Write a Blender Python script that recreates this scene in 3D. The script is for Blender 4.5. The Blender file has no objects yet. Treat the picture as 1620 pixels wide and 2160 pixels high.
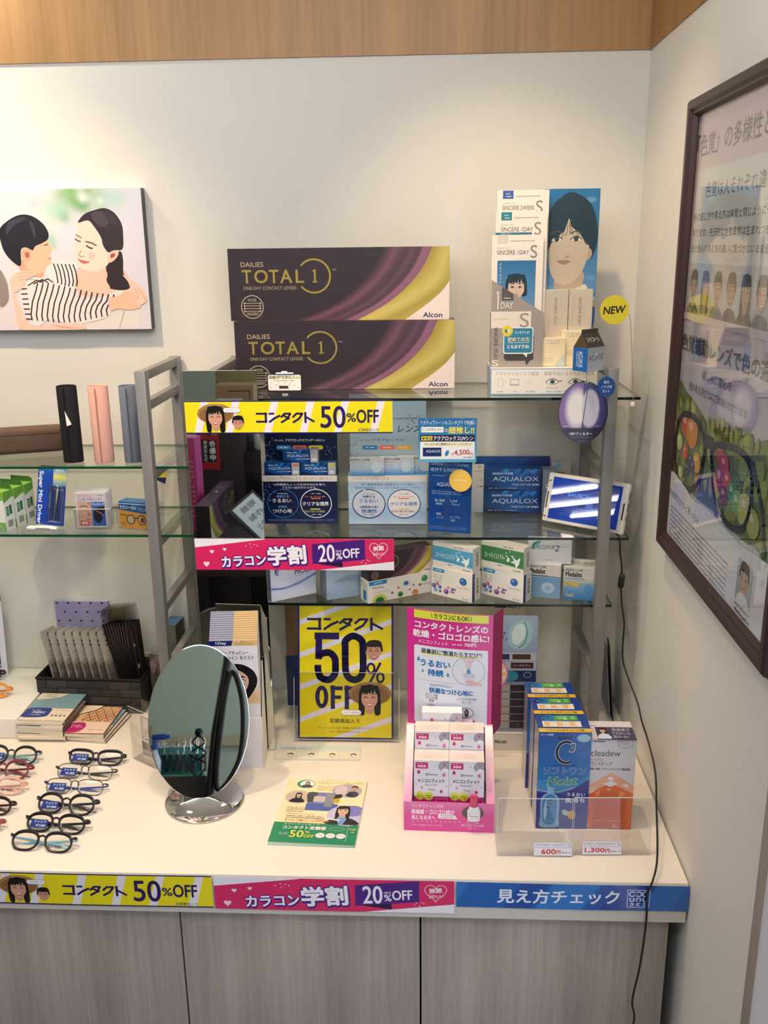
import bpy, bmesh, math, random
from mathutils import Vector, Matrix
from mathutils.geometry import tessellate_polygon

SC = bpy.context.scene
COL = SC.collection
PI = math.pi
ZC = 0.72                                   # counter top height
Z1, Z2, Z3 = 1.4966, 1.2035, 1.0547         # right rack shelf tops
L1, L2 = 1.357, 1.208                       # left rack shelf tops
random.seed(7)

# ------------------------------------------------------------------ camera
def camera():
    yaw, pitch, roll = 0.048700, 0.279662, -0.012615
    r = Vector((math.cos(yaw), math.sin(yaw), 0)); f = Vector((-math.sin(yaw), math.cos(yaw), 0)); u = Vector((0, 0, 1))
    f2 = f*math.cos(pitch) - u*math.sin(pitch); u2 = u*math.cos(pitch) + f*math.sin(pitch)
    r3 = r*math.cos(roll) + u2*math.sin(roll); u3 = u2*math.cos(roll) - r*math.sin(roll)
    cd = bpy.data.cameras.new('camera'); cd.sensor_fit = 'HORIZONTAL'; cd.sensor_width = 36
    cd.lens = 36*1937.2/1620; cd.clip_start = 0.05; cd.clip_end = 60
    co = bpy.data.objects.new('camera', cd); COL.objects.link(co)
    m = Matrix((r3, u3, -f2)).transposed().to_4x4(); m.translation = Vector((-0.4582, -2.0952, 1.7861))
    co.matrix_world = m; SC.camera = co
camera()
SC.view_settings.view_transform = 'Standard'; SC.view_settings.look = 'None'
SC.view_settings.gamma = 1; SC.view_settings.use_curve_mapping = False
SC.view_settings.exposure = 0.0
SC.cycles.transparent_max_bounces = 24
SC.cycles.max_bounces = 10
SC.cycles.use_denoising = True
SC.cycles.caustics_reflective = False
SC.cycles.caustics_refractive = False

# ------------------------------------------------------------------ light
W = bpy.data.worlds.new('world'); W.use_nodes = True
W.node_tree.nodes['Background'].inputs[0].default_value = (0.72, 0.85, 1.0, 1)
W.node_tree.nodes['Background'].inputs[1].default_value = 0.035
SC.world = W
def spot(x, y, z, tx, ty, tz, power, ang, blend, col, size=0.03):
    l = bpy.data.lights.new('spot_light', 'SPOT'); l.energy = power; l.spot_size = math.radians(ang); l.spot_blend = blend
    l.color = col; l.shadow_soft_size = size
    o = bpy.data.objects.new('spot_light', l); COL.objects.link(o); o.location = (x, y, z)
    o.rotation_euler = (Vector((tx, ty, tz)) - Vector((x, y, z))).to_track_quat('-Z', 'Y').to_euler()
    return o
def area(x, y, z, tx, ty, tz, power, sx, sy, col):
    l = bpy.data.lights.new('area_light', 'AREA'); l.energy = power; l.shape = 'RECTANGLE'; l.size = sx; l.size_y = sy; l.color = col
    o = bpy.data.objects.new('area_light', l); COL.objects.link(o); o.location = (x, y, z)
    o.rotation_euler = (Vector((tx, ty, tz)) - Vector((x, y, z))).to_track_quat('-Z', 'Y').to_euler()
    return o
WARM = (1.0, 0.775, 0.52)
LAMPS = [(-1.42, -0.62, 2.56, -1.40, -0.22, 1.1, 58, 88, 0.9), (-0.78, -0.78, 2.56, -0.74, -0.45, 0.8, 29, 74, 0.7),
         (-0.40, -0.62, 2.56, -0.28, -0.16, 1.4, 27, 70, 0.8)]
for (x, y, z, tx, ty, tz, pw, an, bl) in LAMPS:
    spot(x, y, z, tx, ty, tz, pw, an, bl, WARM, 0.028)
spot(-1.55, -0.22, 2.56, -1.45, 0.0, 2.0, 18, 130, 1.0, (1.0, 0.92, 0.80), 0.04)
area(-0.75, -1.25, 2.57, -0.55, -0.1, 1.9, 7.5, 1.3, 0.35, (1.0, 0.93, 0.85))
area(-0.9, -2.0, 2.57, -0.7, -0.7, 0.9, 20, 2.4, 0.45, (0.86, 0.91, 1.0))

# ------------------------------------------------------------------ materials
def lin(c):
    if isinstance(c, str):
        c = c.lstrip('#'); c = [int(c[i:i+2], 16)/255 for i in (0, 2, 4)]
    return tuple((v/12.92 if v <= 0.04045 else ((v+0.055)/1.055)**2.4) for v in c[:3]) + (1.0,)
MATS = {}
def node_mat(name):
    m = bpy.data.materials.new(name); m.use_nodes = True; MATS[name] = m
    nt = m.node_tree; return m, nt, nt.nodes['Principled BSDF']
def ink_mat(name, rough, coat=0.0, spec=0.5, bump=0.0, metal=0.0):
    m, nt, b = node_mat(name)
    a = nt.nodes.new('ShaderNodeAttribute'); a.attribute_name = 'ink'
    nt.links.new(a.outputs['Color'], b.inputs['Base Color'])
    b.inputs['Roughness'].default_value = rough; b.inputs['Coat Weight'].default_value = coat
    b.inputs['Coat Roughness'].default_value = 0.06; b.inputs['Specular IOR Level'].default_value = spec
    b.inputs['Metallic'].default_value = metal
    if bump:
        tc = nt.nodes.new('ShaderNodeTexCoord'); n = nt.nodes.new('ShaderNodeTexNoise'); n.inputs['Scale'].default_value = 900
        bp = nt.nodes.new('ShaderNodeBump'); bp.inputs['Strength'].default_value = bump; bp.inputs['Distance'].default_value = 0.0006
        nt.links.new(tc.outputs['Object'], n.inputs['Vector']); nt.links.new(n.outputs[0], bp.inputs['Height'])
        nt.links.new(bp.outputs[0], b.inputs['Normal'])
ink_mat('paper', 0.62); ink_mat('card', 0.42, 0.15); ink_mat('gloss', 0.22, 0.5); ink_mat('plastic', 0.3)
ink_mat('fabric', 0.9, bump=0.6, spec=0.2); ink_mat('soft', 0.75, bump=0.3, spec=0.3); ink_mat('foil', 0.32, metal=0.55)
def plain(name, col, rough, metal=0.0, bump=0.0, scale=300, var=0.0):
    m, nt, b = node_mat(name)
    b.inputs['Base Color'].default_value = lin(col); b.inputs['Roughness'].default_value = rough; b.inputs['Metallic'].default_value = metal
    if bump or var:
        tc = nt.nodes.new('ShaderNodeTexCoord'); n = nt.nodes.new('ShaderNodeTexNoise'); n.inputs['Scale'].default_value = scale; n.inputs['Detail'].default_value = 4
        nt.links.new(tc.outputs['Object'], n.inputs['Vector'])
        if bump:
            bp = nt.nodes.new('ShaderNodeBump'); bp.inputs['Strength'].default_value = bump; bp.inputs['Distance'].default_value = 0.001
            nt.links.new(n.outputs[0], bp.inputs['Height']); nt.links.new(bp.outputs[0], b.inputs['Normal'])
        if var:
            mx = nt.nodes.new('ShaderNodeMix'); mx.data_type = 'RGBA'; c = lin(col)
            mx.inputs[6].default_value = c; mx.inputs[7].default_value = tuple(v*(1-var) for v in c[:3]) + (1,)
            nt.links.new(n.outputs[0], mx.inputs[0]); nt.links.new(mx.outputs[2], b.inputs['Base Color'])
    return m
plain('wall_paint', '#dcd7cc', 0.85, bump=0.35, scale=420)
plain('wall_side_paint', '#e8e4dc', 0.85, bump=0.35, scale=420)
plain('wall_far_paint', '#aab29c', 0.9)
plain('counter_laminate', '#eadfcf', 0.38, bump=0.02, scale=800)
plain('counter_edge', '#cfc9bd', 0.5)
plain('post_metal', '#8b8886', 0.42, 0.35)
plain('chrome', '#e8e6e4', 0.06, 1.0)
plain('mirror', '#dfe6e2', 0.015, 1.0)
plain('floor_vinyl', '#8f8a84', 0.5, var=0.2, scale=9)
plain('ceiling_board', '#d8d6d0', 0.9)
plain('frame_brown', '#3a2624', 0.38, bump=0.05)
plain('frame_back', '#55534f', 0.6)
plain('black_rubber', '#18120f', 0.55)
plain('black_gloss', '#0b0b0c', 0.2)
def wood(name, c1, c2, rough, scale):
    m, nt, b = node_mat(name); N = nt.nodes
    tc = N.new('ShaderNodeTexCoord'); mp = N.new('ShaderNodeMapping'); mp.inputs['Scale'].default_value = (scale, scale, scale*0.035)
    n = N.new('ShaderNodeTexNoise'); n.inputs['Scale'].default_value = 3.0; n.inputs['Detail'].default_value = 9; n.inputs['Roughness'].default_value = 0.65
    n2 = N.new('ShaderNodeTexNoise'); n2.inputs['Scale'].default_value = 0.35; n2.inputs['Detail'].default_value = 2
    ad = N.new('ShaderNodeMath'); ad.operation = 'ADD'; sb = N.new('ShaderNodeMath'); sb.operation = 'MULTIPLY'; sb.inputs[1].default_value = 0.5
    r = N.new('ShaderNodeValToRGB'); r.color_ramp.elements[0].position = 0.36; r.color_ramp.elements[1].position = 0.66
    r.color_ramp.elements[0].color = lin(c1); r.color_ramp.elements[1].color = lin(c2)
    nt.links.new(tc.outputs['Object'], mp.inputs[0]); nt.links.new(mp.outputs[0], n.inputs['Vector']); nt.links.new(mp.outputs[0], n2.inputs['Vector'])
    nt.links.new(n.outputs[0], ad.inputs[0]); nt.links.new(n2.outputs[0], ad.inputs[1]); nt.links.new(ad.outputs[0], sb.inputs[0])
    nt.links.new(sb.outputs[0], r.inputs[0]); nt.links.new(r.outputs[0], b.inputs['Base Color']); b.inputs['Roughness'].default_value = rough
wood('wood_warm', '#98703f', '#b98c56', 0.45, 40)
wood('wood_ash', '#93877f', '#b3a79e', 0.5, 48)
wood('wood_dark', '#241a1a', '#33282a', 0.5, 18)
def clear(name, tint, ior=1.45, rough=0.0, extra=0.0):
    """thin sheet: light passes straight through, Fresnel reflection on top"""
    m = bpy.data.materials.new(name); m.use_nodes = True; MATS[name] = m; nt = m.node_tree; N = nt.nodes
    N.remove(N['Principled BSDF']); out = N['Material Output']
    t = N.new('ShaderNodeBsdfTransparent'); t.inputs[0].default_value = lin(tint)
    g = N.new('ShaderNodeBsdfGlossy'); g.inputs['Roughness'].default_value = rough; g.inputs[0].default_value = (1, 1, 1, 1)
    f = N.new('ShaderNodeLayerWeight'); f.inputs[0].default_value = 0.5; mx = N.new('ShaderNodeMixShader')
    pw = N.new('ShaderNodeMath'); pw.operation = 'POWER'; pw.inputs[1].default_value = 5.0; f0 = ((ior-1)/(ior+1))**2
    ma = N.new('ShaderNodeMath'); ma.operation = 'MULTIPLY_ADD'; ma.inputs[1].default_value = 1-f0; ma.inputs[2].default_value = f0 + extra
    ma.use_clamp = True
    nt.links.new(f.outputs['Facing'], pw.inputs[0]); nt.links.new(pw.outputs[0], ma.inputs[0]); nt.links.new(ma.outputs[0], mx.inputs[0])
    nt.links.new(t.outputs[0], mx.inputs[1]); nt.links.new(g.outputs[0], mx.inputs[2]); nt.links.new(mx.outputs[0], out.inputs[0])
clear('shelf_glass', '#f5f9f6', 1.52); clear('acrylic', '#fafafa', 1.42); clear('lens', '#fbfbfa', 1.5); clear('film', '#eceae6', 1.45, 0.12, 0.05)
clear('frame_glass', '#f8f9f8', 1.3)
plain('glass_edge', '#10492f', 0.12); plain('glass_edge_grey', '#101c18', 0.12); plain('acrylic_edge', '#d9d6d0', 0.2)
def emit(name, col, s):
    m = bpy.data.materials.new(name); m.use_nodes = True; MATS[name] = m; b = m.node_tree.nodes['Principled BSDF']
    b.inputs['Base Color'].default_value = lin(col); b.inputs['Emission Color'].default_value = lin(col); b.inputs['Emission Strength'].default_value = s
emit('lamp_warm', '#fff0d0', 14.0); emit('tube_white', '#f2f4ff', 30.0); emit('daylight', '#e6ecff', 1.25)
def emit_ink(name, s):
    m = bpy.data.materials.new(name); m.use_nodes = True; MATS[name] = m; nt = m.node_tree; b = nt.nodes['Principled BSDF']
    a = nt.nodes.new('ShaderNodeAttribute'); a.attribute_name = 'ink'
    nt.links.new(a.outputs['Color'], b.inputs['Base Color']); nt.links.new(a.outputs['Color'], b.inputs['Emission Color'])
    b.inputs['Emission Strength'].default_value = s; b.inputs['Roughness'].default_value = 0.012
emit_ink('screen', 0.38)

# ------------------------------------------------------------------ mesh collector
class MB:
    def __init__(s): s.v = []; s.f = []; s.c = []; s.m = []; s.ms = []; s.sm = []
    def add(s, vs, fs, col='#ffffff', mat='card', smooth=False, M=None):
        o = len(s.v); s.v += [tuple(M @ Vector(v)) for v in vs] if M else [tuple(v) for v in vs]
        if mat not in s.ms: s.ms.append(mat)
        mi = s.ms.index(mat); per = isinstance(col, list); c = None if per else (col if isinstance(col, tuple) and len(col) == 4 else lin(col))
        for f in fs:
            s.f.append(tuple(i+o for i in f)); s.m.append(mi); s.sm.append(smooth)
            s.c.append([col[i] for i in f] if per else [c]*len(f))
        return s
    def box(s, x0, x1, y0, y1, z0, z1, col='#ffffff', mat='card', bev=0.0, seg=2, M=None, faces=None):
        if bev:
            bm = bmesh.new(); bmesh.ops.create_cube(bm, size=1)
            for v in bm.verts: v.co = Vector(((x0+x1)/2 + v.co.x*(x1-x0), (y0+y1)/2 + v.co.y*(y1-y0), (z0+z1)/2 + v.co.z*(z1-z0)))
            bmesh.ops.bevel(bm, geom=bm.edges[:], offset=bev, segments=seg, affect='EDGES', profile=0.5)
            bm.verts.index_update(); vs = [v.co.copy() for v in bm.verts]; fs = [[v.index for v in f.verts] for f in bm.faces]; bm.free()
            return s.add(vs, fs, col, mat, True, M)
        vs = [(x0,y0,z0),(x1,y0,z0),(x1,y1,z0),(x0,y1,z0),(x0,y0,z1),(x1,y0,z1),(x1,y1,z1),(x0,y1,z1)]
        fs = {'bottom':(0,3,2,1),'top':(4,5,6,7),'front':(0,1,5,4),'right':(1,2,6,5),'back':(2,3,7,6),'left':(3,0,4,7)}
        cols = col if isinstance(col, dict) else {}
        mats = mat if isinstance(mat, dict) else {}
        for k, f in fs.items():
            if faces and k not in faces: continue
            s.add([vs[i] for i in f], [(0,1,2,3)], cols.get(k, cols.get('*', '#ffffff')) if cols else col, mats.get(k, mats.get('*', 'card')) if mats else mat, False, M)
        return s
    def tube(s, pts, r, col='#111111', mat='plastic', n=8, closed=False, M=None, cap=True):
        pts = [Vector(p) for p in pts]; N = len(pts); rs = r if isinstance(r, (list, tuple)) else [r]*N; vs = []; fs = []; up = None
        for i, q in enumerate(pts):
            t = (pts[(i+1) % N] - pts[i-1]) if closed else (pts[min(i+1, N-1)] - pts[max(i-1, 0)])
            t = t.normalized() if t.length > 1e-9 else Vector((0, 0, 1))
            if up is None: up = Vector((0, 0, 1)) if abs(t.z) < 0.9 else Vector((1, 0, 0))
            a = up.cross(t); a = a.normalized() if a.length > 1e-6 else Vector((1, 0, 0)).cross(t).normalized()
            b = t.cross(a).normalized(); up = b
            for k in range(n):
                w = 2*PI*k/n; ra = rs[i]
                if isinstance(ra, tuple): vs.append(q + a*math.cos(w)*ra[0] + b*math.sin(w)*ra[1])
                else: vs.append(q + (a*math.cos(w) + b*math.sin(w))*ra)
        for i in range(N if closed else N-1):
            j = (i+1) % N
            for k in range(n): fs.append((i*n+k, i*n+(k+1) % n, j*n+(k+1) % n, j*n+k))
        if not closed and cap: fs += [tuple(range(n))[::-1], tuple((N-1)*n+k for k in range(n))]
        return s.add(vs, fs, col, mat, True, M)
    def lathe(s, prof, col, mat, n=24, M=None, sx=1.0, sy=1.0):
        vs = []; fs = []
        for (r, z) in prof:
            for k in range(n): vs.append((r*sx*math.cos(2*PI*k/n), r*sy*math.sin(2*PI*k/n), z))
        for i in range(len(prof)-1):
            for k in range(n): fs.append((i*n+k, i*n+(k+1) % n, (i+1)*n+(k+1) % n, (i+1)*n+k))
        fs += [tuple(range(n))[::-1], tuple((len(prof)-1)*n+k for k in range(n))]
        return s.add(vs, fs, col, mat, True, M)
    def prism(s, pts, t, fr, col, mat, side=None):
        """2-D outline (u right, v up) in frame fr, front at w=0, thickness t behind"""
        n = len(pts); F = [fr(u, v, 0) for u, v in pts]; B = [fr(u, v, -t) for u, v in pts]
        tri = tessellate_polygon([[Vector((u, v, 0)) for u, v in pts]])
        s.add(F, [tuple(q) for q in tri], col, mat); s.add(B, [tuple(q)[::-1] for q in tri], side or col, mat)
        s.add(F+B, [(i, (i+1) % n, n+(i+1) % n, n+i) for i in range(n)], side or col, mat)
        return s
    def build(s, name, parent=None, loc=None, rot=None, M=None):
        me = bpy.data.meshes.new(name); me.from_pydata(s.v, [], s.f)
        for m in s.ms: me.materials.append(MATS[m])
        me.polygons.foreach_set('material_index', s.m); me.polygons.foreach_set('use_smooth', s.sm)
        at = me.color_attributes.new('ink', 'FLOAT_COLOR', 'CORNER')
        flat = [x for f in s.c for c in f for x in c]; at.data.foreach_set('color', flat)
        if any(s.sm):
            me.set_sharp_from_angle(angle=math.radians(40))
        me.update(); o = bpy.data.objects.new(name, me); COL.objects.link(o)
        if parent: o.parent = parent
        if loc: o.location = loc
        if rot: o.rotation_euler = rot
        if M: o.matrix_world = M
        return o
def tag(o, label=None, cat=None, group=None, kind=None):
    if label: o['label'] = label
    if cat: o['category'] = cat
    if group: o['group'] = group
    if kind: o['kind'] = kind
    return o
def thing(name, label, cat, loc=(0, 0, 0), rotz=0, group=None, rot=None):
    o = bpy.data.objects.new(name, None); COL.objects.link(o); o.location = loc; o.rotation_euler = rot or (0, 0, rotz)
    o.empty_display_size = 0.02
    return tag(o, label, cat, group)
def struct(mb, name): return tag(mb.build(name), kind='structure')
def copy_tree(o, parent=None):
    c = o.copy(); COL.objects.link(c)
    if parent: c.parent = parent
    for ch in list(o.children): copy_tree(ch, c)
    return c

# ------------------------------------------------------------------ lettering
_tc = bpy.data.curves.new('lettering', 'FONT'); _to = bpy.data.objects.new('lettering', _tc); TC = {}
def glyphs(sx, bold, res):
    k = (sx, bold, res)
    if k not in TC:
        _tc.body = sx; _tc.offset = bold; _tc.resolution_u = res; _tc.fill_mode = 'FRONT'
        me = bpy.data.meshes.new_from_object(_to)
        vs = [(v.co.x, v.co.y) for v in me.vertices]; fs = [tuple(q.vertices) for q in me.polygons]; bpy.data.meshes.remove(me)
        if not vs: vs = [(0, 0)]
        x0 = min(v[0] for v in vs); x1 = max(v[0] for v in vs); y0 = min(v[1] for v in vs); y1 = max(v[1] for v in vs)
        TC[k] = ([((a-x0)/max(x1-x0, 1e-6), (b-y0)/max(y1-y0, 1e-6)) for a, b in vs], fs, (x1-x0)/max(y1-y0, 1e-6))
    return TC[k]
def spl(pts, n=6, closed=True):
    out = []; N = len(pts)
    for i in range(N if closed else N-1):
        p = [pts[(i+j) % N] if closed else pts[min(max(i+j, 0), N-1)] for j in (-1, 0, 1, 2)]
        for k in range(n):
            t = k/n
            out.append(tuple(0.5*((2*p[1][d]) + (-p[0][d]+p[2][d])*t + (2*p[0][d]-5*p[1][d]+4*p[2][d]-p[3][d])*t*t + (-p[0][d]+3*p[1][d]-3*p[2][d]+p[3][d])*t**3) for d in range(len(pts[0]))))
    if not closed: out.append(tuple(pts[-1]))
    return out
def mixc(a, b, t): return tuple(x*(1-t)+y*t for x, y in zip(a, b))
class CV:
    """printed artwork on a flat or bent panel. x right, y down, W x H art units on a w x h metre face"""
    def __init__(s, mb, org, U, V, w, h, Wu, Hu, mat='card', lift=0.0002, bend=None, step=0.00002):
        s.mb = mb; s.o = Vector(org); s.U = Vector(U).normalized(); s.V = Vector(V).normalized(); s.N = s.V.cross(s.U)
        s.ax = w/Wu; s.ay = h/Hu; s.W = Wu; s.H = Hu; s.mat = mat; s.k = 0; s.lift = lift; s.bend = bend; s.step = step
    def p(s, x, y):
        q = s.o + s.U*(x*s.ax) + s.V*(y*s.ay) + s.N*(s.lift + s.k*s.step)
        if s.bend: q = q + s.N*s.bend(x/s.W)
        return q
    def _clip(s, pts):
        for ax, lim, sg in ((0, 0, 1), (0, s.W, -1), (1, 0, 1), (1, s.H, -1)):
            out = []
            for i in range(len(pts)):
                a, b = pts[i-1], pts[i]; ia = sg*(a[ax]-lim) >= -1e-9; ib = sg*(b[ax]-lim) >= -1e-9
                if ia != ib:
                    t = (lim-a[ax])/(b[ax]-a[ax]); out.append((a[0]+(b[0]-a[0])*t, a[1]+(b[1]-a[1])*t))
                if ib: out.append(b)
            pts = out
            if len(pts) < 3: return []
        return pts
    def poly(s, pts, col, mat=None, keep=False):
        pts = s._clip([tuple(q) for q in pts])
        if len(pts) < 3: return s
        if not keep: s.k += 1
        if s.bend: return s._bent(pts, col, mat)
        tri = [(0, 1, 2)] if len(pts) == 3 else tessellate_polygon([[Vector((x, -y, 0)) for x, y in pts]])
        s.mb.add([s.p(*q) for q in pts], [tuple(t) for t in tri], col, mat or s.mat); return s
    def _bent(s, pts, col, mat):
        n = 12; xs = [q[0] for q in pts]; a = min(xs); b = max(xs)
        for i in range(n):
            l, r = s.W*i/n, s.W*(i+1)/n
            if r <= a or l >= b: continue
            q = pts
            for lim, sg in ((l, 1), (r, -1)):
                out = []
                for j in range(len(q)):
                    c, d = q[j-1], q[j]; ia = sg*(c[0]-lim) >= -1e-9; ib = sg*(d[0]-lim) >= -1e-9
                    if ia != ib:
                        t = (lim-c[0])/(d[0]-c[0]); out.append((lim, c[1]+(d[1]-c[1])*t))
                    if ib: out.append(d)
                q = out
                if len(q) < 3: break
            if len(q) < 3: continue
            tri = tessellate_polygon([[Vector((x, -y, 0)) for x, y in q]])
            s.mb.add([s.p(*w) for w in q], [tuple(t) for t in tri], col, mat or s.mat)
        return s
    def rect(s, x, y, w, h, col, mat=None): return s.poly([(x, y), (x, y+h), (x+w, y+h), (x+w, y)], col, mat)
    def rrect(s, x, y, w, h, r, col, mat=None):
        pts = []
        for cx, cy, a0 in ((x+r, y+r, 1.5*PI), (x+r, y+h-r, PI), (x+w-r, y+h-r, PI/2), (x+w-r, y+r, 0)):
            for k in range(5): a = a0 - k*PI/8; pts.append((cx+r*math.cos(a), cy+r*math.sin(a)))
        return s.poly(pts, col, mat)
    def ell(s, cx, cy, rx, ry, col, n=28, mat=None, rot=0):
        c, d = math.cos(rot), math.sin(rot)
        return s.poly([(cx+rx*math.cos(a)*c-ry*math.sin(a)*d, cy+rx*math.cos(a)*d+ry*math.sin(a)*c) for a in [-2*PI*k/n for k in range(n)]], col, mat)
    def ring(s, cx, cy, rx, ry, t, col, a0=0, a1=360, n=36, mat=None):
        s.k += 1
        for k in range(n):
            a = math.radians(a0+(a1-a0)*k/n); b = math.radians(a0+(a1-a0)*(k+1)/n)
            q = [(cx+(rx+e)*math.cos(w), cy+(ry+e)*math.sin(w)) for w, e in ((a, -t/2), (b, -t/2), (b, t/2), (a, t/2))]
            s.poly(q, col, mat, True)
        return s
    def line(s, pts, t, col, closed=False, mat=None):
        s.k += 1; n = len(pts)
        for i in range(n if closed else n-1):
            (x0, y0), (x1, y1) = pts[i], pts[(i+1) % n]; d = math.hypot(x1-x0, y1-y0) or 1; a, b = -(y1-y0)/d*t/2, (x1-x0)/d*t/2
            e, f = (x1-x0)/d*t*0.2, (y1-y0)/d*t*0.2
            s.poly([(x0+a-e, y0+b-f), (x0-a-e, y0-b-f), (x1-a+e, y1-b+f), (x1+a+e, y1+b+f)], col, mat, True)
        return s
    def blob(s, pts, col, n=5, mat=None): return s.poly(spl(pts, n), col, mat)
    def T(s, tx, x0, y0, x1, y1, col, bold=0.0, rot=0, shear=0, res=3, mat=None):
        """text fitted to the box x0,y0 - x1,y1; x1 None keeps the natural width"""
        spread = bold if any(ord(ch) > 0x2fff for ch in tx) else bold*0.95
        vs, fs, asp = glyphs(tx, 0.0, res); h = y1-y0; s.k += 1
        if x1 is None: x1 = x0 + asp*h*s.ay/s.ax
        cx, cy = (x0+x1)/2, (y0+y1)/2; c, d = math.cos(math.radians(rot)), math.sin(math.radians(rot)); P = []
        for a, b in vs:
            x = x0+(x1-x0)*a + shear*(b-0.5)*h - cx; y = y1 - h*b - cy
            P.append(s.p(cx + x*c - y*d, cy + x*d + y*c))
        s.mb.add(P, fs, col, mat or s.mat)
        if spread:
            for k in range(6):
                w = PI*k/3; o = s.U*(math.cos(w)*spread*h*s.ay*0.8) + s.V*(math.sin(w)*spread*h*s.ay*0.8) + s.N*(1e-6*(k+1))
                s.mb.add([q+o for q in P], fs, col, mat or s.mat)
        return s
    def TV(s, tx, x, y, size, gap, col, bold=0.0):
        for i, ch in enumerate(tx): s.T(ch, x, y+i*gap, x+size, y+i*gap+size, col, bold, res=2)
        return s
    def dash(s, x, y, w, h, col, rows=1, gap=0, seed=1, fill=0.75):
        """fine print too small to read: broken hairlines"""
        R = random.Random(seed); s.k += 1
        for r in range(rows):
            a = x; yy = y+r*gap
            while a < x+w:
                l = h*(0.22+R.random()*0.5); t = yy+h*0.35*R.random(); b = yy+h*(1-0.3*R.random())
                if R.random() < fill+0.12: s.poly([(a, t), (a, b), (min(a+l, x+w), b), (min(a+l, x+w), t)], col, None, True)
                a += l + h*0.2
        return s
    def field(s, x, y, w, h, nx, ny, fn, mat=None):
        """smooth colour field printed from fn(u, v) -> hex or linear colour"""
        s.k += 1; vs = []; cs = []
        for j in range(ny+1):
            for i in range(nx+1):
                vs.append(s.p(x+w*i/nx, y+h*j/ny)); c = fn(i/nx, j/ny); cs.append(lin(c) if isinstance(c, str) or len(c) == 3 else c)
        fs = [(j*(nx+1)+i, (j+1)*(nx+1)+i, (j+1)*(nx+1)+i+1, j*(nx+1)+i+1) for j in range(ny) for i in range(nx)]
        s.mb.add(vs, fs, cs, mat or s.mat); return s
    def grad(s, x, y, w, h, stops, vert=True, n=12, mat=None):
        L = [(t, lin(c)) for t, c in stops]
        def fn(u, v):
            t = v if vert else u
            for (a, ca), (b, cb) in zip(L, L[1:]):
                if t <= b: return mixc(ca, cb, (t-a)/max(b-a, 1e-6))
            return L[-1][1]
        return s.field(x, y, w, h, 1 if vert else n, n if vert else 1, fn, mat)
def face_of(mb, side, w, h, d, Wu, Hu, mat='card', lift=0.0002, x0=None, z0=0):
    x0 = -w/2 if x0 is None else x0
    if side == 'front': return CV(mb, (x0, 0, z0+h), (1, 0, 0), (0, 0, -1), w, h, Wu, Hu, mat, lift)
    if side == 'back': return CV(mb, (x0+w, d, z0+h), (-1, 0, 0), (0, 0, -1), w, h, Wu, Hu, mat, lift)
    if side == 'top': return CV(mb, (x0, d, z0+h), (1, 0, 0), (0, -1, 0), w, d, Wu, Hu, mat, lift)
    if side == 'right': return CV(mb, (x0+w, 0, z0+h), (0, 1, 0), (0, 0, -1), d, h, Wu, Hu, mat, lift)
    if side == 'left': return CV(mb, (x0, d, z0+h), (0, -1, 0), (0, 0, -1), d, h, Wu, Hu, mat, lift)
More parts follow.
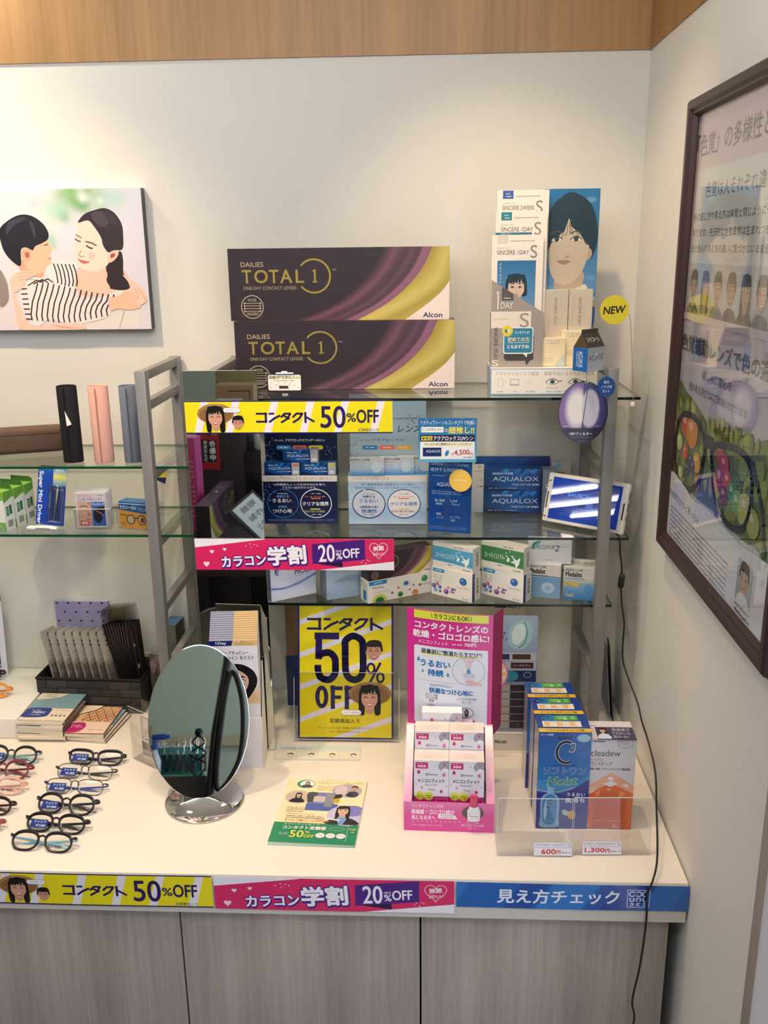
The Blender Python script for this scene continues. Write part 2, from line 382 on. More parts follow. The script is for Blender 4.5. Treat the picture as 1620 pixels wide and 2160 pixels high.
def portrait(c, cx, cy, s, skin='#e3bfa6', hair='#1d1a1c', style='bob', smile=False, lips='#b5605a', brow='#3a2d28', detail=True, turn=0.0):
    """printed head: cx, cy centre of the face, s half the face height"""
    X = lambda x: cx + x*s; Y = lambda y: cy + y*s
    sh = mixc(lin(skin), lin('#8d5a48'), 0.25)
    if style in ('bob', 'long', 'hat'):
        if style == 'hat':
            c.ell(X(0.05), Y(-0.42), 2.0*s, 1.12*s, '#a87c4c'); c.ell(X(0.05), Y(-0.28), 1.8*s, 0.9*s, '#8e6438'); c.ell(X(0.05), Y(-1.2), 0.75*s, 0.3*s, '#b98f5e')
        L = {'bob': 0.75, 'long': 1.9, 'hat': 1.55}[style]
        c.blob([(X(0), Y(-1.32)), (X(-0.75), Y(-1.05)), (X(-1.0), Y(-0.2)), (X(-1.02), Y(L*0.6)), (X(-0.9), Y(L)), (X(-0.5), Y(L*0.98)), (X(-0.35), Y(0.3)), (X(0.35), Y(0.3)), (X(0.5), Y(L*0.98)), (X(0.95), Y(L)), (X(1.05), Y(L*0.6)), (X(1.0), Y(-0.2)), (X(0.75), Y(-1.05))], hair)
    elif style == 'short':
        c.blob([(X(0), Y(-1.35)), (X(-0.7), Y(-1.15)), (X(-0.98), Y(-0.5)), (X(-0.85), Y(0.1)), (X(0.85), Y(0.1)), (X(1.0), Y(-0.5)), (X(0.75), Y(-1.2))], hair)
    if style != 'short' or not smile:
        c.blob([(X(-0.32), Y(0.5)), (X(-0.34), Y(1.25)), (X(0), Y(1.45)), (X(0.34), Y(1.25)), (X(0.32), Y(0.5))], sh)
    if style in ('short', 'bob'):
        c.ell(X(-0.8), Y(0.12), 0.13*s, 0.24*s, skin, 12); c.ell(X(0.8), Y(0.12), 0.13*s, 0.24*s, skin, 12)
    c.blob([(X(0), Y(-1.0)), (X(-0.6), Y(-0.85)), (X(-0.78), Y(-0.2)), (X(-0.72), Y(0.35)), (X(-0.4), Y(0.85)), (X(0), Y(1.02)), (X(0.4), Y(0.85)), (X(0.72), Y(0.35)), (X(0.78), Y(-0.2)), (X(0.6), Y(-0.85))], skin)
    t = turn
    if detail:
        c.blob([(X(0.5+t), Y(0.2)), (X(0.62+t), Y(0.45)), (X(0.35+t), Y(0.8)), (X(0.3+t), Y(0.5))], mixc(lin(skin), lin('#d48a78'), 0.22))
        c.blob([(X(-0.5+t), Y(0.2)), (X(-0.62+t), Y(0.45)), (X(-0.35+t), Y(0.7)), (X(-0.3+t), Y(0.4))], mixc(lin(skin), lin('#d48a78'), 0.16))
    for sg in (-1, 1):
        e = sg*0.36+t
        c.blob([(X(e-0.24), Y(-0.3)), (X(e), Y(-0.41)), (X(e+0.24), Y(-0.31)), (X(e), Y(-0.34))], brow)
        if smile:
            c.line([(X(e-0.2), Y(-0.02)), (X(e-0.07), Y(-0.12)), (X(e+0.08), Y(-0.12)), (X(e+0.2), Y(-0.02))], 0.07*s, '#231a1a')
        else:
            c.blob([(X(e-0.23), Y(-0.03)), (X(e), Y(-0.17)), (X(e+0.23), Y(-0.03)), (X(e), Y(0.04))], '#2a2124')
            c.blob([(X(e-0.18), Y(-0.02)), (X(e), Y(-0.1)), (X(e+0.18), Y(-0.02)), (X(e), Y(0.04))], '#e6dcd6')
            c.ell(X(e), Y(-0.04), 0.085*s, 0.085*s, '#2b2126', 12)
    c.blob([(X(t-0.02), Y(0.05)), (X(t+0.08), Y(0.3)), (X(t+0.13), Y(0.38)), (X(t), Y(0.42)), (X(t-0.13), Y(0.38)), (X(t-0.03), Y(0.34))], sh)
    if smile:
        c.blob([(X(t-0.36), Y(0.5)), (X(t), Y(0.55)), (X(t+0.36), Y(0.5)), (X(t+0.18), Y(0.76)), (X(t), Y(0.82)), (X(t-0.18), Y(0.76))], lips)
        c.blob([(X(t-0.28), Y(0.54)), (X(t), Y(0.58)), (X(t+0.28), Y(0.54)), (X(t), Y(0.7))], '#f7f2ee')
    else:
        c.blob([(X(t-0.25), Y(0.62)), (X(t-0.08), Y(0.56)), (X(t), Y(0.59)), (X(t+0.08), Y(0.56)), (X(t+0.25), Y(0.62)), (X(t), Y(0.72))], lips)
        c.line([(X(t-0.24), Y(0.625)), (X(t), Y(0.64)), (X(t+0.24), Y(0.625))], 0.025*s, '#6e3230')
    if style in ('bob', 'long', 'hat'):
        for a, b in ((-0.8, -0.35), (-0.5, -0.1), (-0.15, 0.12), (0.12, 0.4), (0.4, 0.8)):
            c.blob([(X(a), Y(-1.15)), (X(b), Y(-1.15)), (X(b+0.03), Y(-0.6)), (X((a+b)/2), Y(-0.42))], hair)
        for sg in (-1, 1):
            c.blob([(X(sg*0.55), Y(-1.05)), (X(sg*0.95), Y(-0.7)), (X(sg*0.98), Y(0.3)), (X(sg*0.78), Y(0.75)), (X(sg*0.74), Y(-0.2)), (X(sg*0.6), Y(-0.65))], hair)
    elif style == 'short':
        for a, b, y in ((-0.82, -0.35, -0.98), (-0.5, 0.0, -1.2), (-0.1, 0.4, -1.22), (0.3, 0.82, -1.0)):
            c.blob([(X(a), Y(y+0.12)), (X((a+b)/2), Y(y-0.05)), (X(b), Y(y+0.1)), (X(b+0.04), Y(-0.72)), (X((a+b)/2+0.05), Y(-0.5)), (X(a+0.05), Y(-0.66))], hair)
def free(o, t, lab, cat, group=None):
    """something that only rests in a stand: top-level, placed in the stand's frame"""
    M = Matrix.LocRotScale(t.location, t.rotation_euler, None) @ Matrix.LocRotScale(o.location, o.rotation_euler, None)
    o.parent = None; o.matrix_world = M; return tag(o, lab, cat, group)
# ================================================================== the room
m = MB(); m.box(-6.6, 0.12, 0, 0.1, 0, 2.171, mat='wall_paint'); struct(m, 'wall_back')
m = MB(); m.box(0, 0.12, -1.0, 0.0, 0, 2.171, mat='wall_side_paint'); struct(m, 'wall_right')
m = MB(); m.box(-6.6, 0.12, -0.004, 0.1, 2.171, 2.62, mat='wood_warm'); struct(m, 'trim_1')
m = MB(); m.box(-0.004, 0.12, -1.0, -0.004, 2.171, 2.62, mat='wood_warm'); struct(m, 'trim_2')
m = MB(); m.box(-0.006, 0.13, -1.032, -1.0, 0, 2.62, '#a89d94', 'paper', 0.003); struct(m, 'trim_3')
m = MB(); m.box(-6.6, 2.2, -4.3, 0.1, -0.1, 0, mat='floor_vinyl'); struct(m, 'floor')
m = MB(); m.box(-6.6, 2.2, -4.3, 0.1, 2.62, 2.7, mat='ceiling_board'); struct(m, 'ceiling')
m = MB(); m.box(-6.6, 2.2, -4.4, -4.3, 0, 2.62, mat='wall_far_paint'); struct(m, 'wall_front')
m = MB(); m.box(-6.7, -6.6, -4.3, 0.1, 0, 2.62, mat='wall_far_paint'); struct(m, 'wall_left')
# bright frosted shop window past the end of the right wall
m = MB(); m.box(0.9, 0.92, -4.2, -0.4, 0.1, 2.5, mat='daylight'); struct(m, 'window_1')
m = MB(); m.box(0.10, 0.11, -2.9, -1.045, 0.02, 1.7, mat='daylight'); struct(m, 'window_2')
m = MB()
for y in (-4.25, -2.9, -1.6, -0.35): m.box(0.86, 0.94, y-0.03, y+0.03, 0, 2.62, '#8c8782', 'plastic', 0.004)
m.box(0.86, 0.94, -4.25, -0.35, 0.0, 0.1, '#8c8782', 'plastic'); m.box(0.86, 0.94, -4.25, -0.35, 2.5, 2.62, '#8c8782', 'plastic'); struct(m, 'trim_4')

# ceiling lamps
for i, (x, y, z, tx, ty, tz, pw, an, bl) in enumerate(LAMPS):
    t = thing('ceiling_downlight', 'round recessed warm downlight in the ceiling, %s' % ('left of the photo wall', 'over the middle of the counter', 'near the right wall')[i], 'lamp', (x, y, 2.62), group='warm ceiling downlights')
    m = MB(); m.lathe([(0.075, 0), (0.08, -0.004), (0.062, -0.012), (0.055, -0.006), (0.055, 0)], '#e8e6e2', 'plastic', 32); m.build('trim_ring', t)
    m = MB(); m.lathe([(0.05, -0.003), (0.04, -0.006), (0.0005, -0.007)], '#ffffff', 'lamp_warm', 24); m.build('bulb', t)
for i, (x, y) in enumerate(((-4.75, -2.62), (-4.7, -2.86), (-4.65, -3.10), (-0.6, -3.3))):  # last one is an added, unseen lamp that serves as front fill
    t = thing('tube_lamp', 'long fluorescent ceiling lamp, %s' % ('nearest the photo wall of three at the far left', 'middle of three at the far left', 'farthest of three at the far left', 'added behind the camera as front fill')[i], 'lamp', (x, y, 2.62), group='fluorescent tubes on the ceiling')
    m = MB(); m.box(-0.62, 0.62, -0.08, 0.08, -0.03, -0.001, '#e4e4e2', 'plastic', 0.004); m.build('housing', t)
    for k in (0.0,):
        m = MB(); m.tube([(-0.58, k, -0.048), (0.58, k, -0.048)], 0.0155, '#ffffff', 'tube_white', 12); m.build('tube', t)

# ================================================================== counter
m = MB(); m.box(-2.7, -0.004, -0.719, -0.002, ZC-0.022, ZC, mat='counter_laminate', bev=0.0015)
m.box(-2.7, -0.004, -0.7195, -0.68, ZC-0.081, ZC-0.0225, mat='counter_edge')
m.box(-2.7, -0.004, -0.68, -0.002, ZC-0.081, ZC-0.0225, mat='counter_edge')
tag(m.build('worktop'), 'long cream laminate counter top with pale front edge', 'counter')
xs = [-2.68, -2.237, -1.795, -1.353, -0.911, -0.4695, -0.0235]
for i in range(len(xs)-1):
    w = xs[i+1]-xs[i]
    lab = {5: 'ash grey wood-grain cabinet door panel at the right end below the blue sign', 4: 'ash grey wood-grain cabinet door panel below the pink sign', 3: 'ash grey wood-grain cabinet door panel below the yellow sign'}.get(i, 'ash grey wood-grain cabinet further along the counter to the left')
    t = thing('base_cabinet', lab, 'cabinet', (xs[i], -0.68, 0.0), group='cabinets under the counter')
    m = MB(); m.box(0.002, w-0.002, 0.004, 0.66, 0.06, ZC-0.082, '#3a3430', 'paper'); m.box(0.03, w-0.03, 0.05, 0.6, 0.001, 0.06, '#1c1a19', 'paper'); m.build('body', t)
    m = MB(); m.box(0.0016, w-0.0016, -0.018, 0.003, 0.065, ZC-0.083, mat='wood_ash', bev=0.0012); m.build('door', t)
# ================================================================== glass racks
def ladder(parent, x):
    for y0, y1 in ((-0.285, -0.2605), (-0.030, -0.006)):
        m = MB(); m.box(x-0.011, x+0.011, y0, y1, ZC, 1.556, mat='post_metal', bev=0.0012); m.build('post', parent)
    for z in (1.5455, 1.484, 1.338, 1.191, 1.042, 0.895, 0.7305):
        m = MB(); m.box(x-0.0085, x+0.0085, -0.2605, -0.030, z-0.0095, z+0.0095, mat='post_metal', bev=0.0008); m.build('rung', parent)
def shelf(parent, x0, x1, z, edge):
    e = {'*': 'shelf_glass', 'front': edge, 'left': edge, 'right': edge, 'back': edge}
    z -= 0.0007; m = MB(); m.box(x0, x1, -0.2585, -0.034, z-0.0055, z, '#ffffff', e); m.build('glass_shelf', parent)
rl = thing('display_rack', 'grey metal ladder rack with green-edged glass shelves holding spectacle cases, left of the tall mirror', 'shelf', (0, 0, 0), group='counter racks')
ladder(rl, -1.031); ladder(rl, -1.76)
for z in (L1, L2): shelf(rl, -1.84, -0.953, z, 'glass_edge')
rr = thing('display_rack', 'grey metal rack with three glass shelves of contact lens boxes, right of tall mirror', 'shelf', (0, 0, 0), group='counter racks')
ladder(rr, -0.890); ladder(rr, -0.096)
shelf(rr, -0.935, -0.0345, Z1, 'glass_edge_grey'); shelf(rr, -0.935, -0.040, Z2, 'glass_edge_grey'); shelf(rr, -0.935, -0.067, Z3, 'glass_edge_grey')

# tall mirror panel in front of the rack's left ladder
m = MB(); m.box(-0.941, -0.7935, -0.2985, -0.2935, ZC+0.001, 1.5585, '#dfe6e2', {'*': 'glass_edge', 'front': 'mirror', 'left': 'acrylic_edge', 'top': 'acrylic_edge', 'back': 'black_gloss'})
tag(m.build('tall_mirror'), 'tall frameless mirror strip standing between the two glass racks', 'mirror')

# ================================================================== promotional strips
NAVY = '#2a1858'
def katakana_contact(c, x0, y0, x1, y1, col):
    """wide stylised 'contact' lettering"""
    n = 5; w = (x1-x0)/4.95; h = y1-y0; t = h*0.2
    def X(i, a): return x0 + i*w*0.99 + a*w
    def Y(b): return y0 + b*h
    i = 0; c.line([(X(i,0), Y(.1)), (X(i,.88), Y(.1))], t, col); c.line([(X(i,.8), Y(0.02)), (X(i,.8), Y(.98))], t*1.1, col); c.line([(X(i,0), Y(.9)), (X(i,.88), Y(.9))], t, col)
    i = 1; c.line([(X(i,.1), Y(.1)), (X(i,.5), Y(.1))], t, col); c.line([(X(i,.1), Y(.95)), (X(i,.55), Y(.55)), (X(i,1.0), Y(.3))], t*1.05, col)
    i = 2; c.line([(X(i,.12), Y(.98)), (X(i,.62), Y(.62)), (X(i,.9), Y(.1)), (X(i,.42), Y(.1)), (X(i,.12), Y(.45))], t, col); c.line([(X(i,.38), Y(.33)), (X(i,.8), Y(.6))], t, col)
    i = 3; c.line([(X(i,.12), Y(.98)), (X(i,.62), Y(.62)), (X(i,.92), Y(.1)), (X(i,.42), Y(.1)), (X(i,.12), Y(.45))], t, col)
    i = 4; c.line([(X(i,.18), Y(0)), (X(i,.18), Y(1.0))], t*1.1, col); c.line([(X(i,.2), Y(.42)), (X(i,.9), Y(.9))], t, col)
def yellow_strip(c):
    c.rect(0, 0, 1482, 240, NAVY); c.rect(0, 9, 1482, 222, '#f0df1c')
    for xt, xb in ((145, 87), (370, 312), (648, 588), (905, 845), (1152, 1090), (1405, 1345)):
        c.poly([(xt-27, 9), (xb-27, 231), (xb+27, 231), (xt+27, 9)], '#efe6ea')
    katakana_contact(c, 512, 88, 932, 160, NAVY)
    c.T('50', 972, 43, 1147, 198, NAVY, 0.022, res=5); c.T('%', 1157, 95, 1222, 155, NAVY, 0.03); c.T('OFF', 1229, 70, 1382, 163, NAVY, 0.035)
    c.T('定期便加入で', 1237, 202, 1382, 226, '#3b2f5a', 0)
    portrait(c, 217, 122, 66, '#d8a088', '#17120f', 'hat', True)
    c.rrect(277, 50, 124, 36, 17, '#6d6a80'); c.rrect(279, 52, 120, 32, 15, '#f6f1f4'); c.dash(300, 63, 80, 9, '#9a93a8', seed=2)
    portrait(c, 379, 163, 42, '#cf9079', '#1a1412', 'short', True)
def heart(c, cx, cy, s, col, t=0):
    pts = [(cx + s*0.0625*16*math.sin(a)**3, cy - s*0.0625*(13*math.cos(a)-5*math.cos(2*a)-2*math.cos(3*a)-math.cos(4*a))) for a in [2*PI*k/32 for k in range(32)]]
    if t: c.line(pts, t, col, True)
    else: c.poly(pts, col)
def pink_strip(c):
    c.rect(0, 0, 1410, 220, '#dc2a64'); c.poly([(0, 0), (0, 62), (500, 4), (500, 0)], '#f3eef2'); c.poly([(880, 220), (1410, 158), (1410, 220)], '#f1edf2')
    c.poly([(838, 172), (1046, 200), (1046, 150)], '#2a1444'); c.poly([(832, 38), (832, 178), (1206, 146), (1206, 4)], '#4c1f7c')
    def outlined(t, x0, y0, x1, y1, b, rot):
        for dx, dy in ((7, 9), (-5, 0), (5, 3), (0, -5), (2, 11)): c.T(t, x0+dx, y0+dy, x1+dx, y1+dy, '#4c1f7c', b+0.03, rot, res=2)
        c.T(t, x0, y0, x1, y1, '#f7f2f6', b, rot)
    outlined('カラコン', 186, 120, 500, 192, 0.05, -3.5); outlined('学割', 518, 52, 785, 180, 0.055, -3.5)
    c.T('20', 878, 42, 990, 160, '#f7f2f6', 0.022, -2, res=5); c.T('MAX', 1001, 78, 1042, 92, '#f7f2f6', 0.02, -3); c.T('%', 1002, 98, 1044, 143, '#f7f2f6', 0.03); c.T('OFF', 1050, 68, 1165, 132, '#f7f2f6', 0.035, -3)
    heart(c, 1302, 76, 64, '#f7dfe8', 4); c.T('無敵', 1264, 48, 1340, 82, '#f9eef2', 0.03, -6); c.T('かわいい', 1262, 92, 1346, 116, '#f9eef2', 0.02, -4)
    for x, y, s in ((120, 90, 15), (212, 74, 13), (76, 178, 22)): heart(c, x, y, s, '#f6dbe6')
    for x, y in ((365, 50), (400, 60), (425, 40), (445, 48), (395, 36), (1180, 165), (1210, 172), (1235, 155), (1222, 148), (1190, 150)): c.ell(x, y, 4, 4, '#f6dbe6', 8)
def blue_strip(c):
    c.rect(0, 0, 1000, 130, '#1c5fae')
    for a, b, d, col in ((0, 60, 140, '#2a72c0'), (280, 400, 300, '#1b4e9c'), (420, 620, 560, '#2b78c6'), (640, 760, 820, '#1f4fa4'), (700, 900, 700, '#1a3f96'), (860, 1000, 900, '#2068b8')):
        c.poly([(a, 0), (a-80, 130), (b-80, 130), (b, 0)], col)
    c.T('見え方チェック', 178, 30, 702, 100, '#e9eef6', 0.035, -0.5, res=5)
    c.line([(738, 24), (832, 24), (832, 112), (738, 112)], 3, '#cfdcf0', True)
    for j in range(3):
        for i in range(3):
            r = (12, 9, 6)[j]; a = (0, 90, 180, 270)[(i*2+j*3) % 4]
            c.ring(757+i*28, (44, 73, 97)[j], r, r, 4.5, '#e3eaf5', a+30, a+330, 14)
def strip(x0, z1, w, h, y, Wu, Hu, art, lab, bow=0):
    b = (lambda u: bow*math.sin(PI*u)**2) if bow else None
    m = MB(); c = CV(m, (x0, y, z1), (1, 0, 0), (0, 0, -1), w, h, Wu, Hu, 'gloss', 0.0006, b)
    n = 12 if bow else 1
    for i in range(n):
        a, e = w*i/n, w*(i+1)/n; ya = y - (b(i/n) if b else 0); yb = y - (b((i+1)/n) if b else 0)
        m.add([(x0+a, ya-0.0005, z1-h), (x0+e, yb-0.0005, z1-h), (x0+e, yb-0.0005, z1), (x0+a, ya-0.0005, z1), (x0+a, ya, z1-h), (x0+e, yb, z1-h), (x0+e, yb, z1), (x0+a, ya, z1)],
              [(0, 1, 2, 3), (7, 6, 5, 4), (3, 2, 6, 7), (4, 5, 1, 0)], '#e8e6ea', 'card')
    art(c); o = m.build('promotional_strip'); tag(o, lab, 'sign'); return o
strip(-0.9405, 1.4995, 0.4140, 0.0665, -0.3005, 1482, 240, yellow_strip, 'yellow half price strip with a hat-wearing woman across the top shelf and tall mirror')
strip(-0.9400, 1.2125, 0.4140, 0.0680, -0.3005, 1410, 220, pink_strip, 'pink student discount strip below the middle glass shelf and across the mirror')
strip(-1.2545, 0.7185, 0.4140, 0.0670, -0.7215, 1482, 240, yellow_strip, 'yellow half price strip stuck on the front edge of the counter', 0.0012)
strip(-0.8372, 0.7172, 0.4275, 0.0670, -0.7215, 1410, 220, pink_strip, 'pink student discount strip stuck on the front edge of the counter', 0.0008)
strip(-0.4060, 0.7165, 0.4040, 0.0520, -0.7215, 1000, 130, blue_strip, 'blue eyesight check strip at the right end of the counter front', 0.0012)

# ================================================================== picture on the left wall
def family(c):
    def A(*q): return [(x+990-(y-75)*0.077, y-75) for x, y in q]
    def a1(x, y): return A((x, y))[0]
    R = random.Random(3)
    blobs = [(640, 130, 110, '#8fb57e', .9), (760, 190, 90, '#6fa05c', 1), (860, 130, 80, '#dcdcd4', 1), (830, 240, 70, '#5f9a55', .9), (700, 90, 60, '#7fae6a', 1), (980, 150, 90, '#8db694', .8),
             (1150, 170, 110, '#a8cbb6', .7), (600, 300, 90, '#94c2a4', .8), (480, 280, 110, '#a3cdb2', .7), (640, 360, 50, '#6da37c', .6), (490, 570, 60, '#8dbf9e', .8), (520, 640, 40, '#6fae87', .5),
             (870, 90, 60, '#7aa96a', .8), (1000, 250, 70, '#8fbd96', .6), (320, 220, 60, '#b9b6ba', .6), (1000, 200, 40, '#d4dcd4', .8), (820, 170, 40, '#dae0da', .9), (150, 200, 100, '#dfd4d4', .6), (300, 450, 150, '#dfe6dd', .5), (-500, 400, 300, '#d9e2d4', .6)]
    L = [(a1(x, y), r, lin(h), w) for x, y, r, h, w in blobs]
    def fn(u, v):
        x, y = u*2390, v*1430; col = mixc(lin('#dccfd2'), lin('#d3d0d9'), min(1, u)); col = mixc(col, lin('#d6c4bf'), v*0.5)
        for (bx, by), r, cc, w in L:
            d = ((x-bx)**2 + (y-by)**2)/(r*r)
            if d < 6: col = mixc(col, cc, w*math.exp(-d*0.9))
        return col
    c.field(0, 0, 2390, 1430, 84, 52, fn)
    # right curtain tint
    B = lambda pts, col, n=5: c.blob(A(*pts), col, n)
    # woman behind: hair down the back, neck, blouse
    B([(760, 860), (1000, 850), (1230, 900), (1290, 1050), (1260, 1160), (1100, 1170), (800, 1150), (700, 1050)], '#e9b9a4')
    B([(720, 1060), (760, 1130), (860, 1165), (1000, 1160), (1180, 1090), (1300, 1110), (1360, 1250), (1330, 1505), (700, 1505)], '#dccfc6')
    B([(1020, 820), (1180, 700), (1220, 780), (1225, 930), (1285, 1000), (1275, 1085), (1150, 1095), (1040, 1050), (1060, 930)], '#2c1e22')
    B([(860, 880), (1030, 830), (1050, 1000), (1080, 1080), (950, 1150), (780, 1090), (720, 1040), (790, 900)], '#eab9a2')
    # face
    B([(770, 400), (880, 360), (1000, 470), (1060, 620), (1090, 760), (1050, 850), (960, 900), (850, 895), (770, 850), (745, 760), (722, 670), (745, 560)], '#f2cdb9')
    B([(1080, 720), (1120, 690), (1175, 700), (1165, 750), (1120, 800), (1070, 810)], '#eab79f'); B([(1095, 735), (1130, 720), (1140, 745), (1100, 770)], '#8d4f42')
    B([(770, 410), (830, 330), (930, 290), (1040, 270), (1140, 320), (1210, 430), (1225, 560), (1215, 680), (1130, 690), (1070, 710), (1020, 640), (1000, 560), (930, 450), (870, 390)], '#30242a')
    B([(900, 330), (1000, 300), (1090, 330), (1060, 450), (980, 440)], '#4a3b42'); B([(1010, 300), (1120, 340), (1180, 440), (1100, 420)], '#3b2c33')
    c.line(A((845, 600), (900, 612), (950, 640)), 16, '#7c564c'); c.line(A((745, 530), (775, 545), (800, 560)), 12, '#8a6258')
    c.line(A((850, 640), (880, 662), (912, 670)), 15, '#4c3030'); c.line(A((738, 572), (765, 592), (792, 600)), 13, '#54383a')
    c.line(A((800, 690), (770, 735), (790, 750), (830, 745)), 10, '#c58f7d'); B([(762, 770), (800, 785), (880, 805), (830, 822), (785, 808)], '#c4615c')
    B([(880, 700), (930, 720), (920, 780), (870, 770)], '#eeb9a6')
    # child head
    B([(170, 780), (300, 780), (400, 880), (380, 960), (200, 900), (150, 850)], '#d99c80')
    B([(250, 500), (450, 580), (470, 620), (500, 670), (480, 730), (490, 790), (480, 850), (400, 900), (330, 920), (230, 850), (200, 700)], '#ecb294')
    B([(-30, 470), (60, 380), (180, 325), (300, 335), (410, 410), (465, 500), (460, 570), (400, 610), (330, 640), (300, 680), (230, 650), (180, 680), (175, 830), (110, 810), (20, 710), (-20, 600)], '#1f1c26')
    B([(60, 400), (200, 345), (240, 370), (120, 430), (40, 520)], '#3a3744'); B([(280, 380), (330, 450), (330, 560), (300, 480)], '#3b3946')
    B([(180, 700), (215, 660), (275, 680), (280, 760), (240, 795), (190, 760)], '#e5a488'); B([(222, 700), (262, 705), (262, 750), (228, 750)], '#a8634e')
    c.line(A((420, 628), (445, 630), (460, 618)), 9, '#3f2626'); c.line(A((462, 768), (485, 765)), 10, '#b0604e')
    # striped shirt: far sleeve/collar, body, near arm
    far = [(430, 880), (500, 815), (600, 800), (700, 800), (760, 850), (730, 960), (710, 1080), (600, 1080), (520, 1000)]
    B(far, '#e0d6d0')
    for k in range(6):
        x = 510+k*40; c.line(A((x, 820+k*2), (x+25, 900), (x+40, 1000), (x+30, 1050)), 13, '#3c2a30')
    B([(150, 1080), (230, 990), (330, 955), (520, 1010), (640, 1060), (720, 1150), (860, 1190), (1020, 1165), (1075, 1215), (1085, 1300), (1060, 1370), (900, 1420), (700, 1445), (480, 1400), (420, 1400), (350, 1460), (270, 1450), (200, 1350), (165, 1200)], '#e0d5cf')
    for k in range(15):
        x = 300+k*56; y0 = 1020+max(0, (x-420))*0.22 - max(0, (x-900))*0.12; y1 = min(1400+k*5, 1425) if x < 780 else 1420-(x-780)*0.2
        c.line(A((x+40, y0), (x+22, y0+70), (x-20, (y0+y1)/2), (x-40, y1-60), (x-30, y1)), 14, '#3c2a30')
    for k in range(7): c.line(A((160+k*8, 1075+k*52), (225+k*6, 1072+k*53)), 13, '#3c2a30')
    for k in range(3): c.line(A((240+k*60, 1000-k*18+40), (330+k*60, 985-k*6), (400+k*50, 1010)), 11, '#3c2a30')
    # woman's hand on the shoulder, lower arm, clasped hands
    B([(60, 980), (160, 890), (300, 895), (330, 930), (230, 980), (215, 1030), (150, 1090), (90, 1100)], '#efbba4')
    for y in (910, 940, 975): c.line(A((140, y+10), (230, y-2), (310, y+2)), 6, '#d1937c')
    B([(60, 1020), (120, 1180), (200, 1380), (280, 1470), (500, 1440), (780, 1440), (770, 1505), (180, 1505), (100, 1300)], '#efbfa8')
    for k in range(4): c.line(A((480+k*50, 1450+k*10), (600+k*50, 1490)), 6, '#cf927b')
    B([(1075, 1190), (1180, 1150), (1250, 1100), (1330, 1130), (1390, 1220), (1390, 1280), (1280, 1300), (1150, 1290), (1085, 1310)], '#ecb498')
    B([(1215, 940), (1290, 985), (1400, 1060), (1460, 1180), (1430, 1240), (1350, 1250), (1370, 1170), (1300, 1080), (1270, 1010)], '#f0bfa8')
    for q in (((1370, 1080), (1430, 1160), (1450, 1200)), ((1340, 1080), (1375, 1150), (1370, 1200))): c.line(A(*q), 7, '#cf8f78')
    c.line(A((1230, 1295), (1200, 1400), (1170, 1500)), 6, '#c9b8ae')
    B([(-60, 880), (10, 960), (35, 1100), (20, 1200), (-60, 1240)], '#8d7f7a')
m = MB(); m.box(-1.600, -1.0755, -0.027, -0.001, 1.6183, 1.9180, {'*': '#3b3434', 'front': '#e8e2e2', 'top': '#d9d4d0'}, 'card')
family(CV(m, (-1.600, -0.027, 1.9180), (1, 0, 0), (0, 0, -1), 0.5245, 0.2997, 2390, 1430, 'card', 0.0003))
tag(m.build('wall_picture'), 'photo panel of a woman hugging a child in a striped shirt, on the wall', 'picture')

# ================================================================== framed poster on the right wall
fp = thing('framed_poster', 'large poster about colour vision in a dark brown frame on the right wall', 'poster', (0, 0, 0))
y0, y1, za, zb, bw = -0.408, -0.985, 1.2430, 2.0165, 0.029
m = MB()
def bar(pts):   # mitred profile bar between outer and inner corner pairs
    (ya, z_a), (yb, z_b), (yc, z_c), (yd, z_d) = pts
    prof = [(-0.0015, 0), (-0.020, 0.0), (-0.024, 0.14), (-0.024, 0.5), (-0.019, 0.66), (-0.019, 0.8), (-0.011, 1.0), (-0.0015, 1.0)]
    vs = []
    for x, t in prof: vs += [(x, ya+(yd-ya)*t, z_a+(z_d-z_a)*t), (x, yb+(yc-yb)*t, z_b+(z_c-z_b)*t)]
    n = len(prof); m.add(vs, [(2*i, 2*i+1, 2*((i+1) % n)+1, 2*((i+1) % n)) for i in range(n)], '#ffffff', 'frame_brown')
O = [(y0, za), (y0, zb), (y1, zb), (y1, za)]; I = [(y0-bw, za+bw), (y0-bw, zb-bw), (y1+bw, zb-bw), (y1+bw, za+bw)]
for k in range(4): bar([O[k], O[(k+1) % 4], I[(k+1) % 4], I[k]])
m.build('frame', fp)
m = MB(); m.box(-0.0085, -0.004, y1+0.02, y0-0.02, za+0.02, zb-0.02, '#e0dde4', 'card')
c = CV(m, (-0.0085, -0.435, 1.986), (0, -1, 0), (0, 0, -1), 0.5205, 0.7145, 520, 714, 'card', 0.0003, step=0.000007)
INK = '#3d3440'
c.grad(-5, -10, 530, 740, [(0, '#dfc3cf'), (.12, '#dcc4d2'), (.5, '#cfc0d6'), (.75, '#dcd9e6'), (1, '#e4e4ea')])
c.rrect(12, 83, 500, 236, 8, '#e9e6e6')
c.T('「色覚」の多様性と色覚補助', 4, 28, 520, 62, '#2c2430', 0.03, res=4); c.T('色覚は人それぞれ違うものです', 70, 104, 500, 128, '#453840', 0.012, res=4)
for y, s in ((150, '色の感じ方や見え方は味覚と同じように十人十色で個性が'), (175, 'あります。先天的な色覚異常は生まれつきの感覚のため自'), (200, '分と他人の見え方の違いに気づかないまま過ごす人もいます')): c.T(s, 12, y, 512, y+13, '#332c36', 0.02, res=2)
c.grad(12, 230, 500, 82, [(0, '#c9cbd2'), (1, '#dcdad8')])
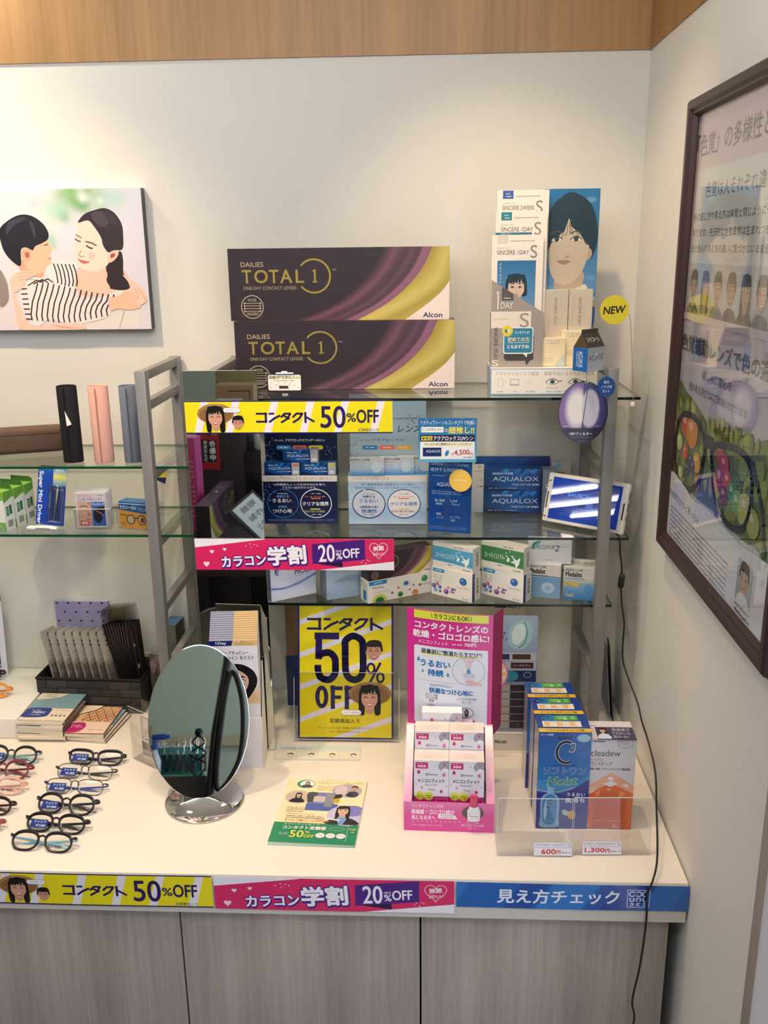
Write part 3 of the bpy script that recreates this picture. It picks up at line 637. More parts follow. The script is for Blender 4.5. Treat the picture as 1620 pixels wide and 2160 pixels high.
for i, (sk, hr, st) in enumerate((('#c9a08a', '#2a2322', 'short'), ('#d6ad96', '#5a4438', 'long'), ('#cfa288', '#1f2a30', 'short'), ('#c99a80', '#1c1818', 'short'), ('#c79a86', '#241c1e', 'long'), ('#d9ab92', '#5c4a40', 'short'), ('#d2a58e', '#3a2b28', 'long'))):
    x = 44+i*66; c.blob([(x-30, 318), (x-26, 300), (x, 292), (x+26, 300), (x+30, 318)], ('#4d5360', '#b9a9a0', '#6a6f7c', '#3c3f4a', '#4a4452', '#8b8f98', '#70606a')[i]); portrait(c, x, 268, 21, sk, hr, st, i % 2 == 1)
c.rect(0, 312, 520, 12, '#d9ccd8')
c.T('色覚補助レンズで色の違いが', 2, 348, 515, 376, '#2a2030', 0.03, res=4); c.T('楽しみに変わる', 135, 396, 284, 411, INK, 0.01); c.T('色の見え方すぐにご体験いただけます', 67, 424, 362, 438, '#463c4c', 0.01)
R = random.Random(5)
c.blob([(-10, 440), (60, 446), (110, 455), (180, 472), (245, 470), (330, 462), (400, 462), (460, 446), (530, 450), (530, 640), (460, 602), (390, 606), (300, 600), (230, 603), (150, 606), (80, 600), (-10, 602)], '#6f7a3c')
for k in range(150):
    x = R.uniform(0, 515); y = 468 + R.random()*122; q = R.choice(('#7f8f3c', '#9aa34a', '#5c6d34', '#8a7a30', '#a7a860', '#55622e')); c.ell(x, y, R.uniform(9, 24), R.uniform(8, 18), q, 12, rot=R.random()*3)
for k in range(36): x = R.uniform(0, 515); y = 462+R.random()*12; c.ell(x, y, 7, 11, R.choice(('#8d9a40', '#a7ad4a', '#6d7c34')), 8)
FR = [(70, 500, 26, '#c4482c'), (110, 505, 34, '#d98a34'), (40, 535, 18, '#c9cf7a'), (80, 545, 17, '#cf5f3c'), (150, 548, 22, '#d9a03a'), (130, 560, 14, '#4a3f6e'), (112, 552, 12, '#3f3a66'), (98, 570, 14, '#453f70'), (160, 580, 16, '#c8772f'),
      (262, 505, 22, '#a23a46'), (290, 520, 22, '#b0384e'), (275, 545, 26, '#8e2f62'), (310, 540, 20, '#c04a3e'), (335, 552, 22, '#4f8a4c'), (360, 560, 24, '#7aa65a'), (300, 565, 20, '#7a3558'), (250, 560, 16, '#b34d3a'), (395, 560, 30, '#b5b866'), (430, 570, 26, '#9fa552'), (60, 585, 14, '#cfd08a')]
for x, y, r, q in FR: c.ell(x, y, r, r*0.8, q, 16); c.ell(x-r*0.25, y-r*0.25, r*0.35, r*0.22, mixc(lin(q), lin('#ffffff'), 0.35), 10)
BK = '#2a2a2c'
c.line(spl([(26, 500), (60, 482), (130, 480), (185, 505), (182, 545), (165, 580), (110, 604), (50, 600), (20, 570), (16, 525)], 5), 11, BK, True)
c.line(spl([(225, 508), (290, 490), (370, 486), (410, 510), (412, 560), (385, 592), (320, 600), (262, 578), (236, 545)], 5), 11, BK, True)
c.poly([(180, 492), (230, 490), (232, 512), (184, 512)], BK); c.line([(405, 490), (440, 520), (470, 560), (485, 610)], 10, '#3a3a3a'); c.line([(18, 510), (4, 540), (2, 596)], 10, BK)
c.blob([(-10, 606), (80, 602), (150, 612), (235, 606), (390, 612), (470, 606), (540, 616), (540, 730), (-10, 730)], '#dfdfe6')
c.T('色覚異常かもと思ったら', 2, 630, 190, 643, '#3c3440', 0.01, 1)
for k in range(7): c.dash(18, 656+k*8.3, 330, 4.6, '#6a6672', seed=k+9, fill=0.88)
c.grad(390, 630, 62, 62, [(0, '#b8bac2'), (1, '#a4a6ae')]); portrait(c, 420, 656, 20, '#cba48e', '#2a2422', 'short'); c.blob([(398, 692), (404, 680), (420, 676), (438, 680), (446, 692)], '#e6e6ea')
c.dash(392, 697, 62, 4, '#6a6672', seed=3); c.dash(394, 705, 60, 7, '#3f3a44', seed=31, fill=1)
m.build('poster_sheet', fp)
m = MB(); m.box(-0.0125, -0.0105, y1+0.024, y0-0.024, za+0.024, zb-0.024, '#ffffff', 'frame_glass'); m.build('glass_pane', fp)
for y in (-0.425, -0.968):
    m = MB(); m.tube([(-0.004, y, za-0.001), (-0.010, y, za-0.008), (-0.004, y, za-0.014)], 0.0016, mat='post_metal'); m.build('hanging_hook', fp)
# ================================================================== printed cartons and stands on the racks
def carton(name, lab, cat, loc, ang, w, h, d, base, prints, group=None, mat='card', parent=None):
    """folded board carton; origin at the middle of the front bottom edge. prints: side -> (Wu, Hu, art)"""
    m = MB(); m.box(-w/2, w/2, 0, d, 0.0002, h, base, mat, 0.0)
    for side, (Wu, Hu, art) in prints.items(): art(face_of(m, side, w, h, d, Wu, Hu, mat))
    o = m.build(name, parent, loc, (0, 0, math.radians(ang)))
    if lab: tag(o, lab, cat, group)
    return o
def ring_text(c, cx, cy, rx, ry, t, col, a0=0, a1=360): c.ring(cx, cy, rx, ry, t, col, a0, a1, 40)

def total_front(c, full=True):       # 1355 x 437
    c.grad(0, 0, 1355, 437, [(0, '#2e2128'), (1, '#2a1d24')], False)
    C1 = [(1120, 0), (1090, 60), (1010, 180), (880, 290), (720, 380), (600, 437)]
    sh = [(0, '#2e2128'), (.12, '#4f333f'), (.26, '#6e4755'), (.36, '#543642'), (.5, '#45303a'), (.62, '#604050'), (.72, '#4a323c'), (.8, '#55394a'), (.81, '#8a5a70'), (1, '#84566a')]
    O = spl([(1250, 0), (1200, 110), (1110, 225), (970, 340), (790, 437)], 6, False)
    Iq = spl([(960, 0), (900, 110), (800, 225), (640, 340), (400, 437)], 6, False)
    L = [(t, lin(q)) for t, q in sh]
    def cc(t):
        for (a, ca), (b, cb) in zip(L, L[1:]):
            if t <= b: return mixc(ca, cb, (t-a)/(b-a))
        return L[-1][1]
    c.k += 1; n = 24; vs = []; cs = []; fs = []
    for i, (a, b) in enumerate(zip(Iq, O)):
        for j in range(n+1): vs.append(c.p(a[0]+(b[0]-a[0])*j/n, a[1]+(b[1]-a[1])*j/n)); cs.append(cc(j/n))
    for i in range(len(O)-1):
        for j in range(n): fs.append((i*(n+1)+j, (i+1)*(n+1)+j, (i+1)*(n+1)+j+1, i*(n+1)+j+1))
    c.mb.add(vs, fs, cs, c.mat)
    H = spl([(1355, 205), (1300, 275), (1210, 350), (1085, 437)], 6, False)
    gs = [(0, '#9a8434'), (.25, '#b39c46'), (.5, '#c9b862'), (.75, '#a8933c'), (1, '#b7a14c')]; Lg = [(t, lin(q)) for t, q in gs]
    def cg(t):
        for (a, ca), (b, cb) in zip(Lg, Lg[1:]):
            if t <= b: return mixc(ca, cb, (t-a)/(b-a))
        return Lg[-1][1]
    Hx = spl([(1355, 0), (1355, 120), (1355, 205), (1300, 275), (1210, 350), (1085, 437)], 6, False); Ox = [O[min(len(O)-1, round(i*(len(O)-1)/(len(Hx)-1)))] for i in range(len(Hx))]
    c.k += 1; vs = []; cs = []; fs = []; n = 10
    for i, (a, b) in enumerate(zip(Ox, Hx)):
        for j in range(n+1): vs.append(c.p(a[0]+(b[0]-a[0])*j/n, a[1]+(b[1]-a[1])*j/n)); cs.append(cg(0.6*j/n+0.4*i/len(Hx)))
    for i in range(len(Hx)-1):
        for j in range(n): fs.append((i*(n+1)+j, (i+1)*(n+1)+j, (i+1)*(n+1)+j+1, i*(n+1)+j+1))
    c.mb.add(vs, fs, cs, c.mat)
    c.poly(H + [(1355, 437)], '#ecd9cc')
    c.T('Alcon', 1195, 394, 1312, 424, '#1e2356', 0.045)
    c.T('DAILIES', 78, 81, 218, 110, '#b9a98f', 0.0); gold = '#b8a452'
    for ch, a, b in (('T', 84, 140), ('O', 160, 242), ('T', 252, 308), ('A', 320, 392), ('L', 416, 464)): c.T(ch, a, 129, b, 207, gold, 0.03, mat='foil')
    c.line([(533, 131), (533, 206)], 11, gold, mat='foil'); c.line([(518, 203), (549, 203)], 6, gold, mat='foil'); c.line([(518, 139), (533, 133)], 6, gold, mat='foil')
    c.ring(527, 168, 100, 100, 11, gold, -142, 142, 44, mat='foil'); c.T('TM', 638, 127, 664, 137, '#b9a98f', 0, res=1)
    c.T('ONE-DAY CONTACT LENSES', 88, 228, 417, 248, '#a8967f', 0.0)
    c.ring(138, 352, 68, 70, 5, '#b9a98f'); c.T('WATER', 110, 301, 166, 319, '#b9a98f'); c.T('GRADIENT', 100, 386, 178, 404, '#b9a98f')
    for y in (329, 345, 361, 378):
        c.line([(90, y), (187, y)], 3.4, '#b9a98f'); c.ell(90, y, 6, 6, '#b9a98f', 8); c.ell(187, y, 6, 6, '#b9a98f', 8)
TB = {'*': '#2c2027', 'right': '#a89a5a', 'top': '#3b2e33', 'left': '#241a20'}
carton('lens_carton', 'large dark plum and gold contact lens carton on the top glass shelf', 'box', (-0.6330, -0.134, Z1), 1.0, 0.466, 0.1440, 0.055, TB, {'front': (1355, 437, total_front)}, 'plum and gold lens cartons')
carton('lens_carton', 'large dark plum and gold contact lens carton stacked uppermost, overhanging to the left', 'box', (-0.6440, -0.118, Z1+0.1442), -0.6, 0.464, 0.1480, 0.052, TB, {'front': (1355, 437, total_front)}, 'plum and gold lens cartons')

# little pollen sign on a clear foot
t = thing('shelf_sign', 'small white sign with yellow spots on a clear foot before the plum carton', 'sign', (-0.748, -0.238, Z1))
m = MB(); fr = lambda u, v, w: Vector((u, w*-1-0.0+0.0, v))
m.prism([(-.036, .010), (-.036, .046), (.036, .047), (.036, .012), (0.018, .0085), (0, .0075), (-.018, .0085)], 0.0012, lambda u, v, w: Vector((u, -w, v)), '#2a1d22', 'card')
c = CV(m, (-0.0335, 0, 0.0450), (1, 0, 0), (0, 0, -1), 0.067, 0.034, 240, 120, 'card', 0.0003)
c.rrect(0, 0, 240, 112, 12, '#f3efe9'); c.rect(8, 18, 224, 10, '#efe07a'); c.T('花粉がつきにくい', 6, 5, 234, 30, '#2e2438', 0.03); c.dash(40, 38, 150, 8, '#5a5060', seed=4)
for x, y in ((25, 55), (80, 60), (160, 60), (220, 55), (55, 72), (190, 75), (15, 90), (225, 92), (120, 62), (100, 95), (150, 98)): c.ell(x, y, 6, 5, '#e6d27e', 10)
c.rect(80, 78, 66, 20, '#4a3436'); c.line([(80, 78), (60, 68)], 1.5, '#8a8090'); c.line([(146, 78), (166, 68)], 1.5, '#8a8090'); m.build('sign_card', t)
m = MB(); m.box(-0.016, 0.016, -0.012, 0.014, 0.0005, 0.003, '#ffffff', 'acrylic'); m.box(-0.006, 0.006, 0.0015, 0.004, 0.003, 0.052, '#f2efe9', 'plastic', 0.0006); m.box(-0.017, 0.019, -0.003, 0.002, 0.047, 0.0495, '#f2efe9', 'plastic', 0.0005); m.build('clip_stand', t)

# ------------------------------------------------------------------ white lens campaign stand (right end of the top shelf)
GR = '#5a534e'
t = thing('campaign_stand', 'tall white and blue contact lens display stand with a woman portrait on the top shelf', 'display stand', (-0.222, -0.172, Z1))
m = MB(); w = 0.216
m.box(-w/2, w/2, -0.052, 0.055, 0.0004, 0.053, {'*': '#efe6d6', 'front': '#f6eedd', 'left': '#9fb7cf', 'right': '#9fb7cf'}, 'card')
c = face_of(m, 'front', w, 0.053, 0.1, 960, 240, 'card'); c.o.y = -0.052
c.rect(0, 0, 960, 240, '#8fb2d2'); c.rect(9, 9, 942, 222, '#f3ecdd')
c.T('ドライアイのリスク軽減', 50, 30, 430, 66, '#a79d90', 0.0, res=2); c.T('酸素不足による充血を軽減', 480, 30, 920, 66, '#a79d90', 0.0, res=2)
c.line([(70, 92), (110, 92), (110, 165), (70, 165)], 3, '#b9b0a8', True); c.line([(180, 98), (252, 98), (252, 145), (180, 145)], 3.4, '#6b6a86', True); c.line([(172, 153), (260, 153)], 4, '#6b6a86')
for k in range(10): a = 2*PI*k/10; c.line([(345+30*math.cos(a), 128+30*math.sin(a)), (345+38*math.cos(a), 128+38*math.sin(a))], 2.4, '#cfc6b8')
c.line([(332, 126), (343, 136), (360, 118)], 2.6, '#c2b8aa')
for x in (560, 765):
    c.poly(spl([(x-62, 128), (x-30, 104), (x+10, 100), (x+50, 122), (x+10, 144), (x-30, 142)], 4), '#f7f3ea'); c.ell(x-5, 122, 23, 21, '#5f7a63'); c.ell(x-5, 122, 10, 10, '#22302a'); c.line(spl([(x-66, 130), (x-30, 100), (x+10, 96), (x+50, 118), (x+78, 110)], 5, False), 6, '#4a3f3a'); c.line([(x-60, 132), (x-25, 146), (x+20, 146), (x+50, 124)], 2.5, '#9a8a7e')
for x, w_ in ((55, 60), (190, 50), (320, 90), (500, 170), (700, 170)): c.dash(x, 205, w_, 9, '#b58f86', seed=x)
for x, w_ in ((500, 110), (700, 120)): c.dash(x, 172, w_, 7, '#a8a094', seed=x+1)
m.build('base_box', t)
# tall backboard with the portrait
m = MB(); m.box(-0.0005, 0.1085, 0.028, 0.050, 0.053, 0.399, {'*': '#2b6694', 'right': '#bfb49f', 'front': '#2a6a9a', 'top': '#1f4f76'}, 'card')
c = CV(m, (0.0, 0.028, 0.399), (1, 0, 0), (0, 0, -1), 0.108, 0.230, 500, 1065, 'card')
c.grad(0, 0, 500, 1065, [(0, '#1f6c9c'), (.4, '#2d6d9c'), (.8, '#5382aa'), (1, '#6f93b2')]);
for x, y, r in ((60, 900, 60), (450, 800, 50), (420, 100, 50)): c.ell(x, y, r, r*0.5, '#5e8fb8')
c.blob([(150, 1065), (200, 960), (330, 880), (400, 860), (440, 930), (500, 990), (520, 1080)], '#c9bfae'); c.blob([(120, 800), (130, 940), (170, 1000), (300, 900), (370, 860), (365, 740)], '#ac9c86')
c.blob([(200, 60), (80, 130), (20, 300), (0, 500), (15, 640), (70, 560), (420, 560), (440, 640), (490, 500), (490, 330), (430, 150), (320, 70)], '#16323c')
c.blob([(400, 530), (440, 540), (450, 590), (410, 640), (380, 620)], '#b09a84')
c.blob([(60, 430), (45, 600), (75, 760), (150, 850), (240, 855), (330, 790), (390, 680), (420, 520), (400, 400), (300, 280), (150, 280)], '#bfaf97')
c.blob([(240, 30), (120, 100), (50, 230), (10, 420), (30, 560), (90, 440), (180, 380), (210, 290), (225, 250), (250, 330), (330, 400), (380, 470), (420, 500), (470, 420), (470, 260), (400, 110)], '#17333d')
c.blob([(90, 260), (220, 200), (225, 250), (205, 320), (180, 370), (150, 400), (110, 440), (75, 460)], '#17333d'); c.blob([(215, 200), (330, 260), (400, 420), (350, 400), (300, 360), (262, 330), (236, 270)], '#17333d')
for q in (((150, 330), (140, 420), (112, 452)), ((190, 320), (176, 400), (160, 432)), ((215, 320), (210, 380), (196, 420)), ((245, 320), (262, 390), (268, 410)), ((270, 310), (310, 400), (330, 440)), ((300, 330), (360, 430), (392, 500)), ((230, 300), (238, 370), (236, 400))): c.line(spl(q, 4, False), 5, '#1a3038')
for x in (115, 295):
    c.poly(spl([(x-48, 452), (x, 425), (x+50, 448), (x, 468)], 5), '#e2dacb'); c.ell(x+2, 446, 23, 22, '#3b3f3e'); c.line(spl([(x-52, 452), (x, 421), (x+54, 446)], 5, False), 8, '#232a2c'); c.line(spl([(x-50, 395), (x, 375), (x+50, 392)], 5, False), 11, '#6d6356')
c.line([(195, 590), (215, 612), (240, 590)], 6, '#94806b'); c.blob([(125, 645), (165, 632), (185, 638), (205, 632), (250, 648), (200, 672), (165, 668)], '#a97f72'); c.line([(125, 648), (190, 650), (250, 648)], 4, '#7d584f')
m.build('backboard', t)
# leaflet pocket and leaflets
m = MB(); m.box(-0.1075, -0.0022, -0.028, -0.003, 0.0534, 0.161, {'*': '#a0948b', 'left': '#8d837a', 'top': '#b8ada4'}, 'card')
m.prism([(-0.1075, 0.161), (-0.1075, 0.226), (-0.0022, 0.161)], 0.001, lambda u, v, w_: Vector((u, -0.0268-w_, v)), '#a0948b', 'card')
c = CV(m, (-0.1075, -0.028, 0.226), (1, 0, 0), (0, 0, -1), 0.1053, 0.1726, 460, 755, 'card')
c.poly([(90, 60), (90, 170), (190, 170), (190, 118)], '#5b5049'); c.dash(108, 148, 62, 14, '#e9e0d6', seed=6, fill=1)
c.line([(58, 98), (58, 250)], 10, '#efe6dc'); c.line([(44, 112), (58, 100)], 8, '#efe6dc'); c.T('DAY', 84, 190, 190, 246, '#efe6dc', 0)
c.rect(0, 270, 350, 145, '#e6d8c9'); c.T('S', 252, 285, 332, 408, '#9a8c80', 0, res=5); c.dash(20, 330, 145, 10, '#b9a898', seed=7)
c.T('SINCERE 1DAY', -98, 535, 190, 567, '#4f463f', 0, 90); c.T('S', 14, 692, 72, 748, '#e9e0d6', 0)
for k in range(4): c.ell(88, 430+k*90, 2, 30, '#c9bdb1', 6)
c.poly([(120, 470), (360, 470), (380, 490), (380, 690), (350, 700), (320, 745), (310, 700), (140, 700), (120, 680)], '#3f3a38')
c.rrect(112, 408, 262, 232, 22, '#f1e9dc'); c.poly([(280, 630), (322, 672), (326, 630)], '#f1e9dc'); c.rrect(120, 416, 246, 214, 18, '#2f7e9e'); c.ell(146, 438, 48, 48, '#e8c93c')
c.poly([(124, 420), (146, 432), (146, 462), (124, 448)], '#3f7f7a'); c.poly([(168, 420), (146, 432), (146, 462), (168, 448)], '#e9e0b8')
c.T('コンタクトが', 208, 440, 338, 464, '#eef1e6', 0.02); c.T('初めての方', 150, 492, 340, 534, '#f0df9a', 0.02); c.rect(150, 540, 190, 3, '#eef1e6'); c.T('にもおすすめ!', 150, 560, 340, 592, '#eef1e6', 0.03)
m.build('leaflet_pocket', t)
def leaflet(x, y, z, h, head, headcol, pic, n, nm):
    for k in range(n):
        m = MB(); yy = y + k*0.0016; m.box(x-0.051, x+0.051, yy, yy+0.0011, z, z+h-k*0.0012, {'*': '#e2d6c6', 'front': '#f0e4d5'}, 'card')
        if k == 0:
            c = CV(m, (x-0.051, yy, z+h), (1, 0, 0), (0, 0, -1), 0.102, 0.2, 440, 860, 'card'); c.rect(46, 4, 90, 66, headcol); c.dash(64, 24, 54, 11, '#e8e4ee', 2, 22, 5); c.dash(155, 46, 210, 9, '#8a8078', seed=8, fill=0.9)
            c.dash(46, 104, 110, 8, '#9a8f86', seed=9); c.T(head, 44, 126, 318, 162, GR, 0.0, res=3); c.T('S', 330, 86, 388, 192, '#8d857d', 0, res=5)
            if pic == 1: c.rect(0, 170, 310, 20, '#2b6f86'); c.dash(50, 176, 80, 8, '#cfe0e2', seed=3)
            if pic == 2:
                c.grad(50, 212, 330, 440, [(0, '#1f6c9c'), (1, '#6b96ba')]); c.blob([(95, 660), (150, 580), (300, 580), (380, 640), (380, 680)], '#d8d0c8')
                portrait(c, 215, 440, 92, '#dfbfa8', '#17313b', 'bob', lips='#c0897a', detail=False); c.TV('初めてのつけた', 66, 232, 20, 30, '#dfe8ee')
        free(m.build('leaflet', t), t, ('front %s leaflet in the white lens campaign stand' % nm) if k == 0 else 'leaflet behind the %s one in the white lens campaign stand' % nm, 'leaflet', 'leaflets in the campaign stand')
leaflet(-0.046, 0.009, 0.056, 0.341, 'SINCERE 2WEEK', '#3d5aa0', 0, 4, 'tallest blue-tabbed')
leaflet(-0.049, -0.0005, 0.056, 0.300, 'SINCERE 1DAY', '#1f7d92', 1, 4, 'middle teal-tabbed')
leaflet(-0.0565, -0.0125, 0.056, 0.256, 'SINCERE 1DAY', '#d6cabc', 2, 5, 'lowest portrait')
m = MB(); c = None
for x in (0.0265, 0.0755):
    m = MB(); m.box(x-0.0238, x+0.0238, 0.004, 0.0270, 0.106, 0.2045, {'*': '#d2c3ad', 'front': '#cbbda8', 'top': '#e9d9c2'}, 'card')
    c = CV(m, (x-0.0238, 0.004, 0.2045), (1, 0, 0), (0, 0, -1), 0.0476, 0.098, 210, 430, 'card'); c.T('SINCERE 1DAY', -25, 177, 225, 203, '#8a7d70', 0, 90); c.dash(38, 40, 6, 5, '#a89b8c', 40, 9, 4); c.dash(150, 60, 6, 5, '#a89b8c', 12, 9, 5); free(m.build('sample_box', t), t, 'tall beige lens box at the %s below the portrait board' % ('left' if x < .05 else 'right'), 'box', 'beige boxes on the campaign stand')
for x, z, wd, hh, y, q in ((0.020, 0.0535, 0.048, 0.057, -0.022, '#eddab2'), (0.062, 0.068, 0.049, 0.055, -0.012, '#f0dfb8')):
    m = MB(); m.box(x-wd/2, x+wd/2, y, y+0.024, 0.0536, z+hh, {'*': q, 'top': '#fff0d0'}, 'card')
    c = CV(m, (x-wd/2, y, z+hh), (1, 0, 0), (0, 0, -1), wd, hh, 210, 240, 'card'); c.dash(50, 20, 110, 9, '#b4a58e', 2, 20, 4); c.dash(20, 170, 90, 8, '#b4a58e', 3, 16, 5); c.blob([(210, 150), (150, 190), (120, 250), (220, 250)], '#c3cbc4'); free(m.build('sample_box', t), t, 'low cream lens box at the %s front of the campaign stand' % ('left' if x < .05 else 'right'), 'box', 'cream boxes on the campaign stand')

# NEW disc on a wire clipped to the shelf end
t = thing('wobbler_sign', 'round yellow NEW disc on a thin wire clipped to the top shelf end', 'sign', (-0.052, -0.25, Z1))
m = MB()
for s, fr in ((0, lambda u, v, w: Vector((-0.0425+u, -0.002-w*-1, 0.169+v))),):
    pts = [(0.0278*math.cos(2*PI*k/36)*(1+0.004*math.sin(5*k)), 0.0278*math.sin(2*PI*k/36)) for k in range(36)]
    m.prism(pts, 0.0008, lambda u, v, w: Vector((-0.0425+u, -0.002-w, 0.169+v)), '#d9c62c', 'card')
c = CV(m, (-0.0425-0.03, -0.002, 0.199), (1, 0, 0), (0, 0, -1), 0.06, 0.06, 100, 100, 'card'); c.T('NEW', 16, 39, 84, 62, '#14110f', 0.05, -4, 0.18); m.build('disc', t)
m = MB(); m.tube(spl([(0.001, -0.0145, -0.012), (0.0005, -0.0125, 0.004), (0.0, -0.006, 0.03), (-0.006, 0, 0.11), (-0.0105, 0, 0.150), (-0.0145, 0, 0.160), (-0.022, -0.0005, 0.1645), (-0.0425, 0.0002, 0.168), (-0.066, 0, 0.163), (-0.0755, 0, 0.154), (-0.086, -0.02, 0.138), (-0.0935, -0.05, 0.122)], 4, False), 0.0006, '#8a8274', 'plastic', 6); m.build('wire', t)
m = MB(); m.box(-0.018, 0.006, -0.016, 0.006, 0.0002, 0.004, '#ffffff', 'acrylic', 0.0008); m.box(-0.018, 0.006, -0.016, -0.0095, -0.0085, 0.004, '#ffffff', 'acrylic', 0.0006); m.lathe([(0.001, -0.006), (0.005, -0.003), (0.0058, 0.001), (0.004, 0.005), (0.001, 0.006)], '#e9e2d4', 'gloss', 16, Matrix.Translation((0.0, -0.018, -0.014))); m.build('clip', t)

# small house-shaped pack hanging from the wire
t = thing('hanging_pack', 'small blue and silver house-shaped lens pack hanging by the rack corner', 'box', (-0.1560, -0.336, 1.5560), math.radians(42))
m = MB()
# local: front (blue gable face) along -x side, long side along +x ; base corner at origin
w, d, h = 0.035, 0.050, 0.045
A = [(0, 0, 0), (d, 0, 0), (d, w, 0), (0, w, 0)]; 
m.box(0, d, 0, w, 0, h, {'*': '#a9b2ba', 'front': '#aab4bc', 'left': '#1f5fa8', 'back': '#8c959c', 'right': '#1f5fa8'}, 'card')
m.add([(0, 0, h), (d, 0, h), (d, w, h), (0, w, h), (0, w/2, h+0.026), (d, w/2, h+0.026)], [(0, 1, 5, 4), (2, 3, 4, 5)], '#1a1718', 'card'); m.add([(0, 0, h), (0, w, h), (0, w/2, h+0.026), (d, 0, h), (d, w, h), (d, w/2, h+0.026)], [(0, 2, 1), (3, 4, 5)], '#57452c', 'card')
m.box(0.001, d-0.001, w/2-0.0006, w/2+0.0006, h+0.023, h+0.033, '#241f20', 'card')
c = CV(m, (0, 0, h), (1, 0, 0), (0, 0, -1), d, h, 150, 170, 'card'); c.grad(0, 0, 150, 170, [(0, '#98a4ae'), (1, '#b6bec4')]); c.T('ACUVUE', 12, 52, 138, 92, '#3a4148', 0, -4); c.poly([(60, 60), (75, 30), (90, 60)], '#c2cad0')
c = CV(m, (0, w, h), (0, -1, 0), (0, 0, -1), w, h, 110, 180, 'card'); c.T('ACUVUE', -2, 74, 118, 104, '#e9eff6', 0.01, 90); c.T('OASYS MAX', -23, 82, 87, 96, '#cfe0f2', 0, 90)
q = Vector((0, -math.cos(0.956), math.sin(0.956))); c = CV(m, (0.0, w/2, h+0.026), (1, 0, 0), (0, -w/2, -0.026), d, 0.0312, 150, 95, 'card'); c.T('シリコーン', 22, 30, 128, 60, '#d9d4ce', 0.02)
m.build('carton_body', t)
m = MB(); m.tube([(d/2, w/2, h+0.033), (d/2+0.002, w/2, h+0.040), (d/2, w/2, h+0.044)], 0.0007, '#bdb6aa', 'plastic', 6); m.build('hook', t)
# filter disc on a ball chain
t = thing('hanging_disc_sign', 'oval purple light-filter sign hanging on a ball chain before the top shelf', 'sign', (-0.156, -0.312, 1.475))
m = MB(); m.prism([(0.0480*math.cos(2*PI*k/48), 0.0605*math.sin(2*PI*k/48)) for k in range(48)], 0.001, lambda u, v, w: Vector((u, -w, v)), '#181230', 'gloss')
c = CV(m, (-0.048, 0, 0.0605), (1, 0, 0), (0, 0, -1), 0.096, 0.121, 337, 430, 'gloss')
def hev(u, v):
    x, y = u*2-1, v*2-1; s = -1 if u < 0.5 else 1
    cx = (-0.25 if s < 0 else 0.27); d = math.hypot((x-cx)/(.42 if s < 0 else .36), (y+0.12)/0.62)
    inn = lin('#e9e2df') if s < 0 else lin('#c4bfce'); mid = lin('#8d6ba6') if s < 0 else lin('#4a4380'); out = lin('#6f4f86') if s < 0 else lin('#2b2458')
    if y > 0.52: return lin('#191433')
    if s < 0: t = min(1, max(0, (d-0.75)*1.6)); col = mixc(inn, mid, min(1, t*1.3)); return mixc(col, out, max(0, t-0.5))
    t = min(1, max(0, (d-0.95)*7)); return mixc(inn, mixc(mid, out, min(1, max(0, d-1)*1.2)), t)
c.k += 1; nr, na = 12, 48; vs = [c.p(168, 215)]; cs = [hev(.5, .5)]; fs = []
# rings of a fine grid cut to the oval
c.k -= 1
N_ = 44; c.k += 1
vs, cs, fs = [], [], []
for j in range(N_+1):
    v = j/N_; half = math.sqrt(max(0, 1-(2*v-1)**2))*0.955/2
    for i in range(N_+1):
        u = 0.5 + half*(2*i/N_-1); vs.append(c.p(u*337, v*430*0.97+6)); cs.append(hev(u, v))
for j in range(N_):
    for i in range(N_): fs.append((j*(N_+1)+i, (j+1)*(N_+1)+i, (j+1)*(N_+1)+i+1, j*(N_+1)+i+1))
c.mb.add(vs, fs, cs, 'gloss')
c.line([(197, 14), (166, 330)], 5, '#120d24'); c.T('HEVフィルター', 84, 353, 238, 376, '#e6e2ee', 0.02); c.dash(90, 388, 150, 5, '#8d88a4', seed=4); c.dash(34, 306, 110, 10, '#d0c2d6', seed=5); c.dash(180, 306, 110, 10, '#8d86b4', seed=6); c.dash(140, 416, 60, 4, '#8d88a4', seed=7)
m.build('disc', t)
m = MB(); m.prism([(0.0170*math.cos(2*PI*k/28), 0.0195*math.sin(2*PI*k/28)) for k in range(28)], 0.001, lambda u, v, w: Vector((0.042+u, -0.0025-w, 0.0500+v)), '#1f4a8c', 'gloss')
c = CV(m, (0.025, -0.0025, 0.0695), (1, 0, 0), (0, 0, -1), 0.034, 0.039, 100, 115, 'gloss'); c.T('光の', 34, 22, 64, 40, '#e3eaf4', 0.02); c.T('ノイズを', 20, 48, 82, 66, '#e3eaf4', 0.02); c.T('カット', 30, 74, 70, 90, '#e3eaf4', 0.02); m.build('round_label', t)
m = MB()
for k in range(9): m.lathe([(0.0002, -0.0014), (0.0014, 0), (0.0002, 0.0014)], '#d8d4cc', 'chrome', 8, Matrix.Translation((0.0035-0.0004*k, -0.0006, 0.062+0.0031*k)))
m.ring = None
m.tube([(0.004+0.004*math.cos(a), -0.0006, 0.061+0.004*math.sin(a)) for a in [2*PI*k/12 for k in range(12)]], 0.0005, '#d8d4cc', 'chrome', 5, True); m.build('ball_chain', t)
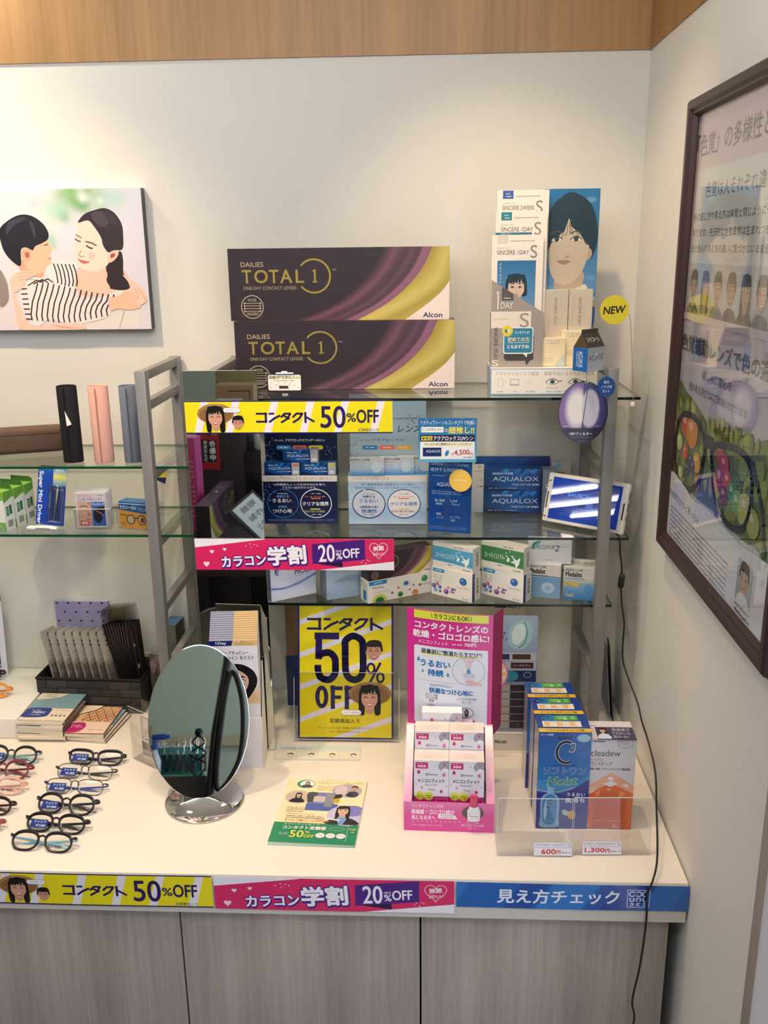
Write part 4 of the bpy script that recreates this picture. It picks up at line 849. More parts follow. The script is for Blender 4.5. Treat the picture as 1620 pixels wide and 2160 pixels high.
# ================================================================== middle glass shelf
def aqualox(c, Wd, Hd, small=False):   # art units = px of a 385 x 150 front
    c.grad(0, 0, Wd, Hd, [(0, '#123a6e'), (.5, '#1a5aa6'), (.8, '#144a90'), (1, '#0f2c62')], False)
    R = random.Random(int(Wd))
    for k in range(9): x = Wd*(0.3+R.random()*0.65); c.blob([(x, 0), (x-20, Hd*0.12), (x-60*R.random(), Hd*(0.15+.3*R.random())), (x+10, Hd*0.2), (x+25, 0)], R.choice(('#1f74c0', '#2b86cf', '#164f98', '#0f3a78')))
    c.blob([(0, Hd), (0, Hd*.75), (Wd*.3, Hd*.85), (Wd*.6, Hd*.95), (Wd*.6, Hd)], '#0d2554')
    c.T('BAUSCH + LOMB', Wd*.15, Hd*.17, Wd*.5, Hd*.26, '#dce8f4', 0.05); c.T('AQUALOX', Wd*.15, Hd*.36, Wd*.95, Hd*.6, '#cfe0f2', 0.0, res=4)
    c.T('ONE DAY', Wd*.49, Hd*.68, Wd*.73, Hd*.77, '#cfe0f2', 0.01); c.T('UV SHIN', Wd*.75, Hd*.68, Wd*.96, Hd*.77, '#e6eef8', 0.04)
    if not small: c.dash(Wd*.08, Hd*.87, Wd*.5, Hd*.05, '#a9c3e0', seed=3)
AQ = {'*': '#13366b', 'top': '#1c4a8c', 'right': '#c3c6cf', 'left': '#12305e'}
carton('lens_carton', 'blue daily lens carton lying lowest in the pair beside the white tablet', 'box', (-0.2655, -0.0740, Z2), -1.6, 0.129, 0.052, 0.035, AQ, {'front': (385, 152, lambda c: aqualox(c, 385, 152))}, 'blue daily lens cartons', 'gloss')
carton('lens_carton', 'blue daily lens carton stacked on its twin beside the white tablet', 'box', (-0.2650, -0.0730, Z2+0.0523), -1.2, 0.129, 0.050, 0.035, AQ, {'front': (385, 146, lambda c: aqualox(c, 385, 146))}, 'blue daily lens cartons', 'gloss')
m = MB()
for k, (z, h) in enumerate(((0.0004, 0.0515), (0.0523, 0.0497))):
    m.box(-0.0155, 0.0155, 0, 0.034, z, z+h, {'*': '#9aa0ad', 'front': '#8b92a2', 'top': '#7f8796'}, 'card')
    c = CV(m, (-0.0155, 0, z+h), (1, 0, 0), (0, 0, -1), 0.031, h, 90, 150, 'card'); c.dash(12, 14, 60, 7, '#c3c8d2', 5, 16, k+3)
    c.rect(20, 96, 44, 36, '#d9d9d6'); c.dash(26, 104, 30, 12, '#4b4f5a', seed=9, fill=1)
tag(m.build('end_carton', None, (-0.1835, -0.0800, Z2), (0, 0, 0)), 'narrow grey carton column at the right of the two blue daily lens cartons', 'box')
m = MB(); m.box(-0.088, 0.082, 0, 0.004, 0.0003, 0.1225, {'*': '#16407c', 'front': '#174a8c'}, 'card'); c = CV(m, (-0.088, 0, 0.1225), (1, 0, 0), (0, 0, -1), 0.17, 0.12, 500, 360, 'card'); c.blob([(380, 0), (340, 70), (300, 160), (500, 120), (500, 0)], '#12326a')
tag(m.build('backing_card', None, (-0.2600, -0.0345, Z2)), 'dark blue backing card behind the pair of blue daily lens cartons', 'card')
carton('lens_carton', 'pale carton with green and orange marks standing behind the white tablet', 'box', (-0.1530, -0.0390, Z2), 0, 0.044, 0.118, 0.004, '#b4b0a8',
       {'front': (140, 370, lambda c: (c.rect(12, 10, 80, 6, '#8f8b84'), c.ell(48, 50, 20, 22, '#7fa6ba'), c.rect(28, 96, 36, 34, '#3f7a4a'), c.rect(66, 96, 30, 34, '#c8623a')))})
def white_text(c):
    c.grad(0, 0, 100, 400, [(0, '#d8cfc6'), (.4, '#cfc6c0'), (1, '#a9b6cc')]); c.T('テ', 62, 14, 86, 34, '#4a4a50', 0.02); c.line([(0, 60), (90, 60)], 2, '#8a8684'); c.T('う', 70, 120, 90, 140, '#4a4a50', 0.02); c.T('心地', 55, 172, 95, 190, '#4a4a50', 0.03); c.dash(50, 50, 40, 8, '#77727a', seed=2)
carton('info_card', 'white text card standing between the blue leaflet and the blue cartons', 'card', (-0.3480, -0.0700, Z2), 0, 0.036, 0.112, 0.003, '#d5ccc4', {'front': (100, 400, white_text)})

def droplets(c, x, y, w, h, col, n, seed):
    R = random.Random(seed)
    for k in range(n): c.ell(x+w*R.random()**1.5, y+h*R.random(), 2+6*R.random(), 1.5+4*R.random(), col, 7, rot=R.random()*3)
def stepped(lab, loc, dark):
    t = thing('counter_display', lab, 'display stand', loc, 0, 'stepped card displays on the middle shelf')
    navy, ink, sub = ('#16244a', '#e6e9f0', '#6fa0d8') if dark else ('#b5c9de', '#3d4a5c', '#2a66a6')
    wd = 0.163 if dark else 0.171; m = MB()
    m.box(-wd/2, wd/2, 0, 0.055, 0.0004, 0.1100, {'*': '#101a38' if dark else '#a9bfd6', 'front': navy, 'top': '#0f1834' if dark else '#9fb4cc', 'right': '#0f1834' if dark else '#dfe6ee'}, 'gloss')
    c = CV(m, (-wd/2, 0, 0.1100), (1, 0, 0), (0, 0, -1), wd, 0.1095, 770, 485, 'gloss')
    c.grad(0, 0, 770, 485, [(0, '#1a2448'), (.6, '#141c3c'), (1, '#1a2a5c')] if dark else [(0, '#a5bdd6'), (.5, '#b6cce0'), (.8, '#9dbbd9'), (1, '#c4d8ea')])
    c.rect(0, 0, 770, 60, '#e9dfd6'); c.T('ボシュロム', 45, 22, 155, 40, '#6a5f5c', 0.0); c.T('アクアロックス', 170, 16, 400, 44, '#57504e', 0.0)
    if dark: c.T('ワンデー UV シン', 420, 16, 720, 44, '#57504e', 0.0)
    if dark: c.T('16時間後もレンズ水分の96%を保ち、', 110, 78, 660, 102, ink, 0); c.T('うるおい成分がひろがる。', 200, 110, 560, 132, ink, 0)
    else: c.T('高い酸素透過率で酸素をたっぷり届け、', 130, 78, 660, 100, '#3a4356', 0); c.T('装用16時間後もレンズのうるおいをキープする。', 70, 110, 720, 132, '#3a4356', 0)
    droplets(c, 0, 80, 120, 180, '#8fa8cc' if dark else '#6d86a8', 22, 3)
    for i, cx in enumerate((200, 545)):
        if not dark: c.ell(cx, 280, 158, 140, '#e6dedb' if i else '#c7ccd8')
        c.ring(cx, 280, 160, 142, 9, ('#2e6cb4', '#dfe3ea')[i] if dark else ('#1f3a72', '#34568e')[i], -100 if not i else 0, 250 if not i else 360, 44)
        c.dash(cx-50, 176, 100, 9, ink if dark else '#5c6474', seed=i+4)
    if dark:
        c.T('持続する', 136, 196, 264, 220, sub, .03); c.T('うるおい', 96, 232, 286, 270, ink, .03); c.T('快適な', 150, 300, 244, 324, sub, .03); c.T('つけ心地', 92, 334, 290, 374, ink, .03)
        c.dash(432, 202, 210, 15, '#c9745c', seed=8); c.rrect(495, 222, 100, 14, 6, '#c9623e'); c.T('クリアな視界', 405, 262, 676, 302, ink, .04); c.rrect(485, 330, 105, 12, 6, '#d8cb5c'); c.T('手元から遠くまで自然に', 424, 348, 640, 370, '#d6cf8c', 0.01); c.dash(488, 384, 110, 12, ink, seed=5)
        c.dash(40, 438, 690, 6, '#8d96b4', 2, 12, 6)
    else:
        c.T('持続する', 140, 196, 262, 222, '#2d3b58', .03); c.T('うるおい', 106, 232, 290, 270, sub, .02); c.T('2週間後も続く', 112, 300, 300, 322, '#2d3b58', .03); c.T('快適性', 126, 334, 280, 372, sub, .03); c.dash(140, 384, 110, 10, '#3a4356', seed=5)
        c.dash(440, 202, 200, 13, '#d88f7c', seed=8); c.rrect(495, 222, 100, 10, 5, '#d8765a'); c.T('クリアな視界', 410, 262, 676, 300, sub, .02); c.rrect(495, 326, 100, 9, 4, '#e0bb60'); c.T('手元から遠くまで自然に', 424, 344, 650, 366, '#3a4356', 0.01); c.dash(488, 382, 100, 12, '#8a8f9a', seed=5)
    m.build('base_box', t)
    m = MB(); z1 = 0.284; m.box(-wd/2+0.004, wd/2-(0.0 if dark else 0.004), 0.0245, 0.0265, 0.1102, z1, '#13213f' if dark else '#a3b3c4', 'gloss')
    c = CV(m, (-wd/2+0.004, 0.0245, z1), (1, 0, 0), (0, 0, -1), wd-0.006, z1-0.1104, 735, 770, 'gloss')
    c.grad(0, 0, 735, 770, [(0, '#141d42'), (1, '#0f1834')] if dark else [(0, '#8fa6bc'), (.6, '#98acbf'), (1, '#a9bac9')])
    y = 440; c.T('ボシュロム', 100, y, 195, y+18, ink if dark else '#39465a', 0); c.T('アクアロックス' + ('ワンデーUVシン' if dark else ''), 212, y-6, 620 if dark else 520, y+22, ink if dark else '#39465a', .015)
    for k, q in enumerate(('#3f86c8', '#c8643c', '#c9b23c') if dark else ('#2f78b8', '#e0684a', '#e0a23c')): c.rrect(118+165*k, y+60, 150, 40, 18, q); c.dash(150+165*k, y+74, 86, 12, '#2b3350' if dark and k else '#dfe6f0', seed=k)
    if not dark: c.T('レンズ', 470, 300, 690, 372, '#222c3e', 0.01, 0, 0.2); c.dash(420, 230, 240, 14, '#39465a', seed=12)
    droplets(c, 0, 420, 90, 250, '#7f96bc' if dark else '#4f6580', 34, 5); droplets(c, 620 if dark else 560, 200 if not dark else 500, 110, 90, '#7f96bc' if dark else '#3d5470', 16, 8)
    m.build('back_card', t)
    if dark:
        for x, z in ((-0.0385, 0.1104), (0.0405, 0.1104), (0.003, 0.1384)):
            m = MB(); m.box(x-0.0385, x+0.0385, 0.002, 0.022, z, z+0.0278, AQ, 'gloss'); c = CV(m, (x-0.0385, 0.002, z+0.0278), (1, 0, 0), (0, 0, -1), 0.060, 0.0276, 280, 125, 'gloss'); aqualox(c, 280, 125, True)
            c = CV(m, (x+0.0215, 0.002, z+0.0278), (1, 0, 0), (0, 0, -1), 0.0165, 0.0276, 75, 125, 'gloss'); c.rect(0, 0, 75, 125, '#aeb2be'); c.rect(8, 10, 60, 34, '#c9806a' if x < 0 else ('#cdbf5a' if x > .02 else '#a3a8b8')); c.rect(14, 84, 46, 24, '#dedfe0'); free(m.build('sample_box', t), t, 'small blue lens box %s on the dark stepped display' % ('topmost of three' if z > .12 else 'at the lower left' if x < 0 else 'at the lower right'), 'box', 'small blue boxes on the dark display')
    else:
        for x, y_, z0, lo in ((-0.0435, -0.0012, 0.1104, 0), (0.0205, 0.006, 0.1104, 1), (0.0610, 0.013, 0.1104, 2)):
            m = MB(); h = 0.040; m.box(x-0.037, x+0.037, y_, y_+0.0065, z0, z0+h, {'*': '#b9c2cc', 'top': '#c9c4be'}, 'gloss'); c = CV(m, (x-0.037, y_, z0+h), (1, 0, 0), (0, 0, -1), 0.074, h, 345, 185, 'gloss')
            c.grad(0, 0, 345, 185, [(0, '#c4c3c2'), (.55, '#bcc6d0'), (.8, '#7fa9ce'), (1, '#3f80bc')]); c.T('BAUSCH + LOMB', 8, 16, 200, 34, '#2d3440', 0.05); c.T('AQUALOX', 10, 44, 150, 66, '#8a97a6', 0); c.dash(10, 78, 130, 9, '#7d8794', seed=2); c.dash(30, 98, 100, 6, '#7d8794', seed=3)
            c.ell(265, 95, 68, 70, '#a4bccf'); c.ell(268, 88, 62, 62, '#bcc9d4'); c.ring(265, 97, 66, 66, 5, '#5f93c4', 10, 170, 24); c.ell(262, 80, 38, 34, '#c9d0d6'); free(m.build('sample_box', t), t, 'small white and blue lens box %s on the pale stepped display' % ('at the left front', 'in the middle', 'at the right back')[lo], 'box', 'small white boxes on the pale display')
stepped('dark navy stepped card display with three small blue boxes on the middle shelf', (-0.7350, -0.1640, Z2), True)
stepped('pale blue stepped card display with three white lens boxes on the middle shelf', (-0.5440, -0.1660, Z2), False)

# blue leaflet with a yellow disc, and the promo card above it
m = MB(); w, h = 0.0915, 0.157; m.box(-w/2, w/2, 0, 0.006, 0.0004, h, {'*': '#15458a', 'right': '#c9ccd4', 'top': '#cfd4da'}, 'gloss'); c = face_of(m, 'front', w, h, .1, 290, 500, 'gloss')
c.grad(0, 0, 290, 500, [(0, '#1d5a9c'), (.35, '#164a90'), (.7, '#123c80'), (1, '#1a4f9a')])
c.T('16時間後もレンズ水分96%', 12, 20, 270, 44, '#cfe0f2', 0); c.T('維持する持続保湿', 12, 56, 230, 84, '#cfe0f2', 0); c.dash(24, 108, 90, 7, '#9fb9d8', seed=1)
c.T('AQUALOX', 56, 156, 190, 186, '#d6e2f0', 0); c.rect(36, 186, 100, 18, '#12366a'); c.dash(24, 216, 200, 7, '#9fb9d8', 2, 14, 3)
for a, b, x, y in (('高い酸素', '透過性', 44, 272), ('UV', 'ブロック', 150, 272), ('薄型', 'レンズ', 54, 366), ('クリアな', '視界', 148, 384)): c.T(a, x, y, x+len(a)*17+(14 if a == 'UV' else 0), y+18, '#b9cfe8', 0); c.T(b, x+6, y+24, x+6+len(b)*15, y+40, '#b9cfe8', 0)
c.dash(12, 460, 250, 4, '#7f9fc8', 3, 9, 4); leaflet_o = m.build('blue_leaflet', None, (-0.411, -0.225, Z2), (math.radians(-2), 0, math.radians(-13.5))); tag(leaflet_o, 'dark blue standing leaflet with white text on the middle shelf', 'leaflet')
t = thing('round_sticker', 'round yellow disc with a small grey square stuck on the blue leaflet', 'sticker', (-0.3890, -0.2340, 1.3190), math.radians(-13.5))
m = MB(); m.prism([(0.0238*math.cos(2*PI*k/36), 0.0238*math.sin(2*PI*k/36)) for k in range(36)], 0.0006, lambda u, v, w_: Vector((u, -w_, v)), '#f0c65a', 'card')
c = CV(m, (-0.0238, 0, 0.0238), (1, 0, 0), (0, 0, -1), 0.0476, 0.0476, 160, 160, 'card'); c.dash(30, 70, 100, 16, '#f6dfa0', seed=5, fill=1); m.build('disc', t)
t = thing('promo_card', 'blue and white price card reading 4,500 yen above the blue leaflet', 'sign', (-0.4165, -0.2405, 1.3600))
m = MB(); w, h = 0.119, 0.0925; m.box(-w/2, w/2, -0.0008, 0, 0, h, '#d9dde4', 'gloss'); c = face_of(m, 'front', w, h, .1, 398, 310, 'gloss'); c.o.y = -0.0008
c.grad(0, 0, 398, 310, [(0, '#2a6ea8'), (.5, '#3487b8'), (1, '#5fb0d0')])
for x in (10, 60, 250, 330): c.line([(x+50, 0), (x, 90)], 3, '#7fb8d8')
c.T('アクティブシーンもコンタクトで快適に', 12, 18, 390, 46, '#eaf2fa', 0.01); c.rect(20, 62, 152, 38, '#f2f2f0'); c.T('メガネスーパー', 60, 72, 166, 88, '#2d2d52', 0.03); c.ring(40, 80, 14, 9, 2, '#8a8aa0')
c.T('の', 180, 76, 204, 98, '#f0e25a', 0.03); c.T('超推し!!', 208, 62, 380, 108, '#f2e456', 0.04); c.rect(12, 118, 374, 170, '#f0eff0'); c.rect(12, 118, 374, 46, '#17143c')
c.rect(20, 126, 76, 30, '#efe04a'); c.T('新商品', 26, 131, 92, 152, '#17143c', 0.03); c.T('アクアロックスUVシン', 104, 126, 374, 158, '#f2f2f4', 0.03)
c.rect(42, 180, 322, 12, '#f3ec9a'); c.T('ボシュロム史上最高のシリコーンコンタクト', 42, 172, 364, 190, '#2a2640', 0.02); c.rect(30, 206, 128, 62, '#142a66'); c.T('AQUALOX', 52, 222, 152, 244, '#dfe8f4', 0); c.ell(196, 246, 12, 22, '#2f7fc0', rot=.4)
c.T('1箱', 228, 246, 244, 258, '#b02a38', 0.02); c.T('4,500', 246, 222, 350, 262, '#c22a3c', 0.03, -2); c.T('円', 354, 242, 374, 262, '#c22a3c', 0.02); c.dash(310, 270, 66, 9, '#2a2640', seed=4); m.build('card_face', t)
m = MB(); m.box(-0.006, 0.006, 0.0002, 0.0015, -0.1555, 0.012, '#ffffff', 'acrylic'); m.box(-0.012, 0.012, -0.006, 0.008, -0.1563, -0.1548, '#ffffff', 'acrylic'); m.build('clear_stem', t)

# tablet
t = thing('tablet_screen', 'white-framed tablet with a lit blue screen leaning on the middle shelf', 'tablet', (-0.2080, -0.1535, Z2), rot=(0, 0, math.radians(-34.9)))
t.rotation_euler = (math.radians(-16), 0, math.radians(-34.9)); t.location.z = Z2 + 0.0052
m = MB(); W_, H_, D_ = 0.186, 0.108, 0.014
m.box(0, W_, 0.000, D_, 0, H_, '#e4dcd2', 'plastic', 0.0045, 3); m.box(0.001, W_-0.001, -0.0008, 0.004, 0.001, H_-0.001, '#eae3da', 'plastic', 0.002, 2)
for x in (0.0055, W_-0.0055):
    m.box(x-0.0014, x+0.0014, -0.0012, 0, 0.030, 0.066, '#1c1a1a', 'plastic')
for z in (0.012, 0.090): m.lathe([(0.002, 0), (0.002, 0.0008)], '#2a2828', 'plastic', 10, Matrix.Translation((0.006, -0.0008, z)) @ Matrix.Rotation(PI/2, 4, 'X'))
for z0, z1_ in ((0.03, 0.04), (0.05, 0.066), (0.074, 0.09)): m.box(W_-0.001, W_+0.0006, 0.005, 0.008, z0, z1_, '#4a4030', 'plastic')
m.build('casing', t)
m = MB(); c = CV(m, (0.0135, -0.0010, H_-0.0085), (1, 0, 0), (0, 0, -1), W_-0.027, H_-0.017, 480, 290, 'screen')
c.field(0, 0, 480, 290, 14, 10, lambda u, v: mixc(lin('#1a2f7c'), lin('#243f9c'), 0.5+0.5*math.sin(5*u+3*v)*math.cos(3*v-u)))
c.T('BAUSCH+LOMB', 120, 92, 400, 118, '#4f86d8', 0.04, 0); c.rect(180, 140, 70, 44, '#182a6a'); c.rect(250, 140, 50, 44, '#3a58b0'); c.dash(190, 190, 130, 8, '#5a78c4', seed=4); c.dash(80, 236, 220, 7, '#4565b8', 2, 14, 3); c.rect(60, 150, 24, 40, '#22388a')
for k in range(7): c.line(spl([(330+k*12, 250-k*9), (345+k*10, 225-k*8), (365+k*12, 215-k*14)], 4, False), 3, '#5f86d8')
m.build('screen', t)
m = MB()
for x in (0.06, 0.12): m.tube([(x, D_, 0.062), (x, 0.050, 0.0125)], 0.0022, '#d8d0c6', 'plastic', 8)
m.tube([(0.06, 0.050, 0.0125), (0.12, 0.050, 0.0125)], 0.0022, '#d8d0c6', 'plastic', 8); m.build('prop_stand', t)
t = thing('power_cord', 'thin black power cord with a ferrite bead hanging from the tablet past the counter', 'cord', (0, 0, 0))
P1 = [(-0.068, -0.232, Z2+0.012), (-0.064, -0.252, Z2+0.005), (-0.0605, -0.2640, Z2+0.003), (-0.0597, -0.2665, 1.194), (-0.0575, -0.266, 1.170), (-0.0518, -0.262, 1.142), (-0.0500, -0.26, 1.099), (-0.0460, -0.26, 1.055), (-0.0390, -0.262, 1.013), (-0.0400, -0.265, 0.965), (-0.0370, -0.268, 0.925), (-0.0240, -0.29, 0.885),
      (-0.0130, -0.32, 0.855), (-0.0125, -0.36, 0.836), (-0.0135, -0.42, 0.828), (-0.0100, -0.48, 0.792), (-0.0260, -0.565, 0.768), (-0.0420, -0.645, 0.750), (-0.0560, -0.700, 0.741), (-0.0700, -0.728, 0.724), (-0.0760, -0.7262, 0.700), (-0.0735, -0.7262, 0.660), (-0.0750, -0.727, 0.610), (-0.0785, -0.724, 0.541), (-0.0860, -0.722, 0.470), (-0.0800, -0.722, 0.426), (-0.0950, -0.722, 0.34), (-0.1000, -0.722, 0.2), (-0.11, -0.74, 0.004)]
m = MB(); m.tube(spl(P1, 5, False), 0.0019, '#1b1412', 'black_rubber', 8); m.build('cable', t)
m = MB(); m.lathe([(0.0025, -0.016), (0.0060, -0.013), (0.0066, -0.010), (0.0066, 0.010), (0.0060, 0.013), (0.0025, 0.016)], '#1a1716', 'black_rubber', 16, Matrix.Translation((-0.0502, -0.2605, 1.108)) @ Matrix.Rotation(0.08, 4, 'Y')); m.build('ferrite_bead', t)

# ================================================================== lower glass shelf
def moist(c):
    c.grad(0, 0, 420, 330, [(0, '#dfe6f4'), (.5, '#c9d4ea'), (1, '#d9dfee')]); c.blob([(40, 60), (70, 20), (140, 0), (110, 40), (80, 80), (70, 110), (45, 100)], '#3d66b0')
    for k in range(3): c.line(spl([(55+k*14, 100), (80+k*14, 50), (150+k*10, 8)], 5, False), 5, '#dfe6f4')
    c.T('1·DAY', 96, 50, 172, 72, '#5f76a8', 0); c.T('ACUVUE', 170, 30, 405, 82, '#2b3a66', 0, res=4); c.T('MOIST', 226, 90, 400, 128, '#24427e', 0.05, 0, .2); c.dash(220, 138, 180, 7, '#7a88a8', seed=3)
    c.line(spl([(0, 215), (120, 228), (260, 205), (420, 150)], 8, False), 9, '#3f6cb4'); c.line(spl([(0, 226), (140, 238), (280, 212), (420, 160)], 8, False), 6, '#7f9fd0')
carton('lens_carton', 'pale blue carton with a blue swoosh at the left end of the lower shelf', 'box', (-0.7480, -0.2280, Z3), 33.0, 0.1075, 0.0870, 0.026, {'*': '#c9d2e4', 'left': '#a3adc4', 'top': '#dbe2f0'}, {'front': (420, 330, moist)})
def oasys(c):
    c.grad(0, 0, 310, 340, [(0, '#a9bcd0'), (.6, '#a4b8cc'), (1, '#8fa6be')]); c.T('Oasys', 40, 40, 180, 92, '#4d6076', 0, res=3); c.dash(40, 100, 150, 7, '#6a7d94', seed=1)
    c.blob([(60, 200), (160, 150), (300, 150), (310, 200), (180, 190)], '#86a4bc'); c.line(spl([(0, 290), (90, 230), (200, 200), (310, 200)], 6, False), 4, '#7a98b4')
carton('lens_carton', 'grey blue lens carton beside the pale blue swoosh carton', 'box', (-0.6370, -0.2270, Z3), 24.0, 0.082, 0.088, 0.046, {'*': '#93a2b4', 'left': '#6f7b88', 'top': '#a9b6c4'}, {'front': (310, 340, oasys)})
def myday(c):
    c.rect(0, 0, 620, 215, '#ece6dc'); c.rect(12, 6, 170, 40, '#1e86bc'); c.dash(60, 18, 80, 14, '#dfeaf2', seed=2, fill=1); c.T('MyDay', 46, 60, 152, 92, '#4a4a4c', 0.01); c.dash(50, 112, 150, 6, '#9a9690', 2, 14, 4)
    for x, y, r, a, b in ((110, 210, 70, '#c9cf5a', '#2f7a3c'), (310, 180, 28, '#6aa84a', '#2f7a3c'), (365, 80, 26, '#6f9fd4', '#2b66b4'), (290, 110, 13, '#e0a24a', '#c8823a'), (230, 150, 12, '#6aa84a', '#2f6a3c'), (400, 150, 8, '#6a6a5a', '#4a4a3a'), (455, 190, 30, '#d8744a', '#e0b24a'), (500, 120, 16, '#c9b24a', '#8a6a2a'), (440, 110, 8, '#5a4a3a', '#5a4a3a')):
        c.ell(x, y, r, r, a); c.ell(x+2, y+2, r*.62, r*.62, b); c.ell(x, y, r*.3, r*.3, mixc(lin(b), lin('#0f2a14'), .5))
    c.ell(545, 62, 30, 30, '#2f8a4a'); c.ell(537, 54, 12, 12, '#6fb87a'); c.T('CooperVision', 508, 108, 606, 128, '#8a8680', 0)
md = carton('lens_carton', 'long white lens carton with coloured circles under the plum carton, lower shelf', 'box', (-0.5160, -0.2250, Z3), 29.0, 0.156, 0.0495, 0.036, {'*': '#dfd8cc', 'left': '#cfd4c6', 'top': '#e2dcd0'}, {'front': (620, 215, myday), 'left': (140, 215, lambda c: (c.rect(50, 100, 60, 100, '#1e6fa8'), c.dash(10, 20, 110, 10, '#5f8a6a', 3, 22, 2)))})
carton('lens_carton', 'small plum and gold lens carton resting on the long white carton with circles', 'box', (-0.5150, -0.2230, Z3+0.0497), 29.5, 0.156, 0.0580, 0.034, TB, {'front': (1355, 437, total_front)})
def rohto(c, q, q2, sub):
    c.grad(0, 0, 285, 160, [(0, q), (1, q2)]); c.rect(0, 0, 285, 24, '#e9e2d6'); c.dash(150, 6, 90, 11, '#6a6a70', seed=2); c.T('ロートモイストアイ', 26, 62, 150, 96, '#eef2ea', 0.01)
    c.poly([(0, 118), (285, 118), (285, 160), (0, 160)], '#ece6da'); c.poly([(0, 105), (285, 128), (285, 118), (0, 110)], q)
    for pts in ([(205, 60), (240, 80), (262, 58), (256, 100), (235, 130), (228, 104), (196, 96), (222, 86)], [(180, 70), (195, 78), (188, 100), (170, 96)]): c.poly(pts, '#eef2ee')
    R = random.Random(3)
    for k in range(7): x, y = 150+R.random()*60, 26+R.random()*60; c.poly([(x, y), (x+10, y+4), (x+4, y+12)], '#e6eef0')
    c.dash(110, 126, 34, 10, '#4a5a8a', seed=3, fill=1); c.T('2week', 215, 136, 270, 150, '#4a5a6a', 0)
def cooper(c):
    c.rect(0, 0, 285, 192, '#e9e4dc'); c.rect(10, 8, 80, 24, '#1e8fbc'); c.dash(26, 14, 48, 11, '#e6f0f4', seed=2, fill=1); c.dash(14, 50, 60, 7, '#8a8680', 4, 14, 5)
    c.ell(222, 62, 26, 26, '#2f66b0'); c.ell(214, 54, 9, 9, '#7fa6d8'); c.T('CooperVision', 176, 98, 264, 116, '#8a8680', 0)
    for x, y, r, q in ((18, 130, 16, '#6a3f8f'), (42, 112, 12, '#c8466a'), (60, 132, 13, '#3f5fb4'), (30, 156, 14, '#4a9fd0'), (62, 160, 10, '#6a3f8f'), (105, 155, 17, '#7a2f86'), (118, 124, 8, '#c8466a'), (150, 130, 10, '#5a3f9f'), (156, 150, 8, '#a83a7a'), (168, 128, 7, '#6a3f8f'), (140, 148, 7, '#3f5fb4')):
        c.ell(x, y, r, r, q, 14); c.ell(x-r*.2, y-r*.2, r*.4, r*.4, mixc(lin(q), lin('#ffffff'), .4), 8)
    c.T('2week', 214, 170, 264, 182, '#8a8680', 0)
SD = {'front': 0}
def spine(c):
    c.rect(0, 0, 26, 200, '#1c3c72'); c.rect(26, 0, 60, 200, '#e0dbd2')
    for k in range(14): c.rect(42, 40+k*8, 26, (3, 5, 2, 6)[k % 4], '#2a2a2a')
def spine2(c):
    c.rect(0, 0, 86, 200, '#d9d4ca')
    for k in range(14): c.rect(38, 40+k*8, 24, (3, 5, 2, 6)[k % 4], '#2a2a2a')
CW = {'*': '#ddd8ce', 'top': '#e6e0d6'}
carton('lens_carton', 'white lens carton with purple bubbles under the light blue carton', 'box', (-0.4050, -0.2270, Z3), -33.5, 0.1030, 0.0640, 0.034, CW, {'front': (285, 192, cooper), 'right': (86, 200, spine)}, 'white bubble cartons')
carton('lens_carton', 'white lens carton with purple bubbles under the green carton', 'box', (-0.2960, -0.2270, Z3), -35.0, 0.1030, 0.0635, 0.034, CW, {'front': (285, 192, cooper), 'right': (86, 200, spine)}, 'white bubble cartons')
carton('lens_carton', 'light blue bird-patterned lens carton stacked on a white bubble carton', 'box', (-0.4035, -0.2260, Z3+0.0642), -33.5, 0.1010, 0.0560, 0.030, CW, {'front': (285, 160, lambda c: rohto(c, '#5faed0', '#3f96c0', 0)), 'right': (86, 200, spine2)}, 'bird pattern cartons')
carton('lens_carton', 'green bird-patterned lens carton stacked on a white bubble carton', 'box', (-0.2975, -0.2265, Z3+0.0637), -34.0, 0.1030, 0.0585, 0.030, CW, {'front': (285, 160, lambda c: rohto(c, '#4a8a54', '#3f7c4a', 0)), 'right': (86, 200, spine2)}, 'bird pattern cartons')
def medalist(c, toric):
    if toric: c.grad(0, 0, 240, 250, [(0, '#cfcac4'), (.4, '#d3cec6'), (.42, '#8fb4d0'), (1, '#2f7ab4')])
    else: c.grad(0, 0, 240, 250, [(0, '#d6cfc6'), (.36, '#d6cfc6'), (.37, '#6f97bd'), (1, '#86a8c4')])
    c.T('BAUSCH + LOMB', 16, 14, 130, 28, '#2c2c30', 0.05); c.T('Medalist', 14, 36, 126, 72, '#1c1c20', 0.05, res=4); c.dash(14, 82, 130, 8, '#3a3a40', seed=2, fill=.9)
    if toric:
        c.blob([(0, 100), (120, 108), (240, 98), (240, 106), (120, 116), (0, 110)], '#dcc46a'); c.rect(4, 122, 106, 24, '#e0b24a'); c.T('Toric', 16, 127, 60, 141, '#8a6a2a', 0.03); c.ring(178, 162, 28, 34, 6, '#2f7ac0', 100, 280, 24); c.ell(182, 165, 22, 28, '#4f94cc'); c.T('2week', 20, 200, 76, 230, '#dfc88a', 0.01)
    else: c.line([(0, 88), (240, 92)], 5, '#2a4f86'); c.ell(150, 175, 50, 42, '#a9bfd2'); c.ring(150, 175, 34, 28, 3, '#cfdbe6'); c.ell(150, 175, 16, 14, '#8fabc6')
carton('lens_carton', 'white and grey blue lens carton under the small white carton with a green arc', 'box', (-0.2060, -0.2200, Z3), -14.0, 0.0700, 0.0760, 0.030, CW, {'front': (240, 250, lambda c: medalist(c, False)), 'right': (86, 200, spine2)})
